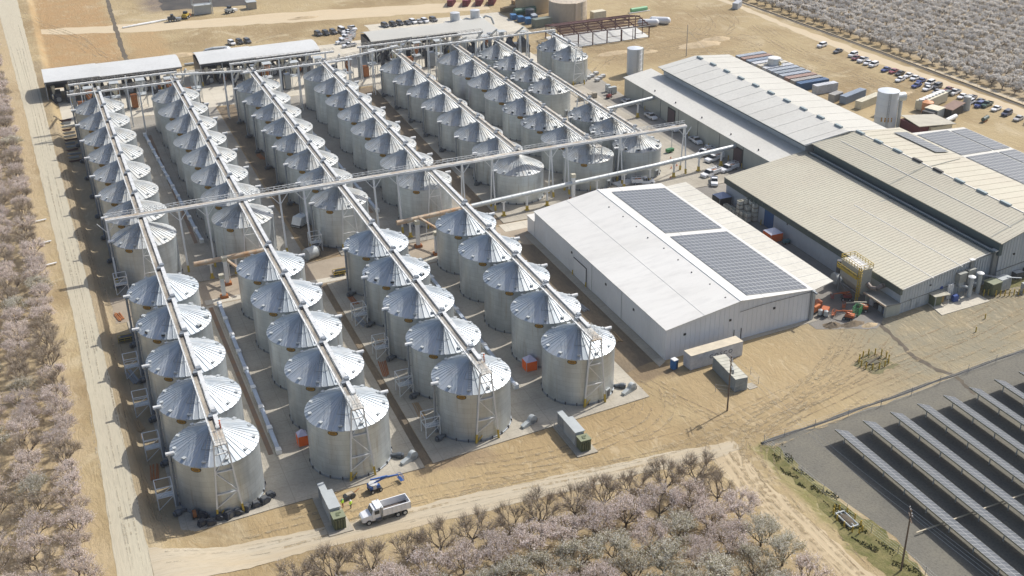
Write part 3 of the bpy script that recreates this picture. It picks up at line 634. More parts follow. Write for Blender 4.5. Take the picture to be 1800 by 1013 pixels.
# ------------------------------------------------------------------ crossing walkway in front of the far silos
XC0, XC1, XZ = 8.4, 167.0, 15.9
SC_ = lambda x: smooth((x-97)/17)
YC = lambda x: 269.6+5.2*SC_(x)
XZf = lambda x: 15.9-1.95*SC_(x)
t = thing('crossing_walkway', 'long white crossing walkway spanning all the silo rows from left to right', 'walkway', (XC0, 269.6, 0))
b = MB(); r_ = MB(); dk = MB(); segs = frange(XC0, XC1, 4)
for a, c in zip(segs, segs[1:]):
    pa, pc = Vector((a-XC0, YC(a)-269.6, XZf(a))), Vector((c-XC0, YC(c)-269.6, XZf(c)))
    b.bar(pa+Vector((0,-.6,-.25)), pc+Vector((0,-.6,-.25)), .3, .55); dk.bar(pa+Vector((0,.15,.05)), pc+Vector((0,.15,.05)), 1.1, .1)
    for hh in (.55, 1.1): r_.bar(pa+Vector((0,.95,hh)), pc+Vector((0,.8,hh)), .08)
    n = 3
    for k in range(n):
        q0, q1 = pa.lerp(pc, k/n), pa.lerp(pc, (k+1)/n); r_.bar(q0+Vector((0,.8,0)), q0+Vector((0,.8,1.1)), .08)
        r_.bar(q0+Vector((0,.8,0 if k % 2 else 1.1)), q1+Vector((0,.8,1.1 if k % 2 else 0)), .07)
b.build('box_beam', white_steel, t); dk.build('deck', dusty_steel, t); r_.build('truss_railing', white_steel, t)
for x in (8.6, 25.2, 31.6, 49.4, 55.5, 73.4, 79.6, 97.2, 106.8, 124.8, 129.6, 146.0, 166.4):
    XZ = XZf(x); yo = YC(x)-269.6
    q = MB(); dy = 1.6 if x > 90 else .35
    for s_ in ((-1, 1) if x > 90 else (0,)):
        p0 = Vector((x-XC0, yo-(2.6 if x < 97 else .6)+s_*dy, .1)); p1 = Vector((x-XC0, yo-.4+s_*.3, XZ-.6)); q.bar(p0.lerp(p1, .1), p1, .40 if x <= 90 else .30); MB().bar(p0, p0.lerp(p1, .11), .46).build('leg_foot', yellow, t)
    q.bar((x-XC0, yo-.6, XZ-3.2), (x-XC0-2.1, yo-.4, XZ-.6), .14); q.bar((x-XC0, yo-.6, XZ-3.2), (x-XC0+2.1, yo-.4, XZ-.6), .14)
    q.build('support_leg', white_steel, t)

# rear galleries behind the far silos
def gallery(lab, x0, x1, y, z, truss=1.0, legs=(), m=None, y2=None):
    t = thing('rear_gallery', lab, 'conveyor', (x0, y, 0), 0, 'rear conveyor galleries'); L_ = x1-x0; y2 = 0 if y2 is None else y2-y
    b = MB(); b.bar((0, 0, z), (L_, y2, z), .75, .55); b.build('conveyor_trough', m or white_steel, t)
    r_ = MB(); n = max(1, int(L_/1.5))
    for k in range(n+1):
        a = Vector((L_*k/n, y2*k/n, z+.2)); r_.bar(a+Vector((0,.7,0)), a+Vector((0,.7,truss)), .06); r_.bar(a+Vector((0,-.7,0)), a+Vector((0,-.7,truss)), .06)
        if k < n:
            c_ = Vector((L_*(k+1)/n, y2*(k+1)/n, z+.2)); u = truss if k % 2 else 0
            for s_ in (.7, -.7): r_.bar(a+Vector((0, s_, u)), c_+Vector((0, s_, truss-u)), .05)
    for s_ in (.7, -.7): r_.bar((0, s_, z+.2+truss), (L_, y2+s_, z+.2+truss), .07); r_.bar((0, s_, z-.1), (L_, y2+s_, z-.1), .09)
    r_.build('truss_railing', dusty_steel, t)
    for x in legs:
        f = (x-x0)/L_; q = MB()
        for s_ in (-.8, .8): q.bar((x-x0, y2*f+s_*1.6, .1), (x-x0, y2*f+s_*.6, z-.2), .28)
        q.bar((x-x0, y2*f-1.0, z*.4), (x-x0, y2*f+1.0, z*.7), .12); q.build('support_leg', white_steel, t)
    return t
gallery('front rear-gallery conveyor behind the first two silo rows', 7.6, 42, 376.6, 14.9, .9, (8.4, 29, 33))
gallery('upper rear-gallery conveyor in front of the leftmost open shed', 8.6, 42, 383.6, 16, 1.0, (12, 26, 40))
gallery('slanting rear conveyor between the second and third silo rows', 41, 62, 382.6, 15.5, .8, (47, 56), y2=377)
gallery('front rear-gallery conveyor behind the third and fourth silo rows', 61, 96, 376.8, 14.9, .9, (74, 80))
gallery('upper rear-gallery conveyor in front of the second open shed', 59.6, 95, 387.6, 15.2, 1.0, (60, 76, 92))
gallery('slanting rear conveyor between the fourth and fifth silo rows', 90, 117, 377.6, 14.9, .8, (98, 107), y2=385.5)
gallery('front rear-gallery conveyor behind the fifth to seventh silo rows', 116, 177, 384.9, 13.7, .9, (128, 131, 146, 149, 163, 166), y2=385.5)
gallery('upper rear-gallery conveyor in front of the widest open shed', 106, 153, 397.5, 12.8, 1.0, (107, 122, 137, 152))
# ------------------------------------------------------------------ buildings
def seams(b, x0, x1, y0, y1, z0, z1, step, w=.09, h=.06, mi=0):
    """raised standing seams running in x up a roof plane that rises from (x0,z0) to (x1,z1)"""
    y = y0+step/2
    while y < y1: b.bar((x0, y, z0+h/2), (x1, y, z1+h/2), w, h, mi); y += step
def panel_lines(b, y0, y1, x, z0, z1, n, mi=0):
    for k in range(1, n): y = y0+(y1-y0)*k/n; b.box(x-.05, x+.01, y-.04, y+.04, z0, z1, mi)
def gable(name, label, loc, xw, xr, xe, ya, yb, ze0, zr, ze1, wallm, roofm, cat='building', skew=0, seam=0, seamm=None, over=.25, wall_d=True):
    """building along y: walls xw..xe, ridge xr. skew shifts the right end in y"""
    t = thing(name, label, cat, loc); lx, ly = loc[0], loc[1]
    P = lambda x, y, z: (x-lx, y-ly+skew*(x-xw)/(xe-xw), z)
    w_ = MB(); w_.add([P(xw,ya,0),P(xe,ya,0),P(xe,ya,ze1-.06),P(xr,ya,zr-.06),P(xw,ya,ze0-.06)], [(0,1,2,3,4)]); w_.add([P(xw,yb,0),P(xe,yb,0),P(xe,yb,ze1-.06),P(xr,yb,zr-.06),P(xw,yb,ze0-.06)], [(4,3,2,1,0)])
    w_.quad(P(xw,yb,0),P(xw,ya,0),P(xw,ya,ze0-.06),P(xw,yb,ze0-.06)); w_.quad(P(xe,ya,0),P(xe,yb,0),P(xe,yb,ze1-.06),P(xe,ya,ze1-.06))
    n = int((xe-xw)/1.2)
    for k in range(1, n):
        x = xw+(xe-xw)*k/n; zt = (ze0+(zr-ze0)*(x-xw)/(xr-xw)) if x < xr else (zr+(ze1-zr)*(x-xr)/(xe-xr))
        p = P(x, ya, 0); w_.box(p[0]-.04, p[0]+.04, p[1]-.05, p[1], .1, zt-.25)
    n = int((yb-ya)/.9)
    for k in range(1, n): y = ya+(yb-ya)*k/n-ly; w_.box(xw-lx-.05, xw-lx, y-.04, y+.04, .1, ze0-.2)
    w_.build('wall', wallm, t)
    r_ = MB(); o = over; s0 = (zr-ze0)/(xr-xw); s1 = (ze1-zr)/(xe-xr)
    def slabq(xa, za, xb, zb):
        a, b, c, d = P(xa,ya-o,za), P(xb,ya-o,zb), P(xb,yb+o,zb), P(xa,yb+o,za); dn = .16
        r_.add([a,b,c,d]+[(p[0],p[1],p[2]-dn) for p in (a,b,c,d)], [(0,1,2,3),(7,6,5,4),(0,4,5,1),(1,5,6,2),(2,6,7,3),(3,7,4,0)])
    slabq(xw-o, ze0-s0*o, xr, zr); slabq(xr, zr, xe+o, ze1+s1*o)
    rf = r_.build('roof', roofm, t)
    if seam:
        q = MB(); y = ya+seam/2
        while y < yb:
            for (xa, za, xb, zb) in ((xw-o, ze0-s0*o, xr, zr), (xr, zr, xe+o, ze1+s1*o)):
                a, c = P(xa, y, za+.03), P(xb, y, zb+.03); q.bar(a, c, .08, .07)
            y += seam
        q.build('roof_seams', seamm or roofm, rf)
    return t, P, rf
# --- white warehouse with solar roof (front centre)
WW = (109.5, 183.4)
t, P, rf = gable('white_warehouse', 'white metal warehouse with a solar array on its right roof slope', (109.5, 183.4, 0), 109.5, 128.0, 147.0, 183.4, 250.6, 7.3, 9.55, 7.6, white_wall, white_roof, skew=2.4, seam=.0)
b = MB(); b.box(-.35, .35, -.3, 67.4, 0, .12); q = b.build('ridge_cap', white_steel, rf, loc=(18.5, 1.2, 9.52))
for x_ in (9.2, 24.5): b = MB(); z_ = 7.3+(9.55-7.3)*x_/18.5 if x_ < 18.5 else 9.55-(x_-18.5)*1.95/19; b.bar((x_, -.2+2.4*x_/37.5, z_+.02), (x_, 67.4+2.4*x_/37.5, z_+.02), .10, .05); b.build('roof_lap', mat('lap_line_grey', (.56,.56,.54), .6), rf)  # thin grey line along each roof lap
for q_ in range(9): MB().box(-.12,.12,-.12,.12,-.05,.22).build('roof_vent', darkgrey, rf, loc=(16.4+.35*math.sin(q_*2.2), 4+q_*6.7, 9.25))

c = MB(); c.box(-3, .0, 0, 66, 0, .02);
b = MB()
for x, z in ((4.6, 4.8), (16.0, 5.2), (27.5, 5.2)): b.box(x-.28, x+.28, -.12+2.4*x/37.5, 0+2.4*x/37.5, z, z+.5)
for y, z in ((14, 4.9), (27.3, 4.9), (45.2, 5.1)): b.box(-.14, 0, y-.28, y+.28, z, z+.5)
b.build('wall_light', black, t)
d = MB(); d.box(17.4, 18.9, 1.05, 1.2, .1, 2.3); d.box(17.2, 17.3, .98, 1.15, .1, 2.8, 1); d.box(19.0, 19.1, .98, 1.15, .1, 2.8, 1); d.build('side_door', [white_wall, darkgrey], t)
d = MB(); d.box(-.12, -.02, 37.2, 43.6, .1, 4.6); d.box(-.22, -.12, 37.0, 43.9, 4.6, 4.78, 1); d.box(-.22, -.12, 37.0, 37.2, .1, 4.7, 1); d.box(-.5, -.3, 36.7, 36.9, 0, 1.3, 2); d.box(-.5, -.3, 43.9, 44.1, 0, 1.3, 2); d.build('roller_door', [white_wall, darkgrey, yellow], t)
for y in (34.4, 19.6): MB().box(-.1, 0, y-.06, y+.06, 0, 7.1).build('downpipe', cab_grey, t)
a = MB(); a.box(0, 5.0, 67.5, 71.8, 0, 4.3); a.box(-.2, 5.2, 67.4, 72, 4.3, 4.5, 1); a.build('annex', [white_wall, white_roof], t)
g_ = MB(); g_.box(37.6, 37.9, .9, 68.5, 6.9, 7.25); g_.box(37.7, 38.4, 2.15, 2.9, 0, 7.1, 1); g_.box(37.2, 37.45, 2.0, 2.3, 0, 7.3); g_.build('gutter', [galv_dark, cab_grey], t)
c = MB(); c.bar((18.3, .95, 6.9), (24, 1.35, 7.2), .07); c.bar((24, 1.35, 7.2), (37.4, 2.3, 7.05), .07); c.build('wall_conduit', darkgrey, t)
def solar_array(name, label, x0, x1, y0, y1, zf, cx, cy, grp=None, gap=.10, hgt=.16):
    """roof array: frame sheet and raised cells following roof height zf(x)"""
    t = thing(name, label, 'solar array', (x0, y0, 0), 0, grp); f = MB(); c = MB()
    f.add([(0,0,zf(x0)+hgt-.06),(x1-x0,0,zf(x1)+hgt-.06),(x1-x0,y1-y0,zf(x1)+hgt-.06),(0,y1-y0,zf(x0)+hgt-.06)]+[(0,0,zf(x0)+hgt),(x1-x0,0,zf(x1)+hgt),(x1-x0,y1-y0,zf(x1)+hgt),(0,y1-y0,zf(x0)+hgt)], [(3,2,1,0),(4,5,6,7),(0,1,5,4),(1,2,6,5),(2,3,7,6),(3,0,4,7)])
    nx_ = max(1, round((x1-x0)/cx)); ny_ = max(1, round((y1-y0)/cy)); dx = (x1-x0)/nx_; dy = (y1-y0)/ny_
    for i in range(nx_):
        for j in range(ny_):
            xa, xb = i*dx+gap/2, (i+1)*dx-gap/2; ya, yb = j*dy+gap*.9, (j+1)*dy-gap*.9
            za, zb = zf(x0+xa)+hgt+.012, zf(x0+xb)+hgt+.012; c.add([(xa,ya,za),(xb,ya,zb),(xb,yb,zb),(xa,yb,za)], [(0,1,2,3)])
    f.build('panel_frame', pv_frame, t); c.build('solar_cells', pv_cell, t); return t
wz = lambda x: 9.55-(x-128.0)*(9.55-7.6)/19.0
solar_array('roof_solar_array', 'blue-grey solar array on the far half of the white warehouse roof', 130.6, 146.2, 221.4, 249.4, wz, 1.02, 1.75)
solar_array('roof_solar_array', 'blue-grey solar array on the near half of the white warehouse roof', 130.6, 146.2, 186.4, 219.2, wz, 1.02, 1.75)
# canopy beside it
t = thing('loading_canopy', 'long pale canopy roof fixed along the right side of the white warehouse', 'canopy', (147.6, 186.5, 0))
r_ = MB(); r_.add([(-.1,0,6.5),(8.2,3.4,5.7),(8.2,68.3,5.7),(-.1,66,6.5)]+[(-.1,0,6.7),(8.2,3.4,5.9),(8.2,68.3,5.9),(-.1,66,6.7)], [(3,2,1,0),(4,5,6,7),(0,1,5,4),(1,2,6,5),(2,3,7,6),(3,0,4,7)]); rf = r_.build('roof', mat('canopy_beige', (.55,.535,.47), .5, n1=.7, s1=.12, n2=.3, s2=1.2, col2=(.46,.44,.38)), t)
q = MB(); y = 3.5
while y < 66: q.bar((0, y, 6.72), (8.2, y+1.5, 5.93), .12, .06); y += 3.2
q.build('roof_seams', white_roof, rf)
for y in (6, 22, 38, 54, 66): MB().box(.05, .3, y-.12, y+.12, 0, 6.45).build('post', cab_grey, t)
# --- long warehouse complex
def saw(name, label, loc, poly_front, ya, yb, wallm, cat='building'):
    t = thing(name, label, cat, loc); b = MB(); b.prism([(x-loc[0], z) for x, z in poly_front], ya-loc[1], yb-loc[1], 'y'); b.build('wall', wallm, t); return t
def roofplane(t, loc, x0, z0, x1, z1, ya0, yb0, ya1, yb1, m, th=.18, seam=0, seamm=None):
    """sloping roof slab; y range at x0 is ya0..yb0 and at x1 ya1..yb1"""
    lx, ly = loc[0], loc[1]; b = MB()
    top = [(x0-lx,ya0-ly,z0),(x1-lx,ya1-ly,z1),(x1-lx,yb1-ly,z1),(x0-lx,yb0-ly,z0)]
    b.add([(p[0],p[1],p[2]-th) for p in top]+top, [(3,2,1,0),(4,5,6,7),(0,1,5,4),(1,2,6,5),(2,3,7,6),(3,0,4,7)]); o = b.build('roof', m, t)
    if seam:
        q = MB(); n = int((yb0-ya0)/seam)
        for k in range(n):
            f = (k+.5)/n; q.bar((x0-lx, ya0+(yb0-ya0)*f-ly, z0+.03), (x1-lx, ya1+(yb1-ya1)*f-ly, z1+.03), .13, .06)
        q.build('roof_seams', seamm, o)
    return o
# lean-to front building
L1 = (184.0, 257.0, 0)
t = saw('cream_warehouse', 'long cream-walled lean-to warehouse with a low off-white roof behind the parked pickups', L1, [(184,0),(194.6,0),(194.6,7.9),(184,6.4)], 257.0, 344.0, tan_wall)
rf = roofplane(t, L1, 183.6, 6.5, 194.6, 8.0, 256.5, 344.4, 256.5, 345, offwhite_roof)
b = MB()
for y in (270.5, 283.3, 295.8, 307.5, 319, 331): b.box(-.08, .02, y-257-.07, y-257+.07, .1, 6.2)
b.build('wall_joint', darkgrey, t)
for y0_, y1_ in ((270.6, 275.4), (309.5, 314.2)):
    d = MB(); d.box(-.14, .02, y0_-257, y1_-257, .1, 5.2); d.box(-.2, -.14, y0_-256.6, y1_-257.4, .1, 4.7, 1); d.build('loading_door', [black, mat('red_brown_door', (.09,.055,.06), .6)], t)
b = MB()
for y in (265, 279.5, 296, 312, 325.5): b.box(1.2, 1.5, y-257-.15, y-256.85, 6.7, 7.2)
b.build('roof_light', black, rf)
# high white-roofed section
L2 = (194.8, 256.0, 0)
t = saw('high_warehouse', 'high long warehouse with a white ribbed roof and a row of ridge vents', L2, [(194.8,0),(221.8,0),(221.8,10.6),(206.5,13.0),(194.8,10.4)], 256.2, 336.8, pale_wall)
roofplane(t, L2, 193.4, 10.5, 206.4, 13.2, 254.4, 338.4, 252.6, 336.4, offwhite_roof, seam=6.0, seamm=offwhite_roof)
roofplane(t, L2, 206.4, 13.2, 222.4, 10.7, 252.6, 336.4, 255.6, 340.2, mat('offwhite_sunside_darkened', (.50,.49,.44), .5, n1=.6, s1=.06, n2=.25, s2=1.2, col2=(.44,.43,.38)), seam=6.0, seamm=offwhite_roof)  # copy of the off-white, darkened to offset the sun on this slope
b = MB(); b.box(-.1, 0, 0, 82, 9.3, 10.3); b.build('eave_wall', gutter_dark, t)
b = MB(); b.bar((-1.3, -1.2, 10.62), (11.6, -3.2, 13.32), .4, .2); b.bar((11.6, -3.2, 13.32), (27.4, -.6, 10.8), .4, .2); b.build('roof_divider', white_roof, t)
for k in range(10):
    y = 258.5+k*8.4-256; v = MB(); v.prism([(-.45,0),(.45,0),(.35,.45),(-.35,.45)], y-1.5, y+1.5, 'y'); v.build('ridge_vent', ridge_vent_m, t, loc=(11.6, -1, 13.2))
# tan-roofed continuation of the high building
L3 = (196.6, 184.0, 0)
t = saw('tan_roofed_warehouse', 'high warehouse section with a tan ribbed roof and a dark gutter wall on its left', L3, [(196.6,0),(224.0,0),(224.0,10.6),(208.6,12.9),(196.6,9.9)], 187.6, 252.2, pale_wall)
roofplane(t, L3, 195.2, 10.9, 208.6, 13.1, 181.6, 254.1, 183.8, 252.4, tan_roof, seam=1.05, seamm=tan_rib)
roofplane(t, L3, 208.6, 13.1, 226.2, 10.7, 183.8, 252.4, 187.0, 255.2, tan_roof, seam=3.0, seamm=tan_roof)
b = MB(); b.box(-1.0, -.05, -1.6, 69.5, 7.4, 10.62); b.build('gutter_wall', gutter_dark, t)
w_ = MB(); w_.add([(-.2,-1.2,0),(12,.6,0),(27.6,3.0,0),(27.6,3.0,10.4),(12,.6,12.85),(-.2,-1.2,10.7)], [(0,1,4,5),(1,2,3,4)]); w_.add([(-.2,-1.2,0),(-.2,4,0),(-.2,4,10.6),(-.2,-1.2,10.6)], [(3,2,1,0)]); n = 26
for k in range(1, n): x = 27.4*k/n; w_.box(x-.04, x+.04, -1.27+.153*x, -1.1+.153*x, .05, 10.2+2.0*(1-abs(x-12)/15))
w_.build('front_wall', pale_wall, t)
MB().box(4.6,5.1,-.72,-.55,6.2,6.6).build('wall_light', black, t)
MB().bar((-.2,-1.3,3.2),(27,2.8,3.3),.1,.18).build('wall_rail', mat('wall_rail_grey', (.17,.175,.16), .7), t)
b = MB(); b.box(-2.6, -1.0, -1.2, 70, 8.32, 8.5); b.box(-2.0, -1.75, -1.0, 70, 8.5, 8.75, 1); b.build('valley_gutter', [gutter_dark, galv], t)
for k in range(9):
    y = k*7.9-1+2; v = MB(); v.prism([(-.45,0),(.45,0),(.35,.45),(-.35,.45)], y-1.6, y+1.6, 'y'); v.build('ridge_vent', black if k in (4, 5) else ridge_vent_m, t, loc=(12.0, 2.4, 13.1))
b = MB(); b.box(11.85, 12.15, 2, 68, 13.1, 13.22); b.build('ridge_cap', white_roof, t)
rpm = mat('weathered_strip', (.27,.27,.23), .7)
for y0_, x0_, x1_, z0_, z1_ in ((1.4, -1.1, 11.8, 10.97, 13.12), (37, -1.1, 11.8, 10.97, 13.12)): MB().bar((x0_, y0_, z0_), (x1_, y0_+2.2, z1_+.04), .35, .1).build('roof_pipe', rpm, t)
MB().bar((12.0, 38.2, 13.2), (27, 43.5, 11.15), .3, .1).build('roof_pipe', rpm, t)
b = MB(); b.bar((5.2, 2, 12.05), (5.2, 66, 12.05), .16, .1); b.build('sealant_line', white_roof, t)
# low tan building in front
L4 = (166.6, 180.0, 0)
t = saw('packing_building', 'low tan-roofed building with a dark green fascia along its left eave', L4, [(166.6,0),(196.2,0),(196.2,7.7),(188.3,7.3),(166.6,6.2)], 184.6, 251.6, pale_wall)
roofplane(t, L4, 166.0, 6.6, 195.2, 8.25, 179.0, 252.2, 183.6, 256.3, tan_roof, seam=1.05, seamm=tan_rib)
b = MB(); b.box(-.55, -.02, -.4, 72, 4.9, 6.38); n = 70
for k in range(n): b.box(-.60, -.55, -.4+k*72/n, -.3+k*72/n, 4.9, 6.38)
b.build('green_fascia', green_trim, t)
b = MB(); b.bar((-.3, -.9, 6.5), (28.6, 3.6, 8.15), .12, .28); b.build('rake_trim', white_roof, t)
b = MB(); b.bar((0, -.02, 2.6), (17, 2.1, 3.0), .1, .18); b.bar((17, 2.1, 3.0), (29, 4.2, 3.1), .1, .18); b.build('wall_rail', mat('wall_rail_grey', (.17,.175,.16), .7), t)
w_ = MB(); w_.add([(-.02,-.06,0),(30.2,3.9,0),(30.2,3.9,7.62),(22,3.0,7.2),(-.02,-.06,6.25)], [(0,1,2,3,4)]); n = 34
for k in range(1, n):
    x = 30.2*k/n; y = -.06+3.96*x/30.2; w_.box(x-.04, x+.04, y-.05, y+.3, .05, 6.1+1.4*k/n)
w_.add([(-.02,-.06,0),(-.02,4.7,0),(-.02,4.7,6.25),(-.02,-.06,6.25)], [(3,2,1,0)]); w_.build('front_wall', pale_wall, t)
b = MB(); b.box(21.2, 22.0, 2.3, 2.75, 0, 7.75); b.box(28.4, 29.6, 3.0, 3.6, 0, 8.6); b.build('downpipe', mat('downpipe_grey', (.21,.22,.21), .6), t)
b = MB(); b.bar((21.6, 2.7, 7.78), (21.6, 38, 7.70), .42, .14); b.bar((21.6, 38, 7.75), (28.2, 38.8, 8.25), .42, .12); b.build('roof_channel', mat('channel_grey', (.20,.215,.21), .6), t)
b = MB(); b.box(28.3, 29.7, 2.6, 4.0, 8.45, 8.75); b.box(21.1, 22.3, 2.2, 3.2, 7.8, 7.95); b.build('downpipe_head', white_roof, t)
b = MB()
for x, ya, yb in ((8.5, -.1, 38), (17.5, 1.1, 40)): b.bar((x, ya, 6.67+x*.0565), (x, yb, 6.67+x*.0565), .16, .07)
b.build('sealant_line', white_roof, t)
d = MB(); d.box(-.14, .02, 49.0, 53.0, .1, 4.75); d.build('roller_door', blue_door, t)
b = MB(); b.box(8.8, 9.2, .95, 1.1, 4.6, 4.95); b.box(-.5, -.4, 42.4, 42.8, 4.4, 4.8); b.build('wall_light', black, t)
MB().path([(3.4, .1, .6), (3.4, .1, 3.0), (2.7, .0, 3.2)], .09).build('wall_pipe', cab_grey, t); MB().path([(5.3, .4, .2), (5.3, .4, 1.5), (6.0, .5, 1.6), (6.0, .5, .2)], .06).build('wall_pipe', cab_grey, t)
# big solar-roofed building on the right
L5 = (225.8, 170.0, 0)
t = saw('solar_roofed_warehouse', 'wide low warehouse at the right edge with an almost fully solar-covered roof', L5, [(226.6,0),(244.6,0),(244.6,9.2),(226.6,9.9)], 171, 251.0, pale_wall)
roofplane(t, L5, 225.6, 10.05, 245.3, 9.5, 170, 251.6, 170, 250.2, offwhite_roof)
bz = lambda x: 10.05-(x-225.6)*.55/19.7
G_ = 'solar blocks on the wide right-hand roof'
for x0, x1, y0, y1, lab in ((227.8,238.6,231.5,249.4,'solar block nearest the tan ridge on the far end of the wide right-hand roof'),(239.3,244.8,231.5,248.6,'narrow solar block on the outer far edge of the wide right-hand roof'),(227.8,238.6,172,229.8,'long solar block on the inner side of the wide right-hand roof'),(239.3,244.8,172,229.8,'long narrow solar block on the outer edge of the wide right-hand roof')):
    solar_array('roof_solar_array', lab, x0, x1, y0, y1, bz, 1.0, 1.75, G_)
rz = lambda x: 13.1-(x-208.6)*2.4/17.6
solar_array('roof_solar_array', 'small solar array alone on the far slope of the tan roof', 219.6, 224.2, 232.5, 249.8, rz, 1.0, 1.75, hgt=.35)

OR2 = ORD+['ninth','tenth','eleventh','twelfth','thirteenth','fourteenth','fifteenth','sixteenth','seventeenth','eighteenth','nineteenth','twentieth']
# ------------------------------------------------------------------ open sheds behind the silos
def shed(nick, label, x0, x1, y0, y1, ze, zr, m, seam_x, nm=9, seed=1, tanks=False):
    rnd = random.Random(seed); t = thing('open_shed', label, 'shed', (x0, y0, 0)); Lx, Ly = x1-x0, y1-y0
    r_ = MB(); n = 8; prof = [(Ly*k/n, ze+(zr-ze)*math.sin(PI*(.12+.76*k/n))) for k in range(n+1)]
    for xa, xb, up in ((0, seam_x, 0), (seam_x, Lx, -.25)):
        vs = [(x, y, z+up) for x in (xa, xb) for y, z in prof]+[(x, y, z+up-.2) for x in (xa, xb) for y, z in prof]; k = n+1
        r_.add(vs, [(i, k+i, k+i+1, i+1) for i in range(n)]+[(2*k+i+1, 3*k+i+1, 3*k+i, 2*k+i) for i in range(n)]+[(0, 2*k, 3*k, k), (n, k+n, 3*k+n, 2*k+n)]+[(i, i+1, 2*k+i+1, 2*k+i) for i in range(n)]+[(k+i+1, k+i, 3*k+i, 3*k+i+1) for i in range(n)])
    r_.build('roof', m, t, smooth=True)
    for k in range(int(Lx/7.5)+1):
        x = min(Lx-.3, .3+k*7.5)
        for y in (.4, Ly-.4):
            b = MB(); b.box(x-.16, x+.16, y-.16, y+.16, 1.6, ze+.2); b.box(x-.22, x+.22, y-.22, y+.22, 0, 1.6, 1); b.build('post', [galv_dark, yellow], t)
    w_ = MB(); w_.box(.1, Lx-.1, Ly-.35, Ly-.2, 1.2, ze); w_.box(.1, .2, 1, Ly-.4, 1.5, ze); w_.bar((0, .4, ze), (Lx, .4, ze), .2, .5); w_.build('back_panel', dark_navy, t)  # dark wall put across the back to paint in the shaded shed interior
    for k in range(nm):
        x = 1.2+(Lx-2.4)*k/nm; ww = (Lx-2.4)/nm*.72
        mc = thing('huller_machine', 'dark huller machine, %s from the left under the %s' % (OR2[k], nick), 'machine', (x0+x, y0+2.2, 0), 0, 'huller machines under the rear sheds')
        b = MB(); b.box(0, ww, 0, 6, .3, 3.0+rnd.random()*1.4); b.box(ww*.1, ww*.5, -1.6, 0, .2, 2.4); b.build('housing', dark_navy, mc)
        c = MB(); c.lathe([(.25, 3.2), (.7, 5.4), (.7, 6.0)], 8, c=(ww*.35, .6), cap1=True); c.build('hopper', cream, mc)
        c = MB(); c.tube((ww*.7, -.6, 1.4), (ww*.7, -.1, 1.4), .85, n=12); c.build('fan', rust if k % 3 == 1 else galv_dark, mc)
        c = MB(); c.bar((ww*.2, -1.6, 2.2), (ww*.2, -5.5-rnd.random()*3, 5.5), .35); c.build('spout', galv, mc)
    return t
shed('leftmost shed', 'long white curved-roof open shed at the far left behind the silos', 2.0, 47.7, 417.2, 434.2, 7.6, 9.6, mat('white_shed_roof', (.60,.61,.60), .5, n1=.5, s1=.08, n2=.2, s2=1, col2=(.47,.475,.46)), 18, 9, 1)
shed('second shed', 'white curved-roof open shed behind the third and fourth silo rows', 53.8, 97.3, 417.0, 433.4, 7.4, 9.5, MATS['white_shed_roof'], 20, 9, 2)
s3 = shed('grey curved shed', 'grey curved-roof open shed behind the fifth and sixth silo rows', 117.0, 150.6, 418.2, 433.2, 7.6, 9.6, mat('grey_shed_roof', (.47,.465,.425), .55, n1=.5, s1=.08, col2=(.40,.395,.36)), 16, 7, 3)
t = thing('open_shed', 'wide flat grey-roofed shed joined to the right end of the grey curved shed', 'shed', (150.8, 407.5, 0))
b = MB(); b.add([(0,0,7.3),(16.4,2.6,7.3),(16.2,24.6,8.4),(0,26.0,8.4)]+[(0,0,7.5),(16.4,2.6,7.5),(16.2,24.6,8.6),(0,26.0,8.6)], [(3,2,1,0),(4,5,6,7),(0,1,5,4),(1,2,6,5),(2,3,7,6),(3,0,4,7)]); b.build('roof', MATS['grey_shed_roof'], t)
for x, y in ((.5,.8),(8,2),(15.8,3.2),(.5,24),(8,24),(15.5,23.5)): MB().box(x-.18, x+.18, y-.18, y+.18, 0, 7.3).build('post', galv_dark, t)
# elevators and small bins standing between galleries and sheds
rs = random.Random(5)
for i, x in enumerate([10,18.5,27,36,45,62,70,79,88,97,108,117,126,134,143,152,160,167]):
    y = rs.uniform(396, 404)+(5 if x > 100 else 0); hh = rs.uniform(6.5, 9)
    t = thing('elevator_leg', ['grey elevator leg with rust-orange box, %s from left between gallery and sheds','pale-spouted elevator leg, %s from left between gallery and sheds'][i % 2] % OR2[i], 'elevator', (x, y, 0), 0, 'elevator legs in front of the rear sheds')
    b = MB(); b.box(-.6, .6, -.5, .5, 0, hh); b.box(-.9, .9, -.8, .8, hh-.6, hh+.7); b.build('casing', dark_navy if i % 2 else galv_dark, t)
    b = MB(); b.bar((0, -.4, hh-.2), (rs.uniform(-2, 2), -rs.uniform(7, 12), 13.5), .5); b.build('spout', galv, t)
    b = MB(); b.box(1.0, 3.0, -1.4, 1.2, .3, rs.uniform(3.2, 5.6)); b.build('fan_box', rust if i % 2 == 0 else galv_dark, t)
    b = MB()
    for dx, dy in ((3.4,-1.6),(6.2,-1.6),(3.4,1.6),(6.2,1.6)): b.bar((dx, dy, 0), (dx, dy, 9.5), .18)
    for z in (4.5, 9.4): b.box(3.3, 6.3, -1.7, 1.7, z, z+.12)
    b.bar((3.4,-1.6,.2),(6.2,-1.6,4.5),.1); b.bar((6.2,-1.6,4.5),(3.4,-1.6,9.4),.1); b.build('steel_stand', galv, t)
    b = MB(); b.lathe([(.3, 5.0), (1.0, 7.0), (1.0, 9.0)], 10, c=(4.8, 0), cap1=True); b.build('hopper', [galv, cream][i % 2] if i % 3 else rust, t)
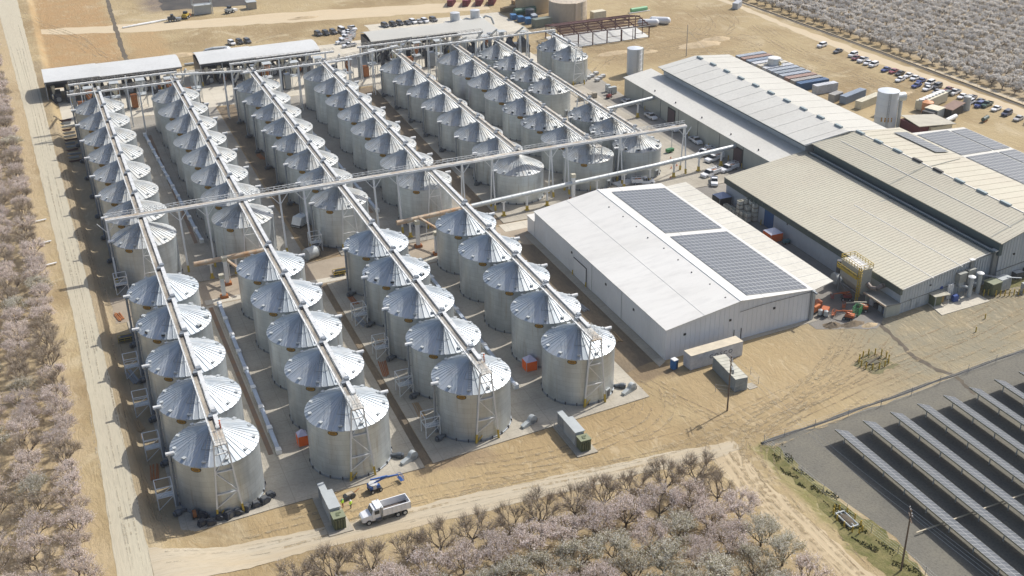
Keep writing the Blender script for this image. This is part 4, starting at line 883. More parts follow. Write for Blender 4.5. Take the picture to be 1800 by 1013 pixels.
for i, (x, y) in enumerate([(155,399),(160.5,400),(166,401),(171.5,402),(149.5,398)]):
    t = thing('cleaner_machine', 'dark wedge-shaped cleaner, number %s of five behind the fifth to seventh silo rows' % ['two','three','four','five','one'][i], 'machine', (x, y, 0), 0, 'dark wedge cleaners behind the silos')
    b = MB(); b.prism([(-2.2,4.5),(2.0,4.5),(-.4,7.9)], -2.4, 2.4, 'y'); b.build('hood', dark_navy, t)
    b = MB(); b.box(-1.9, 1.8, -2, 2, 2.3, 4.5); b.build('body', darkgrey, t)
    b = MB()
    for dx in (-1.8, 1.7):
        for dy in (-1.9, 1.9): b.box(dx-.12, dx+.12, dy-.12, dy+.12, 0, 2.3)
    b.build('stand', galv_dark, t)

# ------------------------------------------------------------------ tanks and cyclones
def tank(name, label, x, y, r, h, m, rings=5, cone=.6, extras=None, cat='tank'):
    t = thing(name, label, cat, (x, y, 0)); b = MB(); b.lathe([(r, 0), (r, h)], 40)
    for k in range(1, rings): b.lathe([(r+.01, h*k/rings-.06), (r+.07, h*k/rings), (r+.01, h*k/rings+.06)], 40)
    b.build('shell', m, t, smooth=True); c = MB(); c.lathe([(r+.05, h-.02), (r*.5, h+cone*.6), (.01, h+cone)], 40); c.build('lid', m, t, smooth=True)
    return t
def ladder(t, x, y, r, h, a):
    b = MB(); cx, cy = math.cos(a), math.sin(a)
    for s_ in (-.25, .25): b.bar(((r+.25)*cx-s_*cy, (r+.25)*cy+s_*cx, .5), ((r+.25)*cx-s_*cy, (r+.25)*cy+s_*cx, h+.6), .07)
    for k in range(int(h/.5)): b.bar(((r+.25)*cx+.25*cy, (r+.25)*cy-.25*cx, .8+k*.5), ((r+.25)*cx-.25*cy, (r+.25)*cy+.25*cx, .8+k*.5), .05)
    b.build('ladder', galv_dark, t)
t = tank('beige_tank', 'large beige cylindrical tank with a flat lid behind the red steel frame', 210.6, 446, 8.0, 8.4, beige_tank, 4, .5)
b = MB(); n = 24
for k in range(n):
    a, a2 = 2*PI*k/n, 2*PI*(k+1)/n; b.bar((7.9*math.cos(a), 7.9*math.sin(a), 8.4), (7.9*math.cos(a), 7.9*math.sin(a), 9.4), .06); b.bar((7.9*math.cos(a), 7.9*math.sin(a), 9.4), (7.9*math.cos(a2), 7.9*math.sin(a2), 9.4), .05)
b.build('top_railing', galv, t); ladder(t, 0, 0, 8.0, 8.4, R(-70))
MB().box(-.5, .5, -8.5, -7.9, 0, 8.4).build('vertical_chute', mat('chute_beige', (.56,.47,.37), .6), t)
t = tank('beige_tank', 'beige tank partly cut off by the top edge behind the other beige tank', 204.4, 467, 8.2, 9.6, mat('tan_tank_paint', (.47,.385,.25), .6, n1=.4, s1=.3, stretch=(1,1,.3)), 4, .5); ladder(t, 0, 0, 8.2, 9.6, R(-60))
t = tank('dust_silo', 'tall pale blue-white tank standing at the far corner of the cream warehouse', 199.2, 365.5, 2.7, 9.4, bluewhite, 5, .3, cat='silo'); ladder(t, 0, 0, 2.7, 9, R(-95))
b = MB(); b.tube((3.4, .6, 0), (3.4, .6, 8.8), .55); b.tube((3.4, .6, 8.6), (1.6, .3, 9), .5); b.build('side_duct', galv, t)
t = tank('dust_silo', 'tall pale tank with a round cyclone head behind the ridge of the long warehouse', 242.0, 280.0, 3.3, 12.4, bluewhite, 6, .3, cat='silo'); ladder(t, 0, 0, 3.3, 12, R(-120))
b = MB(); b.tube((2.2, -1.2, 10.2), (5.2, -1.2, 10.2), 1.4, n=16); b.tube((4.2, -1.2, 9), (4.2, -1.2, 0), .6, n=10); b.tube((3.0, -2.6, 9), (3.0, -2.6, 0), .35, n=8); b.build('cyclone_head', galv, t, smooth=True)
b = MB()
for a in (-105, -140): q = R(a); b.add([(3.36*math.cos(q+s_*.22), 3.36*math.sin(q+s_*.22), z) for s_, z in ((-1, 3.2), (1, 3.2), (1, 4.6), (-1, 4.6))], [(0,1,2,3)])
b.build('warning_plate', amber, t)
t = tank('water_tank', 'short round white tank with a yellow ladder beside the parked containers', 245.8, 346.5, 2.3, 5.0, mat('white_tank_paint', (.68,.69,.67), .5, n1=.3, s1=.5), 3, .2)
b = MB()
for k in range(5): b.box(.6+k*.35, 1.0+k*.35, -3.1, -2.3, 3.0-k*.6, 3.2-k*.6)
for s_ in (-2.3, -3.1): b.bar((.5, s_, 4.2), (2.6, s_, 1.2), .12); b.bar((.5, s_, 0), (.5, s_, 4.2), .12); b.bar((2.6, s_, 0), (2.6, s_, 1.2), .12)
b.build('yellow_stair', yellow, t)
for i, (x, y) in enumerate([(156.0, 434.0), (164.6, 434.4)]):
    t = tank('cyclone', 'white cyclone at the rear of the wide grey shed, the %s one' % ['left', 'right'][i], x, y, 1.9, 11.5, mat('cyclone_white', (.60,.62,.64), .4, .2, n1=.3, s1=.5), 3, .3, cat='cyclone')
    b = MB(); b.path([(1.6, -.4, 8.6), (3.4, -1.4, 7.2), (4.6, -2.6, 5.4), (4.8, -3.0, 3)], .55, 10); b.path([(1.6, .6, 6.4), (4.4, -.4, 8.8), (6.2, -1.6, 8.2), (7.0, -2.4, 5.6)], .42, 10); b.path([(-1.2, -1.4, 0), (-1.2, -1.4, 6)], .4); b.build('duct', galv, t, smooth=True)
t = thing('dust_duct', 'white ducting and cyclone standing behind the second open shed', 'duct', (60, 444, 0)); b = MB(); b.lathe([(1.6,0),(1.6,5.4),(.8,6)], 20, c=(8,0), cap1=True); b.build('cyclone_body', MATS['cyclone_white'], t, smooth=True)
b = MB(); b.path([(8, 0, 5.6), (3, 0, 5.8), (0, 0, 5.4), (-.8, 0, 1)], .7, 10); b.path([(-8, 2, .6), (0, 1.6, .6)], .5); b.path([(10, 1.5, .6), (20, 0, .6)], .5); b.build('duct', galv, t, smooth=True)

# ------------------------------------------------------------------ red steel frame
t = thing('unfinished_building', 'bare red-brown steel building frame standing on a new concrete slab', 'frame', (189.5, 405, 0)); Wd, Dp, ze, zr = 38, 18, 5.0, 6.6
for k in range(7):
    x = .4+k*(Wd-.8)/6; b = MB()
    b.box(x-.16, x+.16, .3, .7, .2, ze); b.box(x-.16, x+.16, Dp-.7, Dp-.3, .2, ze); b.bar((x, .5, ze), (x, Dp/2, zr), .2, .45); b.bar((x, Dp/2, zr), (x, Dp-.5, ze), .2, .45)
    if k in (0, 6): b.box(x-.12, x+.12, Dp*.33, Dp*.33+.25, .2, 6); b.box(x-.12, x+.12, Dp*.66, Dp*.66+.25, .2, 6)
    b.build('portal_frame', redox, t)
for k in range(9):
    f = k/8; y = .4+f*(Dp-.8); z = ze+(zr-ze)*(1-abs(2*f-1))+.28; MB().bar((0, y, z), (Wd, y, z), .17, .26).build('purlin', redox, t)
b = MB()
for k in range(23): y = .6+k*.77; z = ze+(zr-ze)*(1-abs(2*y/Dp-1))+.30; b.bar((0, y, z), (Wd*(.55+.42*((k*7)%5)/4), y, z), .16, .2)
b.build('roof_battens', redox, t)
for z in (2.0, 3.6, 5.05): MB().bar((.4, Dp-.4, z), (Wd-.4, Dp-.4, z), .14).build('wall_girt', redox, t)
for k in (0, 3, 5): x = .4+k*(Wd-.8)/6; MB().bar((x, .4, 2.4), (x+(Wd-.8)/6, .4, 2.4), .14).build('wall_girt', redox, t)
MB().bar((22, .35, ze), (Wd, .35, ze), .22, .3).build('eave_gutter', white_steel, t)
b = MB(); b.box(25.4, 25.6, .3, .5, .2, 4.6); b.box(30.2, 30.4, .3, .5, .2, 4.6); b.build('door_jamb', redox, t)

# ------------------------------------------------------------------ big overhead ducts
def pipe_run(label, pts, r, posts, m, footm=yellow):
    t = thing('overhead_duct', label, 'duct', (pts[0][0], pts[0][1], 0)); o = Vector((pts[0][0], pts[0][1], 0)); P_ = [Vector(p)-o for p in pts]
    b = MB(); b.path(P_, r, 16)
    tot = sum((c-a).length for a, c in zip(P_, P_[1:]))
    for a, c in zip(P_, P_[1:]):
        n = int((c-a).length/3)
        for k in range(1, n): q = a.lerp(c, k/n); d = (c-a).normalized(); b.tube(q-d*.08, q+d*.08, r+.06, n=16)
    b.build('duct_tube', m, t, smooth=True)
    for x, y, z in posts:
        q = MB(); p = Vector((x, y, 0))-o; q.box(p.x-.2, p.x+.2, p.y-.2, p.y+.2, 1.5, z); q.box(p.x-.7, p.x+.7, p.y-.15, p.y+.15, z-.3, z)
        q.build('duct_post', white_steel, t); f_ = MB(); f_.box(p.x-.3, p.x+.3, p.y-.3, p.y+.3, 0, 1.5); f_.box(p.x-.55, p.x+.55, p.y-.45, p.y+.45, 0, .35); f_.build('post_foot', footm, t)
    return t
pipe_run('long steel duct crossing the site into the cream warehouse wall', [(98,265.6,4.9),(128,268.8,4.9),(155,270.9,5.0),(184.2,274.6,5.1)], .62, [(107.5,266.4,4.3),(114.6,267.3,4.3),(120.8,268.0,4.3),(136.5,269.5,4.4),(145.2,270.1,4.4),(153.7,270.8,4.4),(162,271.8,4.4),(170.8,272.9,4.4),(179,274.0,4.5)], galv)
pipe_run('rusty steel duct between the fourth silo row and the cross road', [(77,263.4,4.9),(98,265.6,4.9)], .62, [(80.6,263.8,4.3),(93,265.2,4.3)], mat('rusty_duct', (.46,.40,.31), .6, .2, n1=.9, s1=.5, col2=(.40,.22,.10)))
pipe_run('rusty steel duct in front of the second silo row', [(26.0,261.0,4.6),(44.0,261.6,4.8)], .62, [(29.8,261.2,4.0),(35.8,261.4,4.2)], MATS['rusty_duct'])
pipe_run('steel duct joining the right-hand silos to the far end of the cream warehouse', [(158,318.8,5.2),(184.2,323.4,5.4)], .6, [(168.5,320.7,4.6),(177.5,322.3,4.7)], galv)
for i, (x, y, h_) in enumerate([(32.6,256.4,6.8),(30.6,250.0,5.6),(80.6,257.6,6.8),(83.4,251.5,5.8),(128.9,268.7,7.2)]):
    t = thing('bucket_elevator', ['tall white elevator box by the cross road in front of the second silo row','white elevator box nearest the viewer beside the first silo row gap','white elevator box by the rusty duct of the fourth silo row','white elevator box behind the dark water barrel','tall white elevator box where the long steel duct bends'][i], 'elevator', (x, y, 0))
    b = MB(); b.box(-.45, .45, -.4, .4, 0, h_); b.build('casing', white_steel, t); b = MB(); b.box(-.6, .6, -.55, .55, h_-.5, h_+.45); b.build('head', cream, t); MB().box(-.9, .9, -.7, .7, 0, .7).build('boot', rust, t)
for i, (x, y) in enumerate([(34.8,252.6),(85.0,254.5)]):
    t = thing('inclined_conveyor', ['slanting rust-stained conveyor on posts left of the third silo row','slanting rust-stained conveyor on posts left of the fourth silo row'][i], 'conveyor', (x, y, 0)); b = MB(); b.bar((-2, 8, 5.4), (2.0, -2.5, 4.2), .55, .5); b.build('trough', MATS['rusty_duct'], t)
    for p in ((-1.2, 5.8, 5.0), (1.6, -1.8, 4.2), (.6, .8, 4.4)): MB().bar((p[0], p[1], 0), p, .16).build('post', white_steel, t)
    MB().box(1.5, 3.4, -3.6, -1.8, .3, 1.7).build('hopper_box', rust, t)
# covered ground conveyors between rows
for lab, x0, y0, x1, y1, g_ in (('pale ground conveyor channel between the first two silo rows, near half',28.2,183.0,28.8,246.0,0),('pale ground conveyor channel between the first two silo rows, far half',31.0,283,28.2,372,0),('pale ground conveyor channel between the third and fourth silo rows, near half',76.9,186,77.6,247.5,0),('pale ground conveyor channel between the third and fourth silo rows, far half',77.6,283,76.8,372,0)):
    t = thing('ground_conveyor', lab, 'conveyor', (x0, y0, 0)); b = MB(); d = Vector((x1-x0, y1-y0, 0)); b.bar((0, 0, .55), (d.x, d.y, .55), .75, .55); b.build('channel', mat('pale_blue_steel', (.46,.52,.60), .45, .2, n1=.5, s1=.3), t)
    n = int(d.length/7.8)
    for k in range(n+1): q = d*(k/n); MB().box(q.x-.5, q.x+.5, q.y-.6, q.y+.6, .15, 1.05).build('inlet_box', white_steel, t)
    b = MB(); b.box(-1.9, -1.0, 0, d.y, .152, .19); b.build('floor_grate', mat('rusty_grate', (.16,.12,.09), .8, n1=.8, s1=.5, col2=(.24,.13,.06)), t)
# ------------------------------------------------------------------ vehicles
def wheel(par, x, y, r=.36, w=.24, z=None):
    b = MB(); b.tube((x, y-w/2, r), (x, y+w/2, r), r, n=14); o = b.build('wheel', rubber, par)
    s_ = 1 if y > 0 else -1; c = MB(); c.tube((x, y+s_*(w/2-.02), r), (x, y+s_*(w/2+.015), r), r*.55, n=10); c.build('rim', galv, o); return o
def loft(b, secs, mi=0):
    """secs: list of (x, [(y,z)...]) same count -> closed body"""
    n = len(secs[0][1]); vs = [(x, y, z) for x, pr in secs for y, z in pr]
    fs = [(i*n+k, i*n+(k+1) % n, (i+1)*n+(k+1) % n, (i+1)*n+k) for i in range(len(secs)-1) for k in range(n)]
    fs += [tuple(range(n))[::-1], tuple((len(secs)-1)*n+k for k in range(n))]; b.add(vs, fs, mi)
def car_proto(kind, col, name=None):
    """nose towards -x, centred on the origin"""
    Ls, Wd = {'sedan': (4.7, 1.85), 'suv': (4.8, 1.95), 'pickup': (5.8, 2.0), 'van': (5.6, 2.05), 'service': (6.6, 2.2)}[kind]
    t = thing({'sedan': 'parked_car', 'suv': 'parked_suv', 'pickup': 'pickup_truck', 'van': 'service_truck', 'service': 'service_truck'}[kind], '-', {'sedan': 'car', 'suv': 'car', 'pickup': 'pickup truck', 'service': 'service truck', 'van': 'van'}[kind])
    h = Ls/2; w_ = Wd/2; b = MB()
    belt = {'sedan': .92, 'suv': 1.08, 'pickup': 1.12, 'van': 1.2, 'service': 1.15}[kind]
    def sec(x, top, wd, bot=.32): return (x, [(-wd, bot), (-wd*1.0, (bot+top)/2), (-wd*.93, top), (wd*.93, top), (wd, (bot+top)/2), (wd, bot)])
    if kind == 'sedan': S = [(-h, .62, .80), (-h+.25, .78, .96), (-h+1.3, belt, 1), (-.1, belt+.02, 1), (h-.9, belt+.02, 1), (h-.15, .90, .95), (h, .70, .85)]
    elif kind == 'suv': S = [(-h, .72, .82), (-h+.2, .95, .96), (-h+1.2, belt, 1), (0, belt, 1), (h-.25, belt, 1), (h, .95, .93)]
    else: S = [(-h, .78, .85), (-h+.15, 1.0, .97), (-h+1.3, belt, 1), (-.2, belt, 1), (h-.1, belt, 1), (h, 1.0, .97)]
    if kind in ('pickup', 'service'): S = S[:4]+[((.35), belt, 1)]
    loft(b, [sec(x, z, w_*k) for x, z, k in S])
    if kind == 'pickup':
        for s_ in (-1, 1): b.box(.35, h, s_*w_-.06 if s_ > 0 else -w_, w_ if s_ > 0 else -w_+.06, .42, belt)
        b.box(.35, h, -w_, w_, .42, .72); b.box(h-.08, h, -w_, w_, .42, belt)
    body = b.build('body', col, t, smooth=True, bevel=.03)
    c0, c1, c2, c3, zt = {'sedan': (-1.05, -.35, .95, 1.75, 1.42), 'suv': (-1.25, -.6, 1.9, 2.3, 1.74), 'pickup': (-1.35, -.7, .15, .34, 1.82), 'van': (-1.6, -.9, 2.6, 2.75, 2.2), 'service': (-1.75, -1.1, -.15, .0, 1.95)}[kind]
    g_ = MB(); loft(g_, [(c0, [(-w_*.90, belt-.03), (w_*.90, belt-.03), (w_*.90, belt), (-w_*.90, belt)]), (c1, [(-w_*.92, belt-.03), (w_*.92, belt-.03), (w_*.76, zt-.05), (-w_*.76, zt-.05)]), (c2, [(-w_*.92, belt-.03), (w_*.92, belt-.03), (w_*.76, zt-.05), (-w_*.76, zt-.05)]), (c3, [(-w_*.90, belt-.03), (w_*.90, belt-.03), (w_*.88, belt), (-w_*.88, belt)])])
    g_.build('windows', glass, t)
    r_ = MB(); r_.box(c1-.02, c2+.02, -w_*.78, w_*.78, zt-.06, zt)
    for xx in (c1, (c1+c2)/2, c2):
        for s_ in (-1, 1): r_.bar((xx, s_*w_*.93, belt), (xx, s_*w_*.765, zt-.02), .07)
    r_.build('roof', col, t, bevel=.02)
    if kind == 'pickup': MB().box(.42, h-.1, -w_+.08, w_-.08, .72, .76).build('load_bed', darkgrey, t)
    if kind == 'service':
        q = MB(); q.box(.15, h, -w_, w_, .6, 1.0); 
        for s_ in (-1, 1): q.box(.15, h, min(s_*w_, s_*(w_-.45)), max(s_*w_, s_*(w_-.45)), 1.0, 1.62)
        q.build('utility_bed', col, t); q = MB()
        for s_ in (-1, 1): q.bar((.2, s_*(w_-.2), 2.1), (h-.1, s_*(w_-.2), 2.1), .07)
        for x in (.3, h*.55, h-.2):
            q.bar((x, -w_+.2, 2.1), (x, w_-.2, 2.1), .06)
            for s_ in (-1, 1): q.bar((x, s_*(w_-.2), 1.6), (x, s_*(w_-.2), 2.1), .06)
        q.build('ladder_rack', white_steel, t); q = MB(); q.box(.6, 2.2, -.5, .4, 1.0, 1.5); q.box(1.4, 2.9, -.2, .55, 1.0, 1.3, 1); q.build('tools', [rust, darkgrey], t)
    rw = .38 if kind != 'sedan' else .33
    for x in (-h+.95, h-1.05):
        for s_ in (-1, 1): wheel(t, x, s_*(w_-.08), rw)
    l_ = MB()
    for s_ in (-1, 1):
        o = MB().box(-h-.02, -h+.08, s_*w_*.62-.16, s_*w_*.62+.16, .62, .80).build('headlight', pv_frame, t)
        o = MB().box(h-.06, h+.02, s_*w_*.72-.14, s_*w_*.72+.14, .75, .95).build('tail_light', mat('red_lens', (.35,.01,.01), .3), t)
    return t
PAINT = {'white': white_paint, 'black': paint('black_car_paint', (.018,.019,.022)), 'dark grey': paint('dark_grey_car_paint', (.075,.08,.09)), 'dark red': paint('dark_red_car_paint', (.16,.02,.035)), 'blue': paint('blue_car_paint', (.02,.05,.22)), 'silver': paint('silver_car_paint', (.42,.42,.42)), 'olive': paint('olive_car_paint', (.055,.06,.045)), 'dark green': paint('dark_green_car_paint', (.012,.075,.055)), 'red': paint('red_car_paint', (.28,.03,.055)), 'grey': paint('grey_car_paint', (.20,.21,.24)), 'navy': paint('navy_car_paint', (.02,.035,.09))}
_cars = {}
def put_car(kind, colour, x, y, deg, label, group):
    k = (kind, colour)
    if k not in _cars:
        t = car_proto(kind, PAINT[colour]); bpy.context.view_layer.update(); _cars[k] = proto_tree(t); t.location = (x, y, .05); t.rotation_euler.z = R(deg); o = t
    else: o = dup(_cars[k], (x, y, .05), R(deg))
    o['label'] = label; o['group'] = group; return o
GR = 'cars parked in the dirt lot along the right-hand road'
lot = [('suv','white',280.4,365.3,20,'white SUV parked alone at the far end of the roadside lot'),('sedan','dark grey',281.2,356.3,20,'dark grey car parked alone, second from the far end of the roadside lot'),
('suv','white',283.0,349.6,22,'white SUV at the far end of the first packed group of roadside cars'),('sedan','dark red',281.6,345.9,22,'dark red car squeezed between the far white SUV and a white pickup'),('pickup','white',282.0,342.6,22,'white pickup beside the dark red car in the first roadside group'),('sedan','white',281.6,339.0,22,'white low car between a white pickup and a white SUV in the first roadside group'),('suv','white',281.7,335.9,22,'white SUV at the near end of the first roadside group'),
('sedan','blue',282.0,329.4,20,'blue car starting the second roadside group'),('sedan','red',283.1,326.5,20,'bright red car between a blue and a black car'),('sedan','black',283.5,323.6,20,'black car beside the bright red car'),('sedan','white',284.4,320.2,20,'white car just past the black car in the back line'),('sedan','white',284.5,316.8,20,'white car between another white car and a blue one in the back line'),('sedan','blue',284.4,313.4,20,'blue car beside a white SUV in the back line'),('suv','white',285.2,309.8,20,'white SUV between a blue and a dark grey car in the back line'),('suv','dark grey',285.0,306.0,20,'dark grey SUV beside the white SUV in the back line'),('sedan','dark red',286.0,301.6,20,'dark red car behind the large white pickup'),('pickup','white',285.6,298.0,20,'large white pickup between a dark red car and a white car'),('sedan','white',285.0,293.6,20,'white car just past the large white pickup'),('pickup','silver',286.0,290.8,20,'silver pickup with a dark bed in the middle of the roadside lot'),
('sedan','white',278.7,317.6,20,'white car at the far end of the short front line'),('sedan','blue',279.4,309.8,20,'blue car second in the short front line'),('sedan','white',280.4,305.4,20,'white car between a blue and a grey car in the front line'),('sedan','grey',280.7,301.0,20,'grey hatchback beside the olive SUV in the front line'),('suv','olive',281.6,297.4,20,'dark olive SUV at the near end of the front line'),
('suv','white',282.6,287.6,20,'white SUV next to the dark blue car by the air coolers'),('sedan','dark grey',286.6,287.2,20,'dark grey car behind the dark green pickup'),('suv','blue',283.8,284.2,20,'dark blue SUV between the white SUV and the dark green pickup'),('pickup','dark green',286.2,283.6,20,'dark green pickup in the near part of the roadside lot'),('sedan','white',286.0,279.0,20,'white car between the dark green pickup and the navy SUV'),('suv','navy',285.6,273.9,20,'navy SUV parked with space around it'),('sedan','silver',285.4,268.6,20,'silver car between the navy SUV and a blue car'),('sedan','blue',285.8,264.4,20,'blue car beside the last white pickup'),('pickup','white',286.2,260.0,20,'white pickup with dark bed at the near end of the roadside lot'),
('sedan','white',273.6,236.8,20,'white car farthest of the small group at the right edge'),('suv','white',273.8,233.4,20,'white SUV in the middle of the small group at the right edge'),('sedan','white',273.6,230.2,20,'white car nearest of the small group at the right edge')]
for k, c, x, y, a, lab in lot: put_car(k, c, x, y, a, lab, GR)
GY = 'work trucks parked by the cream warehouse'
for k, c, x, y, a, lab in [('pickup','white',180.8,335.6,92,'white pickup at the far end of the cream warehouse wall'),('pickup','white',180.9,319.6,92,'white pickup parked just before the far dark loading door'),('pickup','white',181.5,306.8,92,'white pickup with rusty load parked after the far dark loading door'),('pickup','white',182.4,294.0,88,'white pickup parked alone midway along the cream warehouse wall'),('pickup','white',181.8,286.0,15,'white pickup with dark bed behind the ladder-rack trucks'),('service','white',179.4,283.4,15,'white utility truck partly hidden behind the overhead duct'),('service','white',179.4,278.4,15,'white service truck with ladder rack right under the long overhead duct'),('service','white',179.0,269.8,15,'white service truck loaded with tools beside the near loading door'),('service','white',172.2,268.6,15,'white flatbed service truck in the open yard behind the canopy'),('pickup','white',170.0,263.0,60,'white crane truck at the corner of the low tan-roofed building'),('service','white',151.8,271.2,160,'white truck with tangled rusty tools behind the white warehouse')]: put_car(k, c, x, y, a, lab, GY)
GB = 'cars parked behind the open sheds'
back = [('suv','white',73.9,468.4),('suv','black',77.1,468.6),('suv','dark grey',80.2,468.4),('suv','dark grey',108.7,467.0),('suv','black',111.8,466.6),('suv','dark grey',115.0,467.0),('van','white',118.8,467.0),('pickup','white',123.7,469.4),('suv','dark grey',137.3,468),('suv','black',140.7,468),('suv','dark grey',143.9,468.4),('sedan','dark grey',147,468),('suv','white',149.6,468.4),('sedan','silver',152.2,468),('suv','white',154.6,467.6),('suv','dark grey',158.5,468)]
wh = ['leftmost of the three cars behind the second open shed','middle of the three cars behind the second open shed','rightmost of the three cars behind the second open shed','first of the dark trio right of the second shed','middle of the dark trio right of the second shed','last of the dark trio right of the second shed','beside the dark trio right of the second shed','at the end of the white trucks behind the grey shed']+['%s in the line behind the grey curved shed' % q for q in ('first','second','third','fourth','fifth','sixth','seventh','last')]
for (k, c, x, y), q in zip(back, wh): put_car(k, c, x, y, 100, '%s %s, %s' % (c, {'suv':'SUV','sedan':'car','van':'van','pickup':'pickup'}[k], q), GB)
for k, c, x, y, a, lab in [('pickup','white',119.6,460.2,8,'white pickup, far one of the stack left of the grey shed'),('service','white',117.6,455.6,8,'white service truck left of the grey shed'),('pickup','white',120.6,463.8,8,'white pickup topmost in the stack left of the grey shed'),('service','white',114.8,450.6,8,'white work truck second nearest left of the grey shed'),('pickup','white',115.4,444.6,8,'white crew-cab pickup parked alone nearest the grey shed corner'),('suv','black',48.6,393.0,0,'black SUV between the second and third silo rows')]: put_car(k, c, x, y, a, lab, GB)
# dump truck
t = thing('dump_truck', 'white dump truck with an empty open bed on the front gravel', 'dump truck', (40.5, 157.2, .02), R(3))
b = MB(); loft(b, [(-4.2, [(-.85,.75),(.85,.75),(.80,1.55),(-.80,1.55)]), (-3.9, [(-1.0,.7),(1.0,.7),(.92,1.75),(-.92,1.75)]), (-2.5, [(-1.1,.7),(1.1,.7),(1.05,2.0),(-1.05,2.0)])]); b.build('hood', white_paint, t, bevel=.05)
b = MB(); loft(b, [(-2.5, [(-1.12,.7),(1.12,.7),(1.12,1.95),(-1.12,1.95)]), (-2.2, [(-1.12,.7),(1.12,.7),(1.05,2.85),(-1.05,2.85)]), (-.95, [(-1.12,.7),(1.12,.7),(1.05,2.95),(-1.05,2.95)])]); cb = b.build('cab', white_paint, t, bevel=.05)
MB().quad((-2.56,-.95,2.0),(-2.56,.95,2.0),(-2.24,.88,2.75),(-2.24,-.88,2.75)).build('windscreen', glass, cb)
for s_ in (-1, 1): MB().box(-2.0, -1.15, s_*1.13-.02, s_*1.13+.02, 1.9, 2.6).build('side_window', glass, cb)
b = MB(); b.box(-4.0, 4.3, -.45, .45, .6, .95); b.tube((-1.9,-1.2,.75),(-.9,-1.2,.75),.33); b.tube((-1.9,1.2,.75),(-.9,1.2,.75),.33); b.build('chassis', darkgrey, t)
for s_ in (-1, 1): b = MB(); b.tube((-.75, s_*1.05, 1.0), (-.75, s_*1.05, 3.3), .09); b.build('exhaust_stack', galv, t)
b = MB()
for s_ in (-1, 1): b.box(-.5, 4.4, min(s_*1.25, s_*1.15), max(s_*1.25, s_*1.15), 1.2, 2.55); b.box(-.5, 4.4, min(s_*1.32, s_*1.15), max(s_*1.32, s_*1.15), 2.5, 2.62)
b.box(4.3, 4.42, -1.25, 1.25, 1.2, 2.6); b.box(-.6, -.48, -1.25, 1.25, 1.2, 2.9); b.box(-1.7, -.48, -1.2, 1.2, 2.98, 3.08)
for k in range(1, 6):
    for s_ in (-1, 1): b.box(-.5+k*.82-.05, -.5+k*.82+.05, s_*1.29-.04, s_*1.29+.04, 1.2, 2.5)
b.build('dump_bed', white_paint, t)
MB().box(-.48, 4.3, -1.14, 1.14, 1.2, 1.3).build('bed_floor', mat('worn_bed_floor', (.16,.13,.11), .7, n1=.6, s1=1), t)
for x, yy in ((-3.1, .98), (2.1, .98), (3.35, .98)):
    for s_ in (-1, 1): wheel(t, x, s_*yy, .52, .34)
for s_ in (-1, 1): MB().ball((-4.18, s_*.75, 1.15), .14, 8).build('headlight', pv_frame, t)
# boom lifts
def boom_lift(label, x, y, deg, m, boomm, ext=(3.6, 1.6), up=1.2, s=1.0):
    t = thing('boom_lift', label, 'boom lift', (x, y, .04), R(deg)); t.scale = (s,)*3
    b = MB(); b.box(-1.3, 1.3, -.75, .75, .45, .8); b.build('chassis', darkgrey, t)
    for xx in (-.95, .95):
        for yy in (-.95, .95): wheel(t, xx, yy, .45, .32)
    b = MB(); b.tube((0,0,.8),(0,0,.95),.6,n=14); b.box(-1.5, .9, -.9, -.25, .95, 1.75); b.box(-1.5, .9, .25, .9, .95, 1.75); b.box(-1.5,-1.0,-.9,.9,.95,1.7); b.build('turret', m, t, bevel=.08)
    b = MB(); b.bar((-1.2,0,1.6),(ext[0]*.55,0,2.0+up*.5),.28); b.bar((ext[0]*.55,0,2.0+up*.5),(-.9,0,2.35+up*.6),.26); b.bar((-.9,0,2.35+up*.6),(ext[0],0,1.6+up*.3),.24); b.build('boom', boomm, t)
    b = MB(); bx = ext[0]+.5
    b.box(bx-.4, bx+.4, -.9, .9, .6, .68)
    for q in ((-.4,-.9),(.4,-.9),(-.4,.9),(.4,.9),(-.4,0),(.4,0)): b.bar((bx+q[0],q[1],.6),(bx+q[0],q[1],1.7),.06)
    for z in (1.15, 1.7):
        b.bar((bx-.4,-.9,z),(bx-.4,.9,z),.06); b.bar((bx+.4,-.9,z),(bx+.4,.9,z),.06); b.bar((bx-.4,-.9,z),(bx+.4,-.9,z),.06); b.bar((bx-.4,.9,z),(bx+.4,.9,z),.06)
    b.bar((bx-.4,0,.8),(ext[0],0,1.6+up*.3),.12); b.build('platform_basket', m, t); return t
boom_lift('blue boom lift with a pale engine cover beside the front concrete pad', 41.2, 165.0, 8, lift_blue, lift_blue, (5.6, 1), 1.2, .82)
MB().tube((-.35,0,.95),(-.35,0,2.0),.98,n=20).build('engine_cover', mat('pale_cover', (.55,.56,.56), .5), bpy.data.objects['boom_lift'])
boom_lift('orange boom lift with cream folded boom beside the small open shed', 160.2, 184.4, 140, lift_orange, cream, (4.2, 1), .5, .85)
boom_lift('orange boom lift standing in the sun where the alley opens to the dirt', 155.0, 182.4, 128, lift_orange, lift_orange, (3.6, 1), .6, .8)
boom_lift('dark red boom lift in the shade under the yellow-railed dust collector', 160.2, 190.2, 150, mat('dark_red_machine', (.22,.035,.03), .5), lift_orange, (3.4, 1), .4, .8)
t = thing('cage_stack', 'stack of green tubular cages beside the orange lift', 'cage', (158.2, 183.6, .04), R(30)); b = MB()
for k in range(6): b.path([(-1.1,-.7,.3+k*.33),(1.1,-.7,.3+k*.33),(1.1,.7,.3+k*.33),(-1.1,.7,.3+k*.33),(-1.1,-.7,.3+k*.33)], .07, 6)
for q in ((-1.1,-.7),(1.1,-.7),(1.1,.7),(-1.1,.7)): b.bar((q[0],q[1],0),(q[0],q[1],2.2),.09)
b.build('cage', lift_green, t)
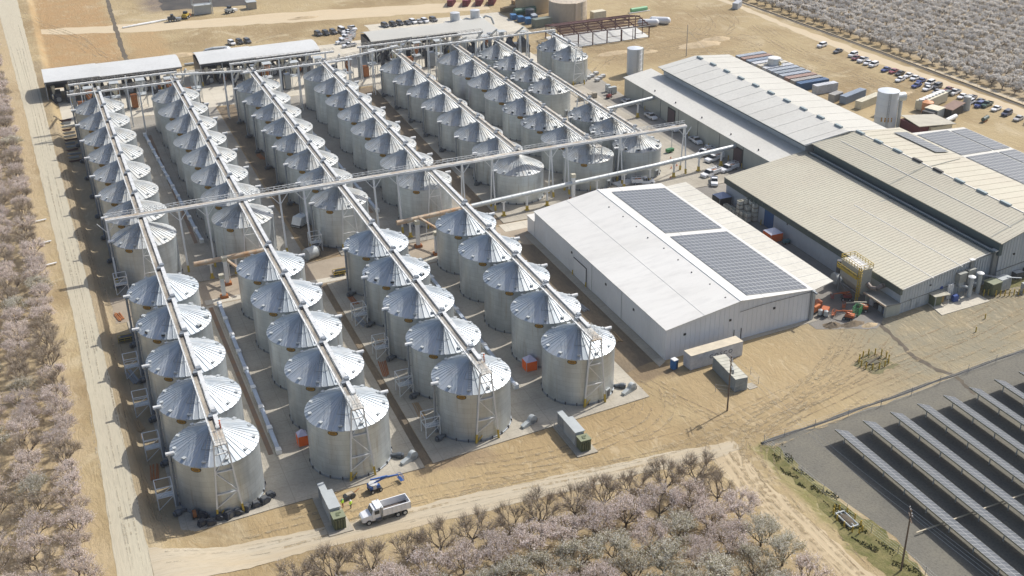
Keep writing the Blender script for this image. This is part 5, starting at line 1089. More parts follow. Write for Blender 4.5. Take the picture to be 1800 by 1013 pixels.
for i, (x, y, m, lab) in enumerate([(151.6,189.6,lift_orange,'orange air compressor at the near corner of the white warehouse, far one'),(150.2,188.2,mat('faded_orange', (.55,.17,.05), .6),'faded orange generator against the corner column of the white warehouse'),(151.8,186.6,lift_orange,'low orange machine nearest the dirt at the white warehouse corner')]):
    t = thing('compressor', lab, 'machine', (x, y, .05), R(20*i)); b = MB(); b.box(-1.1, 1.1, -.8, .8, .5, 1.9-.4*(i == 2)); b.build('housing', m, t, bevel=.1)
    b = MB(); b.box(-1.3, 1.3, -.5, .5, .2, .5); b.tube((-.7,-.85,.35),(-.7,.85,.35),.33,n=12); b.tube((.7,-.85,.35),(.7,.85,.35),.33,n=12); b.build('undercarriage', darkgrey, t)
for i, (x, y) in enumerate([(150.2,186.2),(151.0,185.2)]):
    t = thing('air_tank', ['upright grey air tank beside the orange machines','second upright grey air tank, nearer the dirt'][i], 'tank', (x, y, 0)); b = MB(); b.lathe([(.01,.3),(.5,.5),(.5,1.6),(.01,1.9)], 14); b.build('vessel', cab_grey, t, smooth=True); MB().box(-.4,.4,-.4,.4,0,.35).build('stand', darkgrey, t)
# steel stair frames beside near silos
def stair_frame(x, y, label):
    t = thing('steel_platform', label, 'platform', (x, y, .15), 0, 'white steel platforms beside the near silos'); b = MB(); P4 = [(-1.4,-1.2),(1.4,-1.2),(1.4,1.6),(-1.4,1.6)]
    for q in P4: b.bar((q[0],q[1],0),(q[0],q[1],4.4),.14)
    for z in (2.4, 4.4):
        for a_, c_ in zip(P4, P4[1:]+P4[:1]): b.bar((*a_,z),(*c_,z),.12)
    b.bar((-1.4,-1.2,0),(1.4,-1.2,2.4),.09); b.bar((-1.4,-1.2,2.4),(1.4,-1.2,4.4),.09); b.bar((-1.4,-1.2,4.4),(-1.4,1.6,2.4),.09); b.bar((1.4,-1.2,0),(1.4,1.6,2.4),.09); b.build('frame', white_steel, t)
    b = MB(); b.box(-1.4, 1.4, -1.2, .2, 2.38, 2.46); b.build('deck', galv, t)
    b = MB(); railing(b, (-1.4,-1.2,0),(1.4,-1.2,0),0,2.45,.9,.9,.05); b.build('guard_rail', white_steel, t)
for k in range(5):
    if k < 4: stair_frame(6.9, 175.6+15.72*k, 'white steel platform frame left of the %s silo from the front in the leftmost row' % ORD[k])
for k in range(4): stair_frame(56.0, 177.4+15.9*k, 'white steel platform frame left of the %s silo from the front in the third row' % ORD[k])
stair_frame(9.2, 262.5, 'white steel platform frame below the left end of the crossing walkway'); stair_frame(56.6, 266.5, 'white steel platform frame beside the silo behind the cross road in the third row')
# blower units in front of near silos
def blower(x, y, deg, label, m=galv_dark, grp='blowers standing on the concrete pads', s=1):
    t = thing('blower', label, 'blower', (x, y, .15), R(deg), grp); t.scale = (s,)*3; b = MB()
    b.tube((0,-.45,.95),(0,.45,.95),.85,n=18); b.box(-.5,.5,-.45,.45,.1,.9); b.build('fan_housing', m, t, smooth=True)
    b = MB(); b.prism([(-.5,.1),(-2.6,.05),(-2.6,.5),(-.3,1.2)], -.45, .45, 'y'); b.build('transition', m, t)
    b = MB(); b.box(.4,1.1,-.4,.4,.1,.8); b.tube((.5,.5,.6),(.5,1.1,.6),.28,n=10); b.build('motor', mat('blower_motor', (.25,.23,.19), .6, n1=.5, s1=2), t); return t
blower(50.2, 171.0, 20, 'grey blower on the pad beside the front silo of the second row', cab_grey); blower(74.8, 173.0, 20, 'grey blower on the pad beside the front silo of the third row', cab_grey); blower(97.6, 175.6, 20, 'grey blower on the pad beside the front silo of the fourth row', cab_grey)
jl = [(11.6,167.4),(13.0,166.9),(14.6,167.8),(16.2,167.6),(17.8,167.9),(19.4,168.4),(21.0,168.8),(22.6,169.2),(23.8,170.4),(12.2,169.6)]
jn = ['leftmost','second','third','fourth','fifth','sixth','seventh','eighth','last','lone rear']
for (x, y), q in zip(jl, jn):
    t = thing('fan_box', 'dark fan box, %s in the line stored before the leftmost front silo' % q, 'machine', (x, y, .15), R(rs.uniform(-30, 60)), 'dark fan boxes stored by the front silo'); s_ = rs.uniform(.8, 1.1); t.scale = (s_,)*3
    b = MB(); b.prism([(-.8,0),(.7,0),(.8,.8),(.3,1.2),(-.6,1.1)], -.55, .5, 'y'); b.build('casing', dark_navy, t); b = MB(); b.box(-.5,.5,-.4,.4,1.12,1.2); b.box(.7,1.1,-.35,.35,.1,.6); b.tube((0,-.56,.6),(0,-.62,.6),.38,n=12); b.build('cover', darkgrey, t)
t = thing('cable_reel', 'dark reel lying beside the leftmost front silo', 'reel', (10.8, 169.8, .15)); b = MB(); b.tube((-.4,0,.9),(.4,0,.9),.5,n=16); b.tube((-.5,0,.9),(-.4,0,.9),.95,n=18); b.tube((.4,0,.9),(.5,0,.9),.95,n=18); b.build('reel', darkgrey, t); MB().tube((-.3,0,.9),(.3,0,.9),.7,n=16).build('cable', rust, t)
# transformer cabinets
def cabinet(x, y, label):
    t = thing('switchgear', label, 'switchgear', (x, y, 0), R(1)); b = MB(); b.prism([(-2.2,-6.6),(2.0,-6.6),(1.6,6),(-2.0,6)], -.1, .22, 'z'); b.build('plinth', concrete, t)
    b = MB(); b.box(-1.0, .75, -3.2, 1.8, .22, 3.0); b.box(-1.1, .95, -3.3, 2.0, 3.0, 3.14); b.build('cabinet', cab_grey, t)
    b = MB(); b.box(-.9, .1, 1.8, 4.6, .22, 2.9); b.box(-1.0, .2, 1.8, 4.8, 2.9, 3.0)
    for k in range(3): b.box(-.94, -.9, 2.0+k*.9, 2.7+k*.9, .5, 2.6, 1)
    b.build('end_cabinet', [cab_grey, galv_dark], t)
    b = MB(); b.box(-.95, 1.05, -5.5, -3.6, .22, 2.5); b.build('transformer', cab_green, t); b = MB(); b.box(-1.05, 1.15, -5.6, -3.5, 2.5, 2.62); b.box(-.3, .2, -5.0, -4.4, 2.62, 2.72, 1); b.box(-.2, .6, -4.4, -4.1, 2.62, 2.72, 1)
    for k in range(4): b.box(-.75+k*.45, -.55+k*.45, -5.75, -5.5, .4, 2.2, 1)
    b.build('transformer_lid', [mat('olive_lid', (.22,.24,.15), .5), cab_green], t)
cabinet(32.6, 162.3, 'grey switchgear and olive transformer in front of the first two silo rows'); cabinet(80.0, 166.0, 'grey switchgear and olive transformer in front of the third and fourth silo rows')
# containers
def container(name, label, x, y, deg, L_, m, group=None, h=2.6, wd=2.45, topm=None, ribs=True, cat='container'):
    t = thing(name, label, cat, (x, y, .06), R(deg), group); b = MB(); b.box(-L_/2, L_/2, -wd/2, wd/2, 0, h-.06)
    if ribs:
        n = int(L_/.45)
        for k in range(1, n):
            for s_ in (-1, 1): xx = -L_/2+L_*k/n; b.box(xx-.08, xx+.08, min(s_*wd/2, s_*(wd/2+.05)), max(s_*wd/2, s_*(wd/2+.05)), .15, h-.2)
    b.build('body', m, t); r_ = MB(); r_.box(-L_/2-.02, L_/2+.02, -wd/2-.04, wd/2+.04, h-.06, h)
    if ribs:
        for k in range(1, int(L_/1.2)): xx = -L_/2+L_*k/int(L_/1.2); r_.box(xx-.1, xx+.1, -wd/2, wd/2, h, h+.05)
    r_.build('roof', topm or m, t); d = MB()
    for s_ in (-1, 1): d.box(-L_/2-.05, -L_/2, min(s_*.05, s_*1.15), max(s_*.05, s_*1.15), .1, h-.15)
    for yy in (-.8, -.35, .35, .8): d.bar((-L_/2-.08, yy, .15), (-L_/2-.08, yy, h-.2), .05)
    d.build('doors', m, t); return t
cos = container('reefer_container', 'long white container with big dark letters against the front of the white warehouse', 118.6, 179.4, 4, 13.0, mat('container_white', (.55,.57,.60), .55, n1=.5, s1=.5, n2=.3, s2=2), h=3.4, wd=2.6, topm=mat('container_cream_top', (.62,.55,.42), .7, n1=.5, s1=.4), ribs=False)
ltr = txt('C O S C O', 1.25); ltr.materials.append(mat('letter_navy', (.03,.045,.08), .6)); o = mo('lettering', ltr, cos, (1.0, -1.33, 1.9), (PI/2, 0, 0))
wl = MB(); wl.box(-5.2,-3.8,-1.0,1.0,-.05,.3); wl.build('landing_gear', darkgrey, cos)
container('shipping_container', 'grey-blue container standing crosswise in front of the lettered white container', 117.7, 171.6, 86, 9.6, mat('container_greyblue', (.30,.345,.36), .55, n1=.5, s1=.6, n2=.3, s2=2), h=2.9, wd=2.7, topm=mat('container_pale_top', (.50,.49,.41), .6, n1=.5, s1=.6))
struct(MB().prism([(119.2,166.4),(121.2,166.6),(121.0,168.6),(119.1,168.5)], -.1, .12, 'z').build('concrete_step', concrete))
t = thing('portable_toilet', 'blue portable toilet with a white roof beside the lettered white container', 'portable toilet', (109.6, 179.8, 0), R(10)); b = MB(); b.box(-.6,.6,-.6,.6,.05,2.1); b.build('cabin', mat('toilet_blue', (.02,.13,.36), .5), t, bevel=.05); MB().box(-.66,.66,-.66,.66,2.1,2.3).build('roof', white_steel, t, bevel=.1); MB().box(.1,.5,-.64,-.6,.2,1.9).build('door', mat('toilet_dark', (.01,.04,.10), .5), t)
cols = ['pale blue','rusty red','blue','white','cream','white','pale blue','blue-grey','pale blue','rusty red','grey','dark blue']
cm_ = {'pale blue': (.33,.37,.42), 'rusty red': (.32,.205,.165), 'blue': (.23,.285,.36), 'white': (.58,.57,.52), 'cream': (.55,.51,.42), 'blue-grey': (.26,.30,.34), 'grey': (.33,.32,.30), 'dark blue': (.035,.10,.22)}
pos = ['first from the far end','second from the far end','third from the far end','fourth from the far end','fifth from the far end','sixth from the far end','seventh from the far end','eighth from the far end','ninth from the far end','third from the near end','second from the near end','nearest the viewer']
for k in range(12):
    c = cols[k]; container('shipping_container', '%s container, %s in the row behind the long warehouse' % (c, pos[k]), 245.6+.6*k*.15, 361-k*3.35, 2, 12.2, mat('container_'+c.replace(' ', '_').replace('-', '_'), cm_[c], .6, n1=.4, s1=.4), 'containers in a row behind the long warehouse')
container('shipping_container', 'plain white trailer box in front of the container row', 247.6, 318.4, 2, 9, MATS['container_white'], h=3.0)
container('shipping_container', 'blue and cream container behind the long cream one', 251, 307.6, 20, 12, MATS['container_blue']); container('shipping_container', 'long cream container beside the tall tank with cyclone head', 252.4, 301.2, 20, 12.2, cream)
container('shipping_container', 'dark grey container with open end left of the long cream one', 245.4, 309.5, 20, 5, MATS['container_grey'])
t = container('site_office', 'small cream office cabin with two windows beside the tall tank', 251.4, 291.6, 20, 7.5, cream, ribs=False, h=2.9, cat='cabin')
for x in (-1.8, 1.6): MB().box(x-.5, x+.5, -1.27, -1.21, 1.1, 2.0).build('window', glass, t)
container('shipping_container', 'small dark-shadowed container by the far right road', 284.4, 431.5, 40, 6, MATS['container_white'])
for i, (x, y) in enumerate([(175.5,492),(181.5,489),(187,487.5),(192.5,486)]): container('shipping_container', 'dark red open-top container, %s of four at the top edge' % ['leftmost','second','third','rightmost'][i], x, y, 60, 9, mat('deep_red_container', (.16,.02,.03), .6, n1=.3, s1=1), 'dark red containers at the top edge')
for i, (x, y) in enumerate([(206,500),(216,497)]): container('shipping_container', ['pale container behind the beige tanks at the top edge','second pale container behind the beige tanks at the top edge'][i], x, y, 15, 8, MATS['container_grey'])
container('waste_bin', 'long wooden-coloured skip full of scrap left of the beige tanks', 196, 470, 8, 12, mat('plywood', (.36,.25,.13), .8), h=1.8, cat='skip'); container('waste_bin', 'second wooden-coloured skip close to the beige tank', 204, 480, 8, 9, MATS['plywood'], h=1.8, cat='skip')
t = thing('fuel_tank', 'long dark green horizontal tank left of the beige tanks', 'tank', (196.5, 459, 0), R(6)); b = MB(); b.tube((-5,0,2.2),(5,0,2.2),1.5,n=20); b.build('vessel', mat('dark_green_tank', (.015,.085,.055), .5), t, smooth=True)
for x in (-3, 3): MB().box(x-.3,x+.3,-1.3,1.3,0,1.2).build('saddle', concrete, t)
for i, (x, y, s_) in enumerate([(190.0,456,1),(191.4,451.5,1),(192.8,447,1.1),(196.6,449.5,1.3)]): container('waste_bin', ['blue bin nearest the rear yard edge','blue bin second left of the green tank','large blue bin left of the dark round tank','pale blue bin beside the dark round tank'][i], x, y, 80, 3.4*s_, mat('bin_blue', (.04,.15,.32), .6) if i < 3 else MATS['container_pale_blue'], None, h=2.1*s_, wd=2.2, ribs=False, cat='bin')
tank('water_tank', 'dark round plastic tank beside the blue bins', 196.4, 453.2, 1.9, 4.2, mat('dark_plastic', (.03,.045,.06), .5), 3, .5)
container('site_office', 'grey-green control cabin in front of the beige tank', 196.0, 440.2, 8, 8, mat('control_green', (.17,.20,.165), .6, n1=.3, s1=1), h=3.4, wd=3, ribs=False, cat='cabin'); container('site_office', 'white utility cabin between the beige tank and the steel frame', 222.5, 441.5, 5, 6, cream, h=3.2, wd=3.4, ribs=False, cat='cabin')
t = thing('green_tank', 'pale green long tank lying on the dirt beyond the steel frame', 'tank', (243.5, 444.5, 0), R(5)); b = MB(); b.tube((-4,0,1),(4,0,1),.9,n=16); b.build('vessel', mat('mint_green', (.18,.45,.22), .5), t, smooth=True); MB().box(-5.5,5,-1.5,-.9,.1,.3).build('skid', white_steel, t)
for i, (x, y, a) in enumerate([(235.5,421.5,-20),(241.5,422.5,-35)]):
    t = thing('wrapped_tank', ['white plastic-wrapped bundle beside the red steel frame','second white plastic-wrapped bundle, farther from the red steel frame'][i], 'bundle', (x, y, 0), R(a)); b = MB(); b.tube((-3,0,1.5),(3,0,1.5),1.5,n=12); b.ball((3,0,1.5),1.5,12); b.ball((-3,0,1.5),1.5,12); b.build('wrap', mat('white_wrap', (.68,.70,.72), .4), t, smooth=True)
# machinery yard behind the tall tank
t = thing('cooler_bank', 'long cream cooling unit topped with white fans near the roadside cars', 'cooling unit', (270.0, 291.4, 0), R(20)); b = MB(); b.box(-7.5,7.5,-1.6,1.6,.4,3.4); b.build('housing', cream, t)
for k in range(7): MB().lathe([(.85,0),(.95,.5)], 14, cap1=True).build('fan', white_steel, t, loc=(-6.4+k*2.1, 0, 3.4))
t = thing('workshop_shed', 'low open shed with a sloping tan roof right of the tall tank', 'shed', (252.6, 273.5, 0)); b = MB(); b.add([(-7,-5,3.6),(6.5,-6,2.9),(6.5,4,2.9),(-5,6,3.6),(-7,-5,3.8),(6.5,-6,3.1),(6.5,4,3.1),(-5,6,3.8)], [(3,2,1,0),(4,5,6,7),(0,1,5,4),(1,2,6,5),(2,3,7,6),(3,0,4,7)]); b.build('roof', mat('shed_tan_roof', (.40,.375,.30), .6, n1=.4, s1=.3), t)
MB().box(-2.6,5.6,-5.4,3.6,0,2.85).build('wall', cream, t); MB().box(-6.2,-2.6,-4.4,4.6,0,3.2).build('machine_bay', mat('maroon_door', (.11,.012,.02), .6), t)
t = thing('pump_house', 'dark-sided box shelter with a pale roof beside the white gas tank', 'shed', (263.6, 282.4, 0), R(20)); MB().box(-2.2,2.2,-2.2,2.2,0,3).build('wall', cab_grey, t); MB().box(-2.4,2.4,-2.4,2.4,3,3.15).build('roof', cream, t); MB().box(-4.4,-2.25,-2,2,0,2.6).build('dark_bay', black, t)
t = thing('burner_shed', 'dark heap of burner equipment under a rusty sloping roof', 'shed', (270.5, 281.8, 0), R(20)); MB().prism([(-4,2.6),(4,3.3),(4,3.5),(-4,2.8)], -2, 2, 'y').build('roof', mat('rusty_sheet', (.26,.17,.13), .8, n1=.6, s1=.8), t); MB().box(-3.8,3.8,-1.6,1.9,0,2.5).build('equipment', black, t)
t = tank('surge_tank', 'grey upright drum at the end of the rusty burner roof', 277.6, 283.5, 1.2, 4.6, cab_grey, 2, .3); tank('surge_tank', 'orange round vessel on the cream cooling unit side', 264.8, 287.2, 1.8, 3.4, mat('pale_orange_tank', (.60,.26,.11), .6), 2, .5)
t = thing('gas_tank', 'white horizontal gas tank behind the wide solar roof', 'tank', (265.0, 276.2, 0), R(22)); b = MB(); b.tube((-2.9,0,1.2),(2.9,0,1.2),.75,n=16); b.ball((-2.9,0,1.2),.75,12); b.ball((2.9,0,1.2),.75,12); b.build('vessel', white_steel, t, smooth=True)
for x in (-2, 2): MB().box(x-.2,x+.2,-.6,.6,0,.8).build('saddle', concrete, t)
t = thing('gas_tank', 'small dark green tank right of the white gas tank', 'tank', (275.2, 272.2, 0), R(25)); b = MB(); b.tube((-1.8,0,1),(1.8,0,1),.65,n=14); b.build('vessel', mat('bottle_green', (.04,.07,.06), .5), t, smooth=True); MB().box(-1.2,1.2,-.4,.4,0,.5).build('saddle', rust, t)

# ------------------------------------------------------------------ dust collector and alley objects
t = thing('dust_collector', 'raised dust collector with yellow railings beside the green fascia', 'dust collector', (162.9, 191.2, 0), R(-2))
b = MB(); b.box(-1.7,1.7,-3.4,3.4,4.2,8.2); b.build('filter_house', mat('collector_cream', (.45,.44,.37), .6, n1=.4, s1=1), t)
b = MB(); b.prism([(-1.7,4.2),(1.7,4.2),(.35,2.0),(-.35,2.0)], -3.4, 3.4, 'y'); b.build('hopper', MATS['collector_cream'], t)
for dx in (-1.7, 1.7):
    for dy in (-3.4, 3.4): MB().box(dx-.14,dx+.14,dy-.14,dy+.14,0,4.3).build('leg', galv_dark, t)
b = MB(); b.bar((-1.7,-3.4,2.6),(-1.7,3.4,2.6),.12); b.bar((1.7,-3.4,2.6),(1.7,3.4,2.6),.12); b.bar((-1.7,-3.4,.4),(-1.7,3.4,2.6),.1); b.bar((-1.7,-3.4,2.6),(1.7,-3.4,2.6),.12); b.build('bracing', galv_dark, t)
b = MB(); b.box(-1.75,1.75,-3.45,3.45,8.2,8.32)
for i in range(2):
    for k in range(5): b.box(-1.5+i*1.55,-.1+i*1.55,-3.2+k*1.3,-2.05+k*1.3,8.32,8.5,1)
b.build('roof_hatches', [cream, white_roof], t)
b = MB()
P4 = [(-1.8,-3.5),(1.8,-3.5),(1.8,3.5),(-1.8,3.5)]
for a_, c_ in zip(P4, P4[1:]+P4[:1]): railing(b, (*a_,0), (*c_,0), 0, 8.3, 1.1, 1.0, .09)
b.box(-2.7,-1.7,-3.7,3.5,6.35,6.5); railing(b, (-2.7,-3.7,0), (-2.7,3.5,0), 0, 6.5, 1.1, .9, .10); b.bar((-2.72,-3.7,6.8),(-2.72,3.5,6.8),.06,.5)
b.build('yellow_railing', yellow, t)
b = MB()
for s_ in (-.3, .3): b.bar((-1.9+s_,-3.75,.3),(-1.9+s_,-3.75,9.3),.12)
for k in range(24): b.bar((-2.2,-3.75,.5+k*.36),(-1.6,-3.75,.5+k*.36),.08)
for k in range(11):
    for q in range(6): a0, a1 = PI+q*PI/6, PI+(q+1)*PI/6; b.bar((-1.9+.42*math.cos(a0),-3.75+.75*math.sin(a0),2.4+k*.62),(-1.9+.42*math.cos(a1),-3.75+.75*math.sin(a1),2.4+k*.62),.10)
b.build('caged_ladder', yellow, t)
b = MB(); b.path([(.8,-3.4,4.6),(1.0,-4.6,4.0),(1.8,-5.6,4.2),(3.0,-6.0,4.8),(4.0,-6.0,4.9)], .52, 14); b.build('inlet_duct', mat('brown_dusty_duct', (.25,.21,.18), .6, .2, n1=.5, s1=1), t, smooth=True)
b = MB(); b.tube((-.5,3.4,2.4),(-.8,5.4,2.4),.6,n=14); b.tube((-1.4,5.8,2.0),(-.4,5.8,2.0),1.35,n=18); b.build('blower_scroll', cab_grey, t, smooth=True); b = MB(); b.tube((-.2,6.0,2.4),(-.2,6.0,6.4),.62,n=14); b.build('exhaust_stack', darkgrey, t, smooth=True)
t = thing('storage_shed', 'small open-fronted shed with a flat grey roof at the corner of the tan building', 'shed', (165.0, 183.4, 0)); b = MB(); b.box(-2.2,-2.05,-3.6,-3.0,0,2.6); b.box(-2.2,1.55,-3.75,-3.6,0,2.7); b.box(1.4,1.55,-3.6,3.4,0,2.7); b.box(-2.2,1.55,3.3,3.45,0,2.6); b.build('wall', tan_wall, t)
MB().prism([(-2.7,2.95),(1.58,2.7),(1.58,2.85),(-2.7,3.1)], -3.9, 3.7, 'y').build('roof', mat('shed_grey_roof', (.30,.29,.25), .7, n1=.5, s1=.6), t); MB().box(-2.75,-2.6,-3.95,3.75,2.75,3.12).build('front_trim', mat('rusty_trim', (.50,.36,.24), .7, n1=.8, s1=.8, col2=(.60,.55,.45)), t)
for k, m in enumerate((blue_door, cab_grey, darkgrey, white_steel)): MB().box(-1.4,.6,-3.0+k*1.6,-1.8+k*1.6,0,1.1+.3*(k % 2)).build('stored_crates', m, t)
def canopy_tent(label, x, y, side, w_=3.2, h=2.2, rz=0, top=None):
    t = thing('canopy_tent', label, 'tent', (x, y, .05), R(rz)); b = MB(); s_ = w_/2; b.add([(-s_,-s_,h),(s_,-s_,h),(s_,s_,h),(-s_,s_,h),(0,0,h+1.1)], [(0,1,4),(1,2,4),(2,3,4),(3,0,4),(3,2,1,0)]); b.build('roof_cloth', top or lilac, t)
    b = MB()
    for a_, c_ in (((-s_,-s_),(s_,-s_)),((s_,-s_),(s_,s_)),((s_,s_),(-s_,s_)),((-s_,s_),(-s_,-s_))): b.quad((*a_,.1),(*c_,.1),(*c_,h-.01),(*a_,h-.01))
    b.build('side_cloth', side, t)
    for q in ((-s_,-s_),(s_,-s_),(s_,s_),(-s_,s_)): MB().box(q[0]-.04,q[0]+.04,q[1]-.04,q[1]+.04,0,h).build('pole', galv, t)
    return t
canopy_tent('lilac-topped tent with bright orange sides between the two front silos of the fourth row', 82.5, 191.8, orange, 2.4)
canopy_tent('small lilac-topped orange tent half hidden left of the front silo of the second row', 33.0, 184.2, orange, 1.9)
canopy_tent('white-topped tent with orange sides in the shaded alley beside the blue door', 163.6, 224.6, orange, 3.6, top=mat('white_cloth', (.70,.70,.78), .7)); canopy_tent('blue-grey topped tent with black sides at the top of the shaded alley', 164.2, 249.6, black, 3.8, 2.4, top=mat('bluegrey_cloth', (.36,.41,.54), .7))
canopy_tent('lilac-topped tent with a red-brown wall between the fifth and sixth silo rows', 126.2, 362.0, mat('red_brown_cloth', (.22,.07,.05), .8), 5.0, 2.6)
t = thing('blue_cart', 'small blue-green cart beside the white-topped orange tent', 'cart', (165.2, 221.0, .05)); b = MB(); b.box(-.9,.9,-.5,.5,.4,1.1); b.build('body', mat('teal_machine', (.03,.14,.17), .5), t); b = MB(); b.tube((-.6,-.55,.3),(-.6,.55,.3),.3); b.tube((.6,-.55,.3),(.6,.55,.3),.3); b.build('wheels', rubber, t)
# bin stacks
def bin_stack(label, x, y, n, rz=0, c=mat('bin_cream', (.70,.67,.56), .7, n1=.3, s1=1)):
    for k in range(n):
        t = thing('harvest_bin', label+(', %s from the ground' % (['lowest','second','third','fourth','fifth'][k])), 'bin', (x, y, .06+k*1.22), R(rz), 'cream harvest bins stacked in the alley'); b = MB(); s_ = .62
        b.box(-s_,s_,-s_,-s_+.05,.15,1.15); b.box(-s_,s_,s_-.05,s_,.15,1.15); b.box(-s_,-s_+.05,-s_,s_,.15,1.15); b.box(s_-.05,s_,-s_,s_,.15,1.15); b.box(-s_,s_,-s_,s_,.15,.2)
        b.build('box', c, t); b = MB()
        for q in (-s_+.1, 0, s_-.1): b.box(q-.07,q+.07,-s_,s_,0,.15)
        b.build('pallet_feet', MATS['plywood'], t)
for i, (x, y, n) in enumerate([(163.4,239.8,4),(164.8,239.9,4),(166.1,240.0,4),(163.4,238.2,2),(164.8,238.2,3),(166.1,238.3,4),(163.9,236.6,2),(165.8,236.4,4)]): bin_stack('cream bin, %s stack of the alley pile' % ['far left','far middle','far right','middle left','centre','middle right','near left','near right'][i], x, y, n)
for k in range(5): bin_stack('cream bin, %s of the low line beyond the tall pile' % ORD[k], 163.6+.1*k, 246.4-1.35*k, 1)
t = thing('pallet_stack', 'flat white metal sheets stacked on the ground behind the white warehouse', 'stack', (146.8, 273.4, .05), R(10)); b = MB()
for k in range(5): b.box(-3,3,-1.4+.1*k,1.4,.1+.08*k,.16+.08*k)
b.build('sheets', white_steel, t)
def crate_pile(label, pts, m, sz=1.2, grp=None, hh=1.1):
    for i, (x, y) in enumerate(pts):
        t = thing('pallet_crate', '%s, %s of the cluster' % (label, (ORD+['ninth','tenth','eleventh','twelfth'])[i]), 'crate', (x, y, .16), R(rs.uniform(-8, 8)), grp); b = MB(); b.box(-sz/2,sz/2,-sz/2,sz/2,.12,hh); b.build('box', m, t); b = MB(); b.box(-sz/2,sz/2,-sz/2,-sz/2+.12,0,.12); b.box(-sz/2,sz/2,sz/2-.12,sz/2,0,.12); b.build('pallet', MATS['plywood'], t)
crate_pile('grey-brown pallet crate near the right-hand silo row', [(168.2,345.5),(170.0,345.8),(171.9,346),(173.8,346.4),(168.4,331.5),(170.2,331.7),(172,332),(168.6,329.4),(170.4,329.6),(172.2,329.9)], mat('crate_grey', (.36,.32,.25), .8, n1=.4, s1=1), 1.5, 'grey-brown crates near the right-hand silos', 1.7)
crate_pile('grey parts crate right of the pair of silos', [(181.4,366.6),(183.4,368.0),(185.2,364.8),(187.0,366.2),(183.0,362.6),(186.2,370.2)], mat('crate_silver', (.45,.46,.46), .6, n1=.4, s1=2), 1.5, 'grey crates right of the pair of silos', .9)
crate_pile('white storage box at the far corner of the cream warehouse', [(180.4,347.5),(181.9,347.6),(181.0,350.5)], cab_grey, 1.4, 'white boxes at the far corner of the cream warehouse', 2.4)
# small equipment near the cross road
t = thing('water_barrel', 'upright black barrel standing alone on the concrete strip', 'barrel', (89.4, 247.9, .05)); b = MB(); b.lathe([(.01,0),(.85,.05),(.88,1.2),(.82,1.3),(.88,1.4),(.88,2.6),(.55,2.9),(.01,2.95)], 20); b.build('barrel', black, t, smooth=True)
for i, (x, y, lab) in enumerate([(7.5,238.2,'small yellow and black engine pump left of the front group of the leftmost row'),(58.6,250.5,'yellow and black engine pump left of the front group of the third row')]):
    t = thing('engine_pump', lab, 'pump', (x, y, .05)); b = MB(); b.box(-1.3,1.3,-.6,.6,.4,1.2); b.tube((-1.8,0,.6),(-1.3,0,.6),.5); b.build('engine', black, t); b = MB(); railing(b,(-1.9,-.8,0),(1.9,-.8,0),0,.1,1.1,1.2,.1); railing(b,(-1.9,.8,0),(1.9,.8,0),0,.1,1.1,1.2,.1); b.build('yellow_guard', yellow, t)
t = thing('storage_cabinet', 'pale equipment cabinet beside the rear silo of the third front row', 'cabinet', (62.6, 239.5, .15)); b = MB(); b.box(-1,1,-1.2,1.2,0,2.4); b.build('cabinet', cab_grey, t); MB().box(-.8,.8,-3.8,-2,0,.6).build('side_box', white_steel, t)
t = thing('grain_cart', 'white sloping hopper lying in the dirt strip before the crossing walkway', 'hopper', (56.8, 283.5, .05), R(40)); b = MB(); b.prism([(-2.4,.3),(2.0,.3),(2.4,2.4),(-1.2,2.6)], -1.4, 1.4, 'y'); b.build('hopper', white_steel, t); MB().tube((-2,-1.5,.4),(-2,1.5,.4),.4).build('axle', darkgrey, t)
t = thing('round_tank', 'grey horizontal steel drum on the dirt right of the second row', 'drum', (54.6, 262.4, .05), R(25)); b = MB(); b.tube((-1.8,0,1.5),(1.2,0,1.5),1.5,n=22); b.build('drum', cab_grey, t, smooth=True); MB().tube((1.2,0,1.5),(1.45,0,1.5),1.62,n=22).build('rim', darkgrey, t)
for i, (x, y, sx, sy) in enumerate([(46.0,400.5,3.2,5.4),(41.2,399.6,2.6,3.6)]):
    t = thing('flat_trailer', ['large flat white trailer tray left of the black SUV','smaller flat white tray left of the large one'][i], 'trailer', (x, y, .05), R(8)); b = MB(); b.box(-sx/2,sx/2,-sy/2,sy/2,.55,.72); b.build('tray', mat('tray_white', (.66,.69,.73), .5), t); b = MB(); b.tube((-sx/2-.1,-.6,.35),(-sx/2-.1,.6,.35),.35); b.tube((sx/2+.1,-.6,.35),(sx/2+.1,.6,.35),.35); b.build('wheels', rubber, t)
t = thing('drum_dryer', 'yellow-railed skid with a dark box between the fourth and fifth silo rows', 'machine', (99.0, 405, .05)); MB().box(-1,3.6,-1.5,1.5,.4,2.6).build('dark_box', mat('rust_brown_box', (.10,.075,.055), .8), t); MB().box(-5,-1,-1.2,1.0,.3,1.0).build('rust_tray', rust, t); b = MB(); railing(b,(-3,0,0),(0,0,0),0,.2,3.4,.7,.14); b.build('yellow_frame', yellow, t)
for k in range(13):
    y = 398-k*3.4; t = thing('steel_beam_stack', 'rusty steel beam, %s from the far end, lying left of the leftmost row' % OR2[k], 'beam', (4.8+rs.uniform(-1,1), y, .08+gh(4.8, y)), R(rs.uniform(-4, 8)), 'rusty beams laid on the ground left of the first silo row'); b = MB(); L_ = rs.uniform(2.2, 4); b.box(-L_,L_,-.2,-.14,0,.5); b.box(-L_,L_,.14,.2,0,.5); b.box(-L_,L_,-.2,.2,.22,.28); b.build('beam', [redox, galv_dark, cab_grey][k % 3], t)
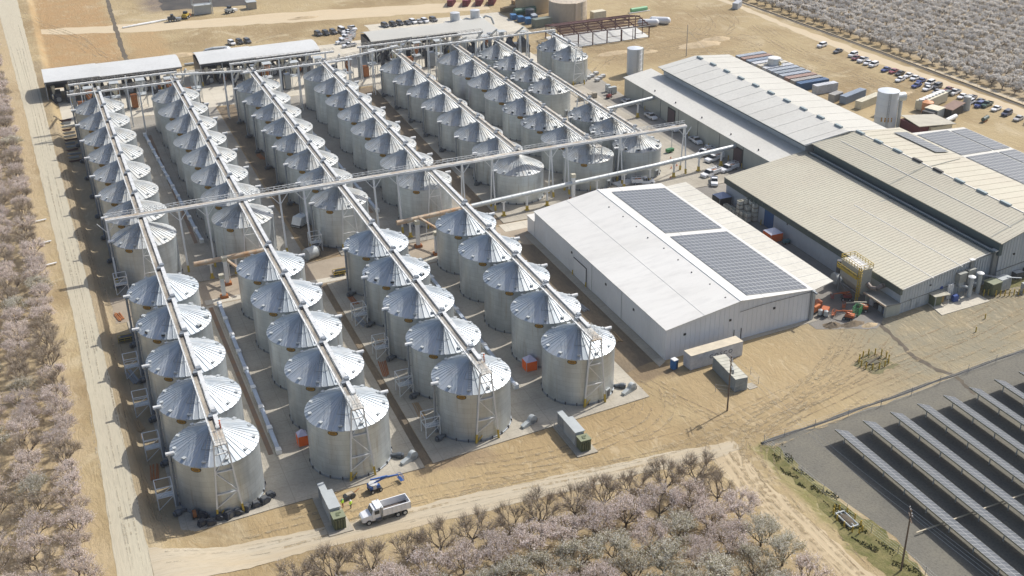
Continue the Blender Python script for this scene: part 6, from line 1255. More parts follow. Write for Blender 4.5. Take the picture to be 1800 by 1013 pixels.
# light tower, cones, forklift
t = thing('light_tower', 'portable light tower with green generator in the yard behind the right-hand silos', 'light tower', (170.8, 289.5, .05), R(10)); MB().box(-1.2,1.2,-.6,.6,.4,1.3).build('generator', lift_green, t); b = MB(); b.bar((.6,0,.4),(.6,0,8.2),.14); b.bar((-.2,0,8),(1.4,0,8),.1); b.build('mast', galv, t)
for x in (-.2, .5, .9, 1.4): MB().box(x-.2,x+.2,-.25,.1,8.0,8.4).build('floodlight', white_steel, t)
MB().tube((-.4,-.7,.35),(-.4,.7,.35),.35).build('wheel_axle', rubber, t)
cone_b = MB().lathe([(.22,0.05),(.04,.75)], 12, cap1=True).box(-.28,.28,-.28,.28,0,.05); cmesh = cone_b.mesh('traffic_cone', mat('cone_orange', (.70,.14,.03), .6))
for x, y, q in [(165.8,282.4,'left of the light tower'),(164.7,277.9,'nearest the overhead duct left of the light tower'),(160.7,271.4,'in front of the right-hand front silo'),(168.6,285.0,'right beside the light tower'),(174.4,272.2,'beside the duct post by the pickups'),(167.2,279.0,'between the light tower and the duct')]:
    o = bpy.data.objects.new('traffic_cone', cmesh); COL.objects.link(o); o.location = (x, y, .05); tag(o, 'small orange traffic cone %s' % q, 'traffic cone', 'traffic cones in the yard')
t = thing('forklift', 'dark red forklift near the far end of the cream warehouse', 'forklift', (178.2, 344.0, .05), R(30)); MB().box(-1,.8,-.6,.6,.35,1.2).build('body', MATS['dark_red_machine'], t); b = MB(); b.box(.85,.95,-.5,-.4,.1,2.6); b.box(.85,.95,.4,.5,.1,2.6); b.box(.95,2,-.4,-.25,.1,.16); b.box(.95,2,.25,.4,.1,.16); b.build('mast', darkgrey, t)
b = MB(); b.box(-.7,.6,-.55,.55,2.1,2.16)
for q in ((-.7,-.5),(.55,-.5),(-.7,.5),(.55,.5)): b.bar((q[0],q[1],1.1),(q[0],q[1],2.1),.06)
b.build('roll_cage', black, t)
for x in (-.7,.6):
    for s_ in (-1,1): wheel(t, x, s_*.58, .3, .2)
# equipment by the front of the tan building
t = thing('lean_to_shelter', 'small green-sided shelter with a pale roof on the slab by the tan building', 'shelter', (177.8, 180.6, .14)); MB().box(-1.9,.2,-1.2,1.2,0,2.3).build('dark_box', cab_green, t); MB().prism([(-2.3,2.5),(2.1,2.3),(2.1,2.45),(-2.3,2.65)], -1.7, 1.7, 'y').build('roof', mat('shelter_roof', (.42,.40,.32), .7, n1=.4, s1=1), t); MB().box(.4,1.5,-.5,.5,0,1.7).build('tan_panel', mat('ochre_panel', (.38,.25,.07), .6), t)
for q in ((-1.9,-1.5),(1.8,-1.5),(1.8,1.5)): MB().box(q[0]-.07,q[0]+.07,q[1]-.07,q[1]+.07,0,2.35).build('post', cab_grey, t)
t = thing('air_scrubber', 'white pipe bank with a blue pump on the slab by the tan building', 'machine', (181.6, 180.9, .14))
for k in range(3): MB().tube((-.7+k*.55,0,.1),(-.7+k*.55,0,3.7),.25,n=12).build('white_column', white_steel, t, smooth=True)
MB().box(-.4,1.1,-1.8,-.8,0,1.5).build('blue_pump', mat('pump_blue', (.015,.06,.26), .5), t, bevel=.08); MB().tube((-2.6,.9,2.9),(-1.8,.9,2.9),.4,n=12).build('blue_drum', MATS['pump_blue'], t)
for i, (x, y) in enumerate([(184.9,181.2),(188.0,181.9)]):
    t = thing('filter_unit', ['box filter on legs with a capped round column, left of the pair','box filter on legs with a capped round column, right of the pair'][i], 'filter', (x, y, .14), R(6)); b = MB(); b.box(-1.2,1.0,-.2,1.8,3.4,5.6); b.box(-1.3,1.1,-.3,1.9,5.6,5.72); b.build('filter_box', mat('filter_grey', (.34,.345,.31), .6, n1=.3, s1=1), t)
    for q in ((-1.1,-.1),(.9,-.1),(.9,1.7),(-1.1,1.7)): MB().box(q[0]-.08,q[0]+.08,q[1]-.08,q[1]+.08,0,3.4).build('leg', galv_dark, t)
    b = MB(); b.prism([(-1.1,3.4),(.9,3.4),(.2,2.0),(-.4,2.0)], 0, 1.7, 'y'); b.build('hopper', cab_grey, t); b = MB(); b.tube((1.3,-1.4,0),(1.3,-1.4,5.0),.5,n=16); b.build('column', cab_grey, t, smooth=True); b = MB(); b.lathe([(.85,4.9),(.85,5.05),(.4,5.3),(.01,5.35)], 18, c=(1.3,-1.4)); b.build('rain_cap', white_steel, t, smooth=True); MB().tube((1.3,-1.4,2.2),(0,.6,2.4),.3).build('duct', galv, t)
t = thing('transformer', 'large olive-green transformer inside yellow posts right of the slab', 'transformer', (192.4, 179.4, .05), R(8)); MB().box(-1.5,1.5,-1.3,1.3,.1,2.9).build('tank', cab_green, t, bevel=.05); MB().box(-1.6,1.6,-1.4,1.4,2.9,3.05).build('lid', MATS['olive_lid'], t)
for k in range(6): MB().box(-1.65,-1.5,-1.1+k*.4,-.95+k*.4,.4,2.4).build('cooling_fin', cab_green, t)
t = thing('switchgear', 'pale grey cabinet row right of the olive transformer', 'switchgear', (196.0, 180.0, .05), R(8)); MB().box(-1.7,1.7,-1,1,.1,3.0).build('cabinet', cab_grey, t); b = MB()
for k in range(4): b.box(-1.5+k*.8,-.8+k*.8,-1.05,-1,.4,2.7)
b.build('doors', mat('cabinet_door', (.36,.39,.40), .5), t); b = MB(); b.bar((-1.6,1,3.05),(-4.6,5.4,3.1),.9,.12); b.bar((.4,-.6,3.1),(3.4,-2.2,2.8),.35,.12); b.build('cable_tray', galv_dark, t)
t = thing('switchgear', 'single pale cabinet on a small plinth at the end of the yellow posts', 'switchgear', (199.2, 176.6, .05)); MB().box(-.6,.6,-.5,.5,.2,2.4).build('cabinet', cab_grey, t); MB().box(-1.2,1.2,-1,.9,0,.2).build('plinth', concrete, t)
for i, (x, y) in enumerate([(203.5,183.0),(207.4,183.8),(211.2,184.4)]):
    t = thing('outdoor_unit', 'dark boxed outdoor unit by the warehouse wall, %s from the left' % ORD[i], 'machine', (x, y, .05), 0, 'outdoor units by the warehouse wall'); MB().box(-1.3,1.3,-.8,.8,.1,1.5).build('housing', darkgrey, t); MB().box(-1.1,1.1,-.6,.6,1.5,1.56).build('grille', cab_grey, t)
post_b = MB(); post_b.lathe([(.12,0),(.12,1.15),(.06,1.22)], 10, cap1=True); pmesh = post_b.mesh('bollard', yellow)
def bollard(x, y, lab, grp, s_=1.0, z=.0):
    o = bpy.data.objects.new('bollard', pmesh); COL.objects.link(o); o.location = (x, y, z); o.scale = (1.15, 1.15, s_); return tag(o, lab, 'bollard', grp)
for k in range(9): bollard(189.9+k*1.05, 178.2-.30*k+(.9 if k < 2 else 0), 'yellow bollard, %s from the left in the line guarding the olive transformer' % OR2[k], 'yellow bollards around the olive transformer', 1.3)
CW = ['right-hand','right rear','rear right','rear','rear left','left rear','far left','left-hand','left front','front left','front','front centre','front right','right front']
for q in range(14):
    f = q/14*2*PI; bollard(148.1+3.5*math.cos(f)+.3, 165.2+2.7*math.sin(f)+.14*math.cos(f)*3, 'yellow post at the %s of the ring on the open dirt yard' % CW[q], 'yellow posts ringing the weedy patch', 1.25)
for q in range(11):
    f = q/11*2*PI; bollard(111.3+1.5*math.cos(f), 124.6+3.4*math.sin(f), 'yellow post at the %s of the ring around the verge pipework' % ['right-hand','right rear','rear right','rear','rear left','left rear','left-hand','left front','front left','front','front right'][q], 'yellow posts around the verge pipework', 1.0)
for x, y, q in [(183.2,276.8,'left of the near loading door'),(183.2,269.6,'right of the near loading door'),(183.2,299.5,'midway along the cream wall'),(183.3,288.0,'beside the white pickups on the cream wall'),(165.9,233.4,'left of the blue roller door'),(165.9,228.0,'right of the blue roller door'),(182.9,327.4,'by the far duct on the cream wall')]: bollard(x, y, 'single yellow bollard %s' % q, 'bollards along the warehouse walls', 1.3)
t = thing('pipework_pit', 'dark pipework and gravel pit inside yellow posts in the front verge', 'pipework', (111.3, 124.8, 0)); b = MB(); b.path([(-.8,-2,.4),(-.8,2,.4),(.8,2,.4),(.8,-2,.4),(-.8,-2,.4)], .16); b.path([(0,-2,.4),(0,2.4,.4)], .12); b.build('pipes', cab_grey, t); MB().ball((0,0,.2),1.0,10,sy=1.8,sz=.5).build('gravel_heap', ditchm, t)
t = thing('boundary_plinth', 'low concrete well cover inside the yellow ring on the dirt yard', 'well cover', (148.2, 165.2, 0)); MB().box(-1.2,1.2,-.8,.8,0,.25).build('cover', mat('old_cover', (.13,.12,.08), .9, n1=.6, s1=1), t); MB().bar((-2.4,-.8,.25),(2.4,.9,.25),.3).build('pipe', ditchm, t)
for x, y, lab in [(176.4,166.6,'short yellow pipe marker on the grey yard, left one'),(182.4,170.4,'short yellow pipe marker on the grey yard, right one')]: bollard(x, y, lab, None, 1.0)

# ------------------------------------------------------------------ poles and wires
def pole(x, y, h, label, rz=0, xfm=True, arms=2, lean=0):
    t = thing('utility_pole', label, 'utility pole', (x, y, 0), R(rz)); b = MB(); b.tube((0,0,0),(lean,0,h),.17,.11,n=10); b.build('pole', wood, t)
    for k in range(arms): MB().bar((-1.3+lean,0,h-.5-k*1.0),(1.3+lean,0,h-.5-k*1.0),.11,.13).build('crossarm', wood, t)
    for q in (-1.15,-.5,.5,1.15): MB().lathe([(.06,0),(.09,.1),(.05,.25)], 8, cap1=True).build('insulator', white_steel, t, loc=(q+lean,0,h-.42))
    if xfm:
        for q in (-.42, .42): b = MB(); b.tube((q,-.35,h-3.6),(q,-.35,h-2.6),.28,n=12); b.build('pole_transformer', cab_grey, t, smooth=True)
    return t
pole(111.1, 161.8, 12.2, 'weathered utility pole with twin transformers in front of the grey-blue container', 70, True, 2)
p2 = pole(111.5, 111.2, 11.9, 'weathered utility pole with crossarms in front of the first solar row', 60, False, 2)
t = thing('lamp_mast', 'slim pale mast with a stay wire behind the long warehouse', 'mast', (227.3, 376.7, 0)); MB().tube((0,0,0),(0,0,12),.2,.12,n=8).build('mast', mat('pale_mast', (.50,.45,.38), .7), t); MB().bar((0,0,10),(9,-4,0),.06).build('stay_wire', wire_m, t)
def wire(name, label, a, c, sag, r=.03):
    a = Vector(a); c = Vector(c); pts = []
    for k in range(13): f = k/12; q = a.lerp(c, f); q.z -= sag*4*f*(1-f); pts.append(q-a)
    b = MB(); b.path(pts, r, 4); o = b.build(name, wire_m, loc=a); return tag(o, label, 'wire', 'overhead wires by the solar rows')
for i, (dx, dy) in enumerate([(-1.0,-.6),(0,0),(1.0,.6)]):
    wire('overhead_wire', 'thin overhead wire from the front pole running above the first solar rows, %s' % ['left wire','middle wire','right wire'][i], (111.5+dx*.6, 111.2+dy*.9, 11.5), (116.5+dx, 60+dy, 11.0), .5)
    if i != 1: wire('overhead_wire', 'thin overhead wire from the pole with twin transformers to the front pole, %s' % ['left wire','','right wire'][i], (111.3+dx*.6, 161.8+dy*.9, 11.8), (111.5+dx*.6, 111.2+dy*.9, 11.5), 1.2, .02)
# fence round the solar field
t = thing('wire_fence', 'thin post-and-wire fence around the corner of the solar field', 'fence', (111, 149.6, 0)); b = MB()
fp = [(69.5,6.2),(60,5.2),(52,4.4),(44,3.4),(36,2.2),(28,1.4),(20,1.0),(12,.5),(5,.2),(.4,0),(.6,-5),(.9,-11),(1.2,-17),(1.6,-23),(2.0,-29),(2.6,-35),(3.0,-41),(3.2,-48),(3.4,-60)]
pts = []
for (x0, y0), (x1, y1) in zip(fp, fp[1:]):
    pts.append((x0, y0))
for (x0, y0) in pts: MB().bar((x0,y0,0),(x0,y0,1.9),.07).build('fence_post', galv_dark, t)
w_ = MB()
for (x0, y0), (x1, y1) in zip(pts, pts[1:]):
    for z in (.3,.8,1.3,1.85): w_.bar((x0,y0,z),(x1,y1,z),.018)
w_.build('fence_wire', wire_m, t)
t = thing('wire_fence', 'thin chain fence guarding the viewer side of the grey-blue container', 'fence', (114, 166, 0)); w_ = MB(); fp = [(-1.4,2.6),(1.4,.2),(4.6,.8),(8.0,1.6),(8.6,5.4)]
for (x0, y0) in fp: MB().bar((x0,y0,0),(x0,y0,1.8),.06).build('fence_post', galv_dark, t)
for (x0, y0), (x1, y1) in zip(fp, fp[1:]):
    for z in (.3,.9,1.75): w_.bar((x0,y0,z),(x1,y1,z),.018)
w_.build('fence_wire', wire_m, t)
t = thing('wire_fence', 'pale fence line between the dirt lot road and the far orchard', 'fence', (299, 250, 0)); w_ = MB(); prev = None
for k in range(40):
    y = k*6.5-60; x = (.2 if y < 30 else -4.6*(y-30)/67 if y < 97 else -4.4-5*(y-97)/86); 
    MB().bar((x,y,0),(x,y,1.4),.08).build('fence_post', mat('pale_post', (.48,.42,.32), .8), t)
    if prev: w_.bar((*prev,1.2),(x,y,1.2),.03); w_.bar((*prev,.6),(x,y,.6),.03)
    prev = (x, y)
w_.build('fence_wire', wire_m, t)

# ------------------------------------------------------------------ ground-mounted solar rows
for k in range(9):
    x0 = (125.3+6.62*k)*.985; y1 = (147.2+.30*k)*.985; y0 = 52
    t = thing('solar_tracker_row', 'long ground-mounted solar row on the gravel, %s from the left' % (ORD+['ninth'])[k], 'solar panels', (x0, y1, 0), 0, 'ground-mounted solar rows'); zl, zr_, wd = 2.7, 1.45, 3.1; Ly = y1-y0
    f = MB(); f.add([(0,0,zl),(wd,0,zr_),(wd,-Ly,zr_),(0,-Ly,zl),(0.02,0,zl-.07),(wd,0,zr_-.07),(wd,-Ly,zr_-.07),(0.02,-Ly,zl-.07)], [(0,3,2,1),(4,5,6,7),(0,1,5,4),(3,7,6,2),(0,4,7,3),(1,2,6,5)]); f.build('panel_frame', pv_frame, t)
    c = MB(); n = int(Ly/1.05)
    for j in range(n):
        for i in range(2):
            fa, fb = (i*.5+.018), ((i+1)*.5-.018); ya, yb = -j*1.05-.05, -(j+1)*1.05+.04
            c.add([(wd*fa,yb,zl+(zr_-zl)*fa+.012),(wd*fb,yb,zl+(zr_-zl)*fb+.012),(wd*fb,ya,zl+(zr_-zl)*fb+.012),(wd*fa,ya,zl+(zr_-zl)*fa+.012)], [(0,1,2,3)])
    c.build('solar_cells', pv_cell, t); MB().bar((wd*.5,0,1.62),(wd*.5,-Ly,1.62),.16).build('torque_tube', galv, t)
    b = MB(); b.bar((.03,0,zl-.2),(.03,-Ly,zl-.2),.06,.22); b.build('edge_rail', mat('edge_rail_tan', (.34,.31,.20), .6), t)
    for j in range(int(Ly/5.6)): y = -1.4-j*5.6; MB().bar((wd*.45,y,0),(wd*.45,y,1.6),.16).build('post', galv, t)
for y in (117.2, 84.0): tag(MB().bar((119.4,y,.5),(183,y+2.4,.5),.22,.16).build('drive_linkage', mat('linkage_tan', (.52,.45,.32), .7), loc=(0,0,0)), 'long pale drive bar running across under the solar rows, %s one' % ('upper' if y > 100 else 'lower'), 'linkage', None)

# ------------------------------------------------------------------ people
def person(x, y, label, vest, legs, facing=0, hat=None, arm=0, z=0.05):
    """one continuous skinned figure"""
    me = bpy.data.meshes.new('person')
    J = [((0,0,.95),.15),((0,0,1.15),.145),((0,0,1.38),.17),((0,0,1.50),.07),((0,.01,1.60),.085),((0,.01,1.72),.085),
         ((.10,0,.90),.095),((.12,.03+arm*.1,.50),.065),((.13,0-.04,.10),.05),((.13,.12,.05),.05),
         ((-.10,0,.90),.095),((-.13,-.08,.50),.065),((-.14,-.12,.10),.05),((-.14,.02,.05),.05),
         ((.20,0,1.42),.06),((.27,.04,1.16),.048),((.22,.24,1.02+arm*.12),.04),((.20,.31,1.02+arm*.14),.042),
         ((-.20,0,1.42),.06),((-.28,0,1.16),.048),((-.25,.14,.93),.04),((-.24,.19,.87),.042)]
    E_ = [(0,1),(1,2),(2,3),(3,4),(4,5),(0,6),(6,7),(7,8),(8,9),(0,10),(10,11),(11,12),(12,13),(2,14),(14,15),(15,16),(16,17),(2,18),(18,19),(19,20),(20,21)]
    me.from_pydata([j[0] for j in J], E_, []); o = bpy.data.objects.new('person', me); COL.objects.link(o)
    sk = o.modifiers.new('skin', 'SKIN'); sk.use_smooth_shade = True; ss = o.modifiers.new('sub', 'SUBSURF'); ss.levels = 1; ss.render_levels = 1
    for i, j in enumerate(J): me.skin_vertices[0].data[i].radius = (j[1], j[1]*.85 if i < 3 else j[1])
    me.skin_vertices[0].data[0].use_root = True
    m = bpy.data.materials.new('clothed_figure'); m.use_nodes = True; N = m.node_tree.nodes; L = m.node_tree.links; tc = N.new('ShaderNodeTexCoord'); sp = N.new('ShaderNodeSeparateXYZ'); L.new(tc.outputs['Object'], sp.inputs[0])
    rp = N.new('ShaderNodeValToRGB'); rp.color_ramp.interpolation = 'CONSTANT'; dv = N.new('ShaderNodeMath'); dv.operation = 'DIVIDE'; L.new(sp.outputs[2], dv.inputs[0]); dv.inputs[1].default_value = 2; L.new(dv.outputs[0], rp.inputs[0])
    el = rp.color_ramp.elements; el[0].position = 0; el[0].color = (.03,.02,.015,1); el[1].position = .06; el[1].color = (*legs,1)
    e = el.new(.50); e.color = (*vest,1); e = el.new(.755); e.color = (.35,.2,.13,1)
    L.new(rp.outputs[0], N['Principled BSDF'].inputs['Base Color']); N['Principled BSDF'].inputs['Roughness'].default_value = .8; me.materials.append(m)
    o.location = (x, y, z); o.rotation_euler.z = R(facing); tag(o, label, 'person', None)
    b = MB(); b.lathe([(.155,1.70),(.12,1.80),(.05,1.85),(.01,1.86)], 14, c=(0,.01)); b.lathe([(.19,1.69),(.155,1.71)], 14, c=(0,.02)); b.build('hard_hat', hat or white_steel, o, smooth=True)
    return o
person(34.7, 162.5, 'person in a yellow-green vest and orange-brown trousers, left of the two beside the dump truck', (.50,.80,.03), (.30,.11,.03), 20, MATS['mint_green'], .5)
person(35.9, 161.7, 'person in a yellow-green vest and dark trousers walking beside the dump truck', (.55,.85,.05), (.04,.045,.06), 200, white_steel)
person(41.6, 390.2, 'person in a dark vest beside another in orange between the second and third silo rows', (.08,.08,.10), (.03,.03,.04), 90); person(42.8, 390.4, 'person in an orange vest between the second and third silo rows', (.70,.16,.03), (.05,.05,.07), 250)
person(17.4, 172.2, 'person in orange crouched on the walkway platform over the leftmost front silo', (.60,.12,.03), (.40,.09,.03), 90, hat=MATS['cone_orange'], z=ZW+.02); person(65.9, 174.4, 'person in orange on the walkway platform over the front silo of the third row', (.60,.14,.03), (.35,.09,.03), 80, hat=MATS['cone_orange'], z=ZW+.02)
t = thing('plate_compactor', 'dark trench roller lying beside the two workers', 'machine', (36.4, 164.6, .02), R(15)); b = MB(); b.tube((-.5,-.5,.5),(-.5,.5,.5),.5,n=16); b.tube((.6,-.5,.5),(.6,.5,.5),.5,n=16); b.build('drums', darkgrey, t); MB().box(-.5,.7,-.35,.35,.6,1.1).build('engine', mat('tan_engine', (.40,.34,.25), .7), t); MB().bar((.8,0,.7),(2.2,.2,1.0),.1).build('handle', rust, t)

# ------------------------------------------------------------------ far top-left yard pieces
t = thing('loading_gantry', 'pale steel loading frame on a base at the edge of the dark pond', 'frame', (72, 524, 0)); b = MB()
for q in ((-4,-2),(4,-2),(4,2),(-4,2)): b.bar((*q,0),(*q,7),.35)
for z in (4, 7): 
    for a_, c_ in (((-4,-2),(4,-2)),((4,-2),(4,2)),((4,2),(-4,2)),((-4,2),(-4,-2))): b.bar((*a_,z),(*c_,z),.3)
b.build('frame', galv, t); MB().box(-3.6,3.6,-1.8,1.8,.2,4).build('tank_box', cab_grey, t)
t = thing('small_hut', 'small square hut standing alone near the top edge', 'hut', (93.2, 524, 0)); MB().box(-2,2,-2,2,0,3).build('wall', mat('hut_wall', (.36,.33,.27), .8), t); MB().box(-2.2,2.2,-2.2,2.2,3,3.3).build('roof', cab_grey, t)
for i, (x, y, lab) in enumerate([(58,516,'dark loader standing left of the loading frame'),(83,520,'pale grey pickup-like loader right of the loading frame'),(64,519,'yellow-grey excavator by the pale pipe stack')]):
    t = thing('wheel_loader', lab, 'loader', (x, y, 0), R(30*i)); MB().box(-2,1.2,-1,1,.8,2.1).build('body', [darkgrey, cab_grey, yellow][i], t); MB().box(-.8,.5,-.8,.8,2.1,3.1).build('cab', glass, t); MB().prism([(1.2,.8),(3.4,.3),(3.6,1.3),(1.2,1.5)], -1.1, 1.1, 'y').build('bucket', [galv_dark, white_steel, rust][i], t)
    for xx in (-1.2,.9):
        for s_ in (-1,1): wheel(t, xx, s_*1.1, .7, .45)
for i in range(4): o = MB().tube((0,0,.35),(14,3.5,.35),.35,n=8).build('steel_pipe', white_steel, loc=(37+i*2.2, 513.5+i*.9, 0)); tag(o, 'long pale pipe near the top edge, %s from the left' % ORD[i], 'pipe', 'pale pipes lying near the top edge')
for i, (x, y) in enumerate([(-8.5,309.5),(-8.2,294.5),(-7.8,280.5)]):
    t = thing('roadside_marker', 'small white board on short legs at the left road edge, %s' % ['farthest','middle','nearest'][i], 'marker', (x+2.4, y*1.0, 2.0), R(10), 'white boards at the left road edge'); MB().box(-1.5,1.5,-.25,.25,.35,.5).build('board', white_steel, t); MB().bar((-1,0,0),(-1,0,.4),.1).build('leg', darkgrey, t); MB().bar((1,0,0),(1,0,.4),.1).build('leg', darkgrey, t)

# ------------------------------------------------------------------ almond trees
def petal(name, col, tr=.45):
    m = mat(name, col, .85); N = m.node_tree.nodes; L = m.node_tree.links; o = N['Material Output']; b = N['Principled BSDF']
    t_ = N.new('ShaderNodeBsdfTranslucent'); t_.inputs[0].default_value = (*col, 1); x = N.new('ShaderNodeMixShader'); x.inputs[0].default_value = tr
    L.new(b.outputs[0], x.inputs[1]); L.new(t_.outputs[0], x.inputs[2]); L.new(x.outputs[0], o.inputs[0]); return m
def tree_meshes(seed, kind, h=6.4, dens=1.0, low=False):
    """open-vase almond tree: tapering limbs, long fine twigs along every limb, blossom strung along the twigs"""
    rnd = random.Random(seed); tr = MB(); segs = []
    def branch(p, d, L_, r, depth):
        q = p+d*L_; tr.tube(p, q, r, r*.66, n=5 if depth < 2 else 3, cap=False)
        if depth >= 1: segs.append((p, q, d, depth))
        if depth >= (2 if low else 3): return
        for _ in range(3):
            ax = Vector((rnd.uniform(-1,1), rnd.uniform(-1,1), rnd.uniform(-.35,.75))); nd = (d*1.2+ax*.85).normalized()
            if nd.z < .05: nd.z = .05
            branch(q, nd.normalized(), L_*rnd.uniform(.62,.85), r*.58, depth+1)
    tr.tube((0,0,-.05), (0,0,.7), .19, .16, n=7, cap=False)
    for k in range(5):
        a = 2*PI*k/5+rnd.uniform(-.35,.35); t_ = rnd.uniform(.65, 1.0); branch(Vector((0,0,.6)), Vector((math.cos(a)*t_, math.sin(a)*t_, 1.0)).normalized(), h*.25, .115, 0)
    cr = MB()
    n_tw = {'bare': 6.5, 'pink': 4, 'white': 4.6, 'far': 7}[kind]; nb = {'bare': .5, 'pink': 4.4, 'white': 5.0, 'far': 4.8}[kind]*dens
    for p, q, d, dep in segs:
        for _ in range(int(n_tw*(1.5 if dep >= 2 else .8))):
            st = p.lerp(q, rnd.uniform(.15, 1)); nd = (d*.8+Vector((rnd.uniform(-1,1), rnd.uniform(-1,1), rnd.uniform(-.45,1.0)))*.85).normalized(); L_ = rnd.uniform(.6, 1.55)*(.85 if low else 1)
            mid = st+nd*L_*.5; e = mid+(nd+Vector((rnd.uniform(-.4,.4), rnd.uniform(-.4,.4), rnd.uniform(-.1,.5)))).normalized()*L_*.5; s_ = nd.cross(Vector((rnd.uniform(-1,1), rnd.uniform(-1,1), .3))).normalized()*.017
            cr.add([st-s_, st+s_, mid+s_*.8, mid-s_*.8, e+s_*.3, e-s_*.3], [(0,1,2,3), (3,2,4,5)], 0)
            k = int(nb)+(1 if rnd.random() < nb % 1 else 0)
            for _2 in range(k):
                f = rnd.random()**.7; c = (st.lerp(mid, f*2) if f < .5 else mid.lerp(e, f*2-1))+Vector((rnd.gauss(0,.05), rnd.gauss(0,.05), rnd.gauss(0,.05)))*(2.2 if low else 1); sz = rnd.uniform(.03, .085)*(2.1 if low else 1); u = Vector((rnd.uniform(-1,1), rnd.uniform(-1,1), rnd.uniform(-1,1))).normalized(); v = u.orthogonal().normalized()
                cr.add([c-u*sz*1.4-v*sz*.6, c+u*sz-v*sz*.5, c+u*sz*.6+v*sz, c-u*sz*.8+v*sz*.6], [(0,1,2,3)], 1 if rnd.random() < ((.8 if kind != 'bare' else .6) if kind != 'white' else (.66 if c.z > h*.6 else .28)) else 2)
    mats = {'bare': [TW, BL_GREY, TW2], 'pink': [TW, BL_PINK, TW2], 'white': [TW, BL_WHITE, LEAF_OLIVE], 'far': [TW, BL_FAR, TW2]}[kind]
    return tr.mesh('trunk', BARK), cr.mesh('crown', mats)
BARK = mat('tree_bark', (.115,.088,.06), .9, n1=.4, s1=2); TW = mat('fine_twigs', (.38,.315,.235), .85); TW2 = petal('dull_buds', (.56,.48,.37))
BL_PINK = petal('pink_blossom', (.90,.82,.80), .6); BL_WHITE = petal('white_blossom', (.86,.84,.77), .5); LEAF_OLIVE = petal('olive_new_leaf', (.42,.40,.25)); BL_GREY = petal('grey_buds', (.68,.60,.54)); BL_FAR = petal('far_blossom', (.70,.69,.67), .5)
VAR = {'bare': [tree_meshes(10+i, 'bare', 6.4) for i in range(4)], 'pink': [tree_meshes(20+i, 'pink', 5.8) for i in range(4)], 'white': [tree_meshes(30+i, 'white', 6.0) for i in range(4)], 'far': [tree_meshes(40+i, 'far', 5.6, 1.0, True) for i in range(4)]}
rt = random.Random(99); NT = {'n': 0}
def nth(n): return '%d%s' % (n, 'th' if 10 <= n % 100 <= 20 else {1: 'st', 2: 'nd', 3: 'rd'}.get(n % 10, 'th'))
def tree(kind, x, y, s_, label, group):
    tm, cm = rt.choice(VAR[kind]); z = gh(x, y); a = rt.uniform(0, 2*PI)
    t = thing('almond_tree', label, 'tree', (x, y, z), a, group); t.scale = (s_*rt.uniform(.93,1.08), s_*rt.uniform(.93,1.08), s_*rt.uniform(.9,1.08))
    for nm, me in (('trunk', tm), ('crown', cm)): o = bpy.data.objects.new(nm, me); COL.objects.link(o); o.parent = t
    NT['n'] += 1
KN = {'bare': 'leafless grey-brown', 'pink': 'pink-blossomed', 'white': 'white-blossomed'}
rowy = 144.4
for r_ in range(8):                                        # front orchard, rows run left to right
    y = rowy-r_*6.3; x = 22.6 if r_ == 0 else 18.0; n_ = 0
    while x < 98:
        yy = y+rt.uniform(-.5,.5); kind = 'bare' if r_ == 0 else ('pink' if r_ == 1 or rt.random() < .22 else 'white')
        if r_ == 1 and rt.random() < .2: kind = 'bare'
        if not (yy < 118 and x < 60):
            n_ += 1; tree(kind, x+rt.uniform(-.4,.4), yy, rt.uniform(1.0,1.2), '%s almond tree, %s from the left in the %s row of the front orchard' % (KN[kind], nth(n_), ORD[r_]), 'almond trees of the front orchard')
        x += 5.9
for ci, x0 in enumerate((-8.2, -14.3, -20.4, -26.5)):        # left orchard
    y = 150.0+ci*1.5; n_ = 0
    while y < 500:
        lim = -(20.5-.027*(y-160))-1.5; xx = x0-(0 if y < 240 else (y-240)*.022)
        if xx > lim-2.5 and (y < 330 or ci < 2):
            n_ += 1; kind = 'pink' if rt.random() < .6 else ('bare' if rt.random() < .7 else 'white')
            tree(kind, xx+rt.uniform(-.6,.6), y, rt.uniform(.84,1.0), '%s almond tree, %s from the near end, %s column left of the gravel road' % (KN[kind], nth(n_), ORD[ci]), 'almond trees of the left orchard')
        y += rt.uniform(4.9, 5.6)
# far right orchard: the nearest trees are things, the rest one mass
far_pts = []
for i in range(26):
    xr = 305.5+i*6.3
    for j in range(46):
        y = 262+j*5.6+(i % 2)*2.8; x = xr-(0 if y < 277 else (y-277)*.052)+rt.uniform(-.4,.4)
        u = x*math.cos(_y)-y*math.sin(_y); v_ = x*math.sin(_y)+y*math.cos(_y); f_ = v_*math.cos(_p)+CAM_H*math.sin(_p); px = 900+2071.8*u/f_; py = 506.5-2071.8*(v_*math.sin(_p)-CAM_H*math.cos(_p))/f_-(px-900)*.016
        if -16 < py < 1000 and px < 1850: far_pts.append((f_, x, y+rt.uniform(-.35,.35), i, j))
far_pts.sort(); budget = max(0, 298-NT['n'])
for f_, x, y, i, j in far_pts[:budget]: tree('far', x, y, rt.uniform(.84,1.0), 'pale almond tree, %s along the %s row behind the right-hand road' % (nth(j+1), OR2[i]), 'almond trees of the far right orchard')
base_sets = [([tuple(v.co) for v in tm.vertices], [tuple(p.vertices) for p in tm.polygons], [tuple(v.co) for v in cm.vertices], [(tuple(p.vertices), p.material_index) for p in cm.polygons]) for tm, cm in VAR['far']]
mass = MB()
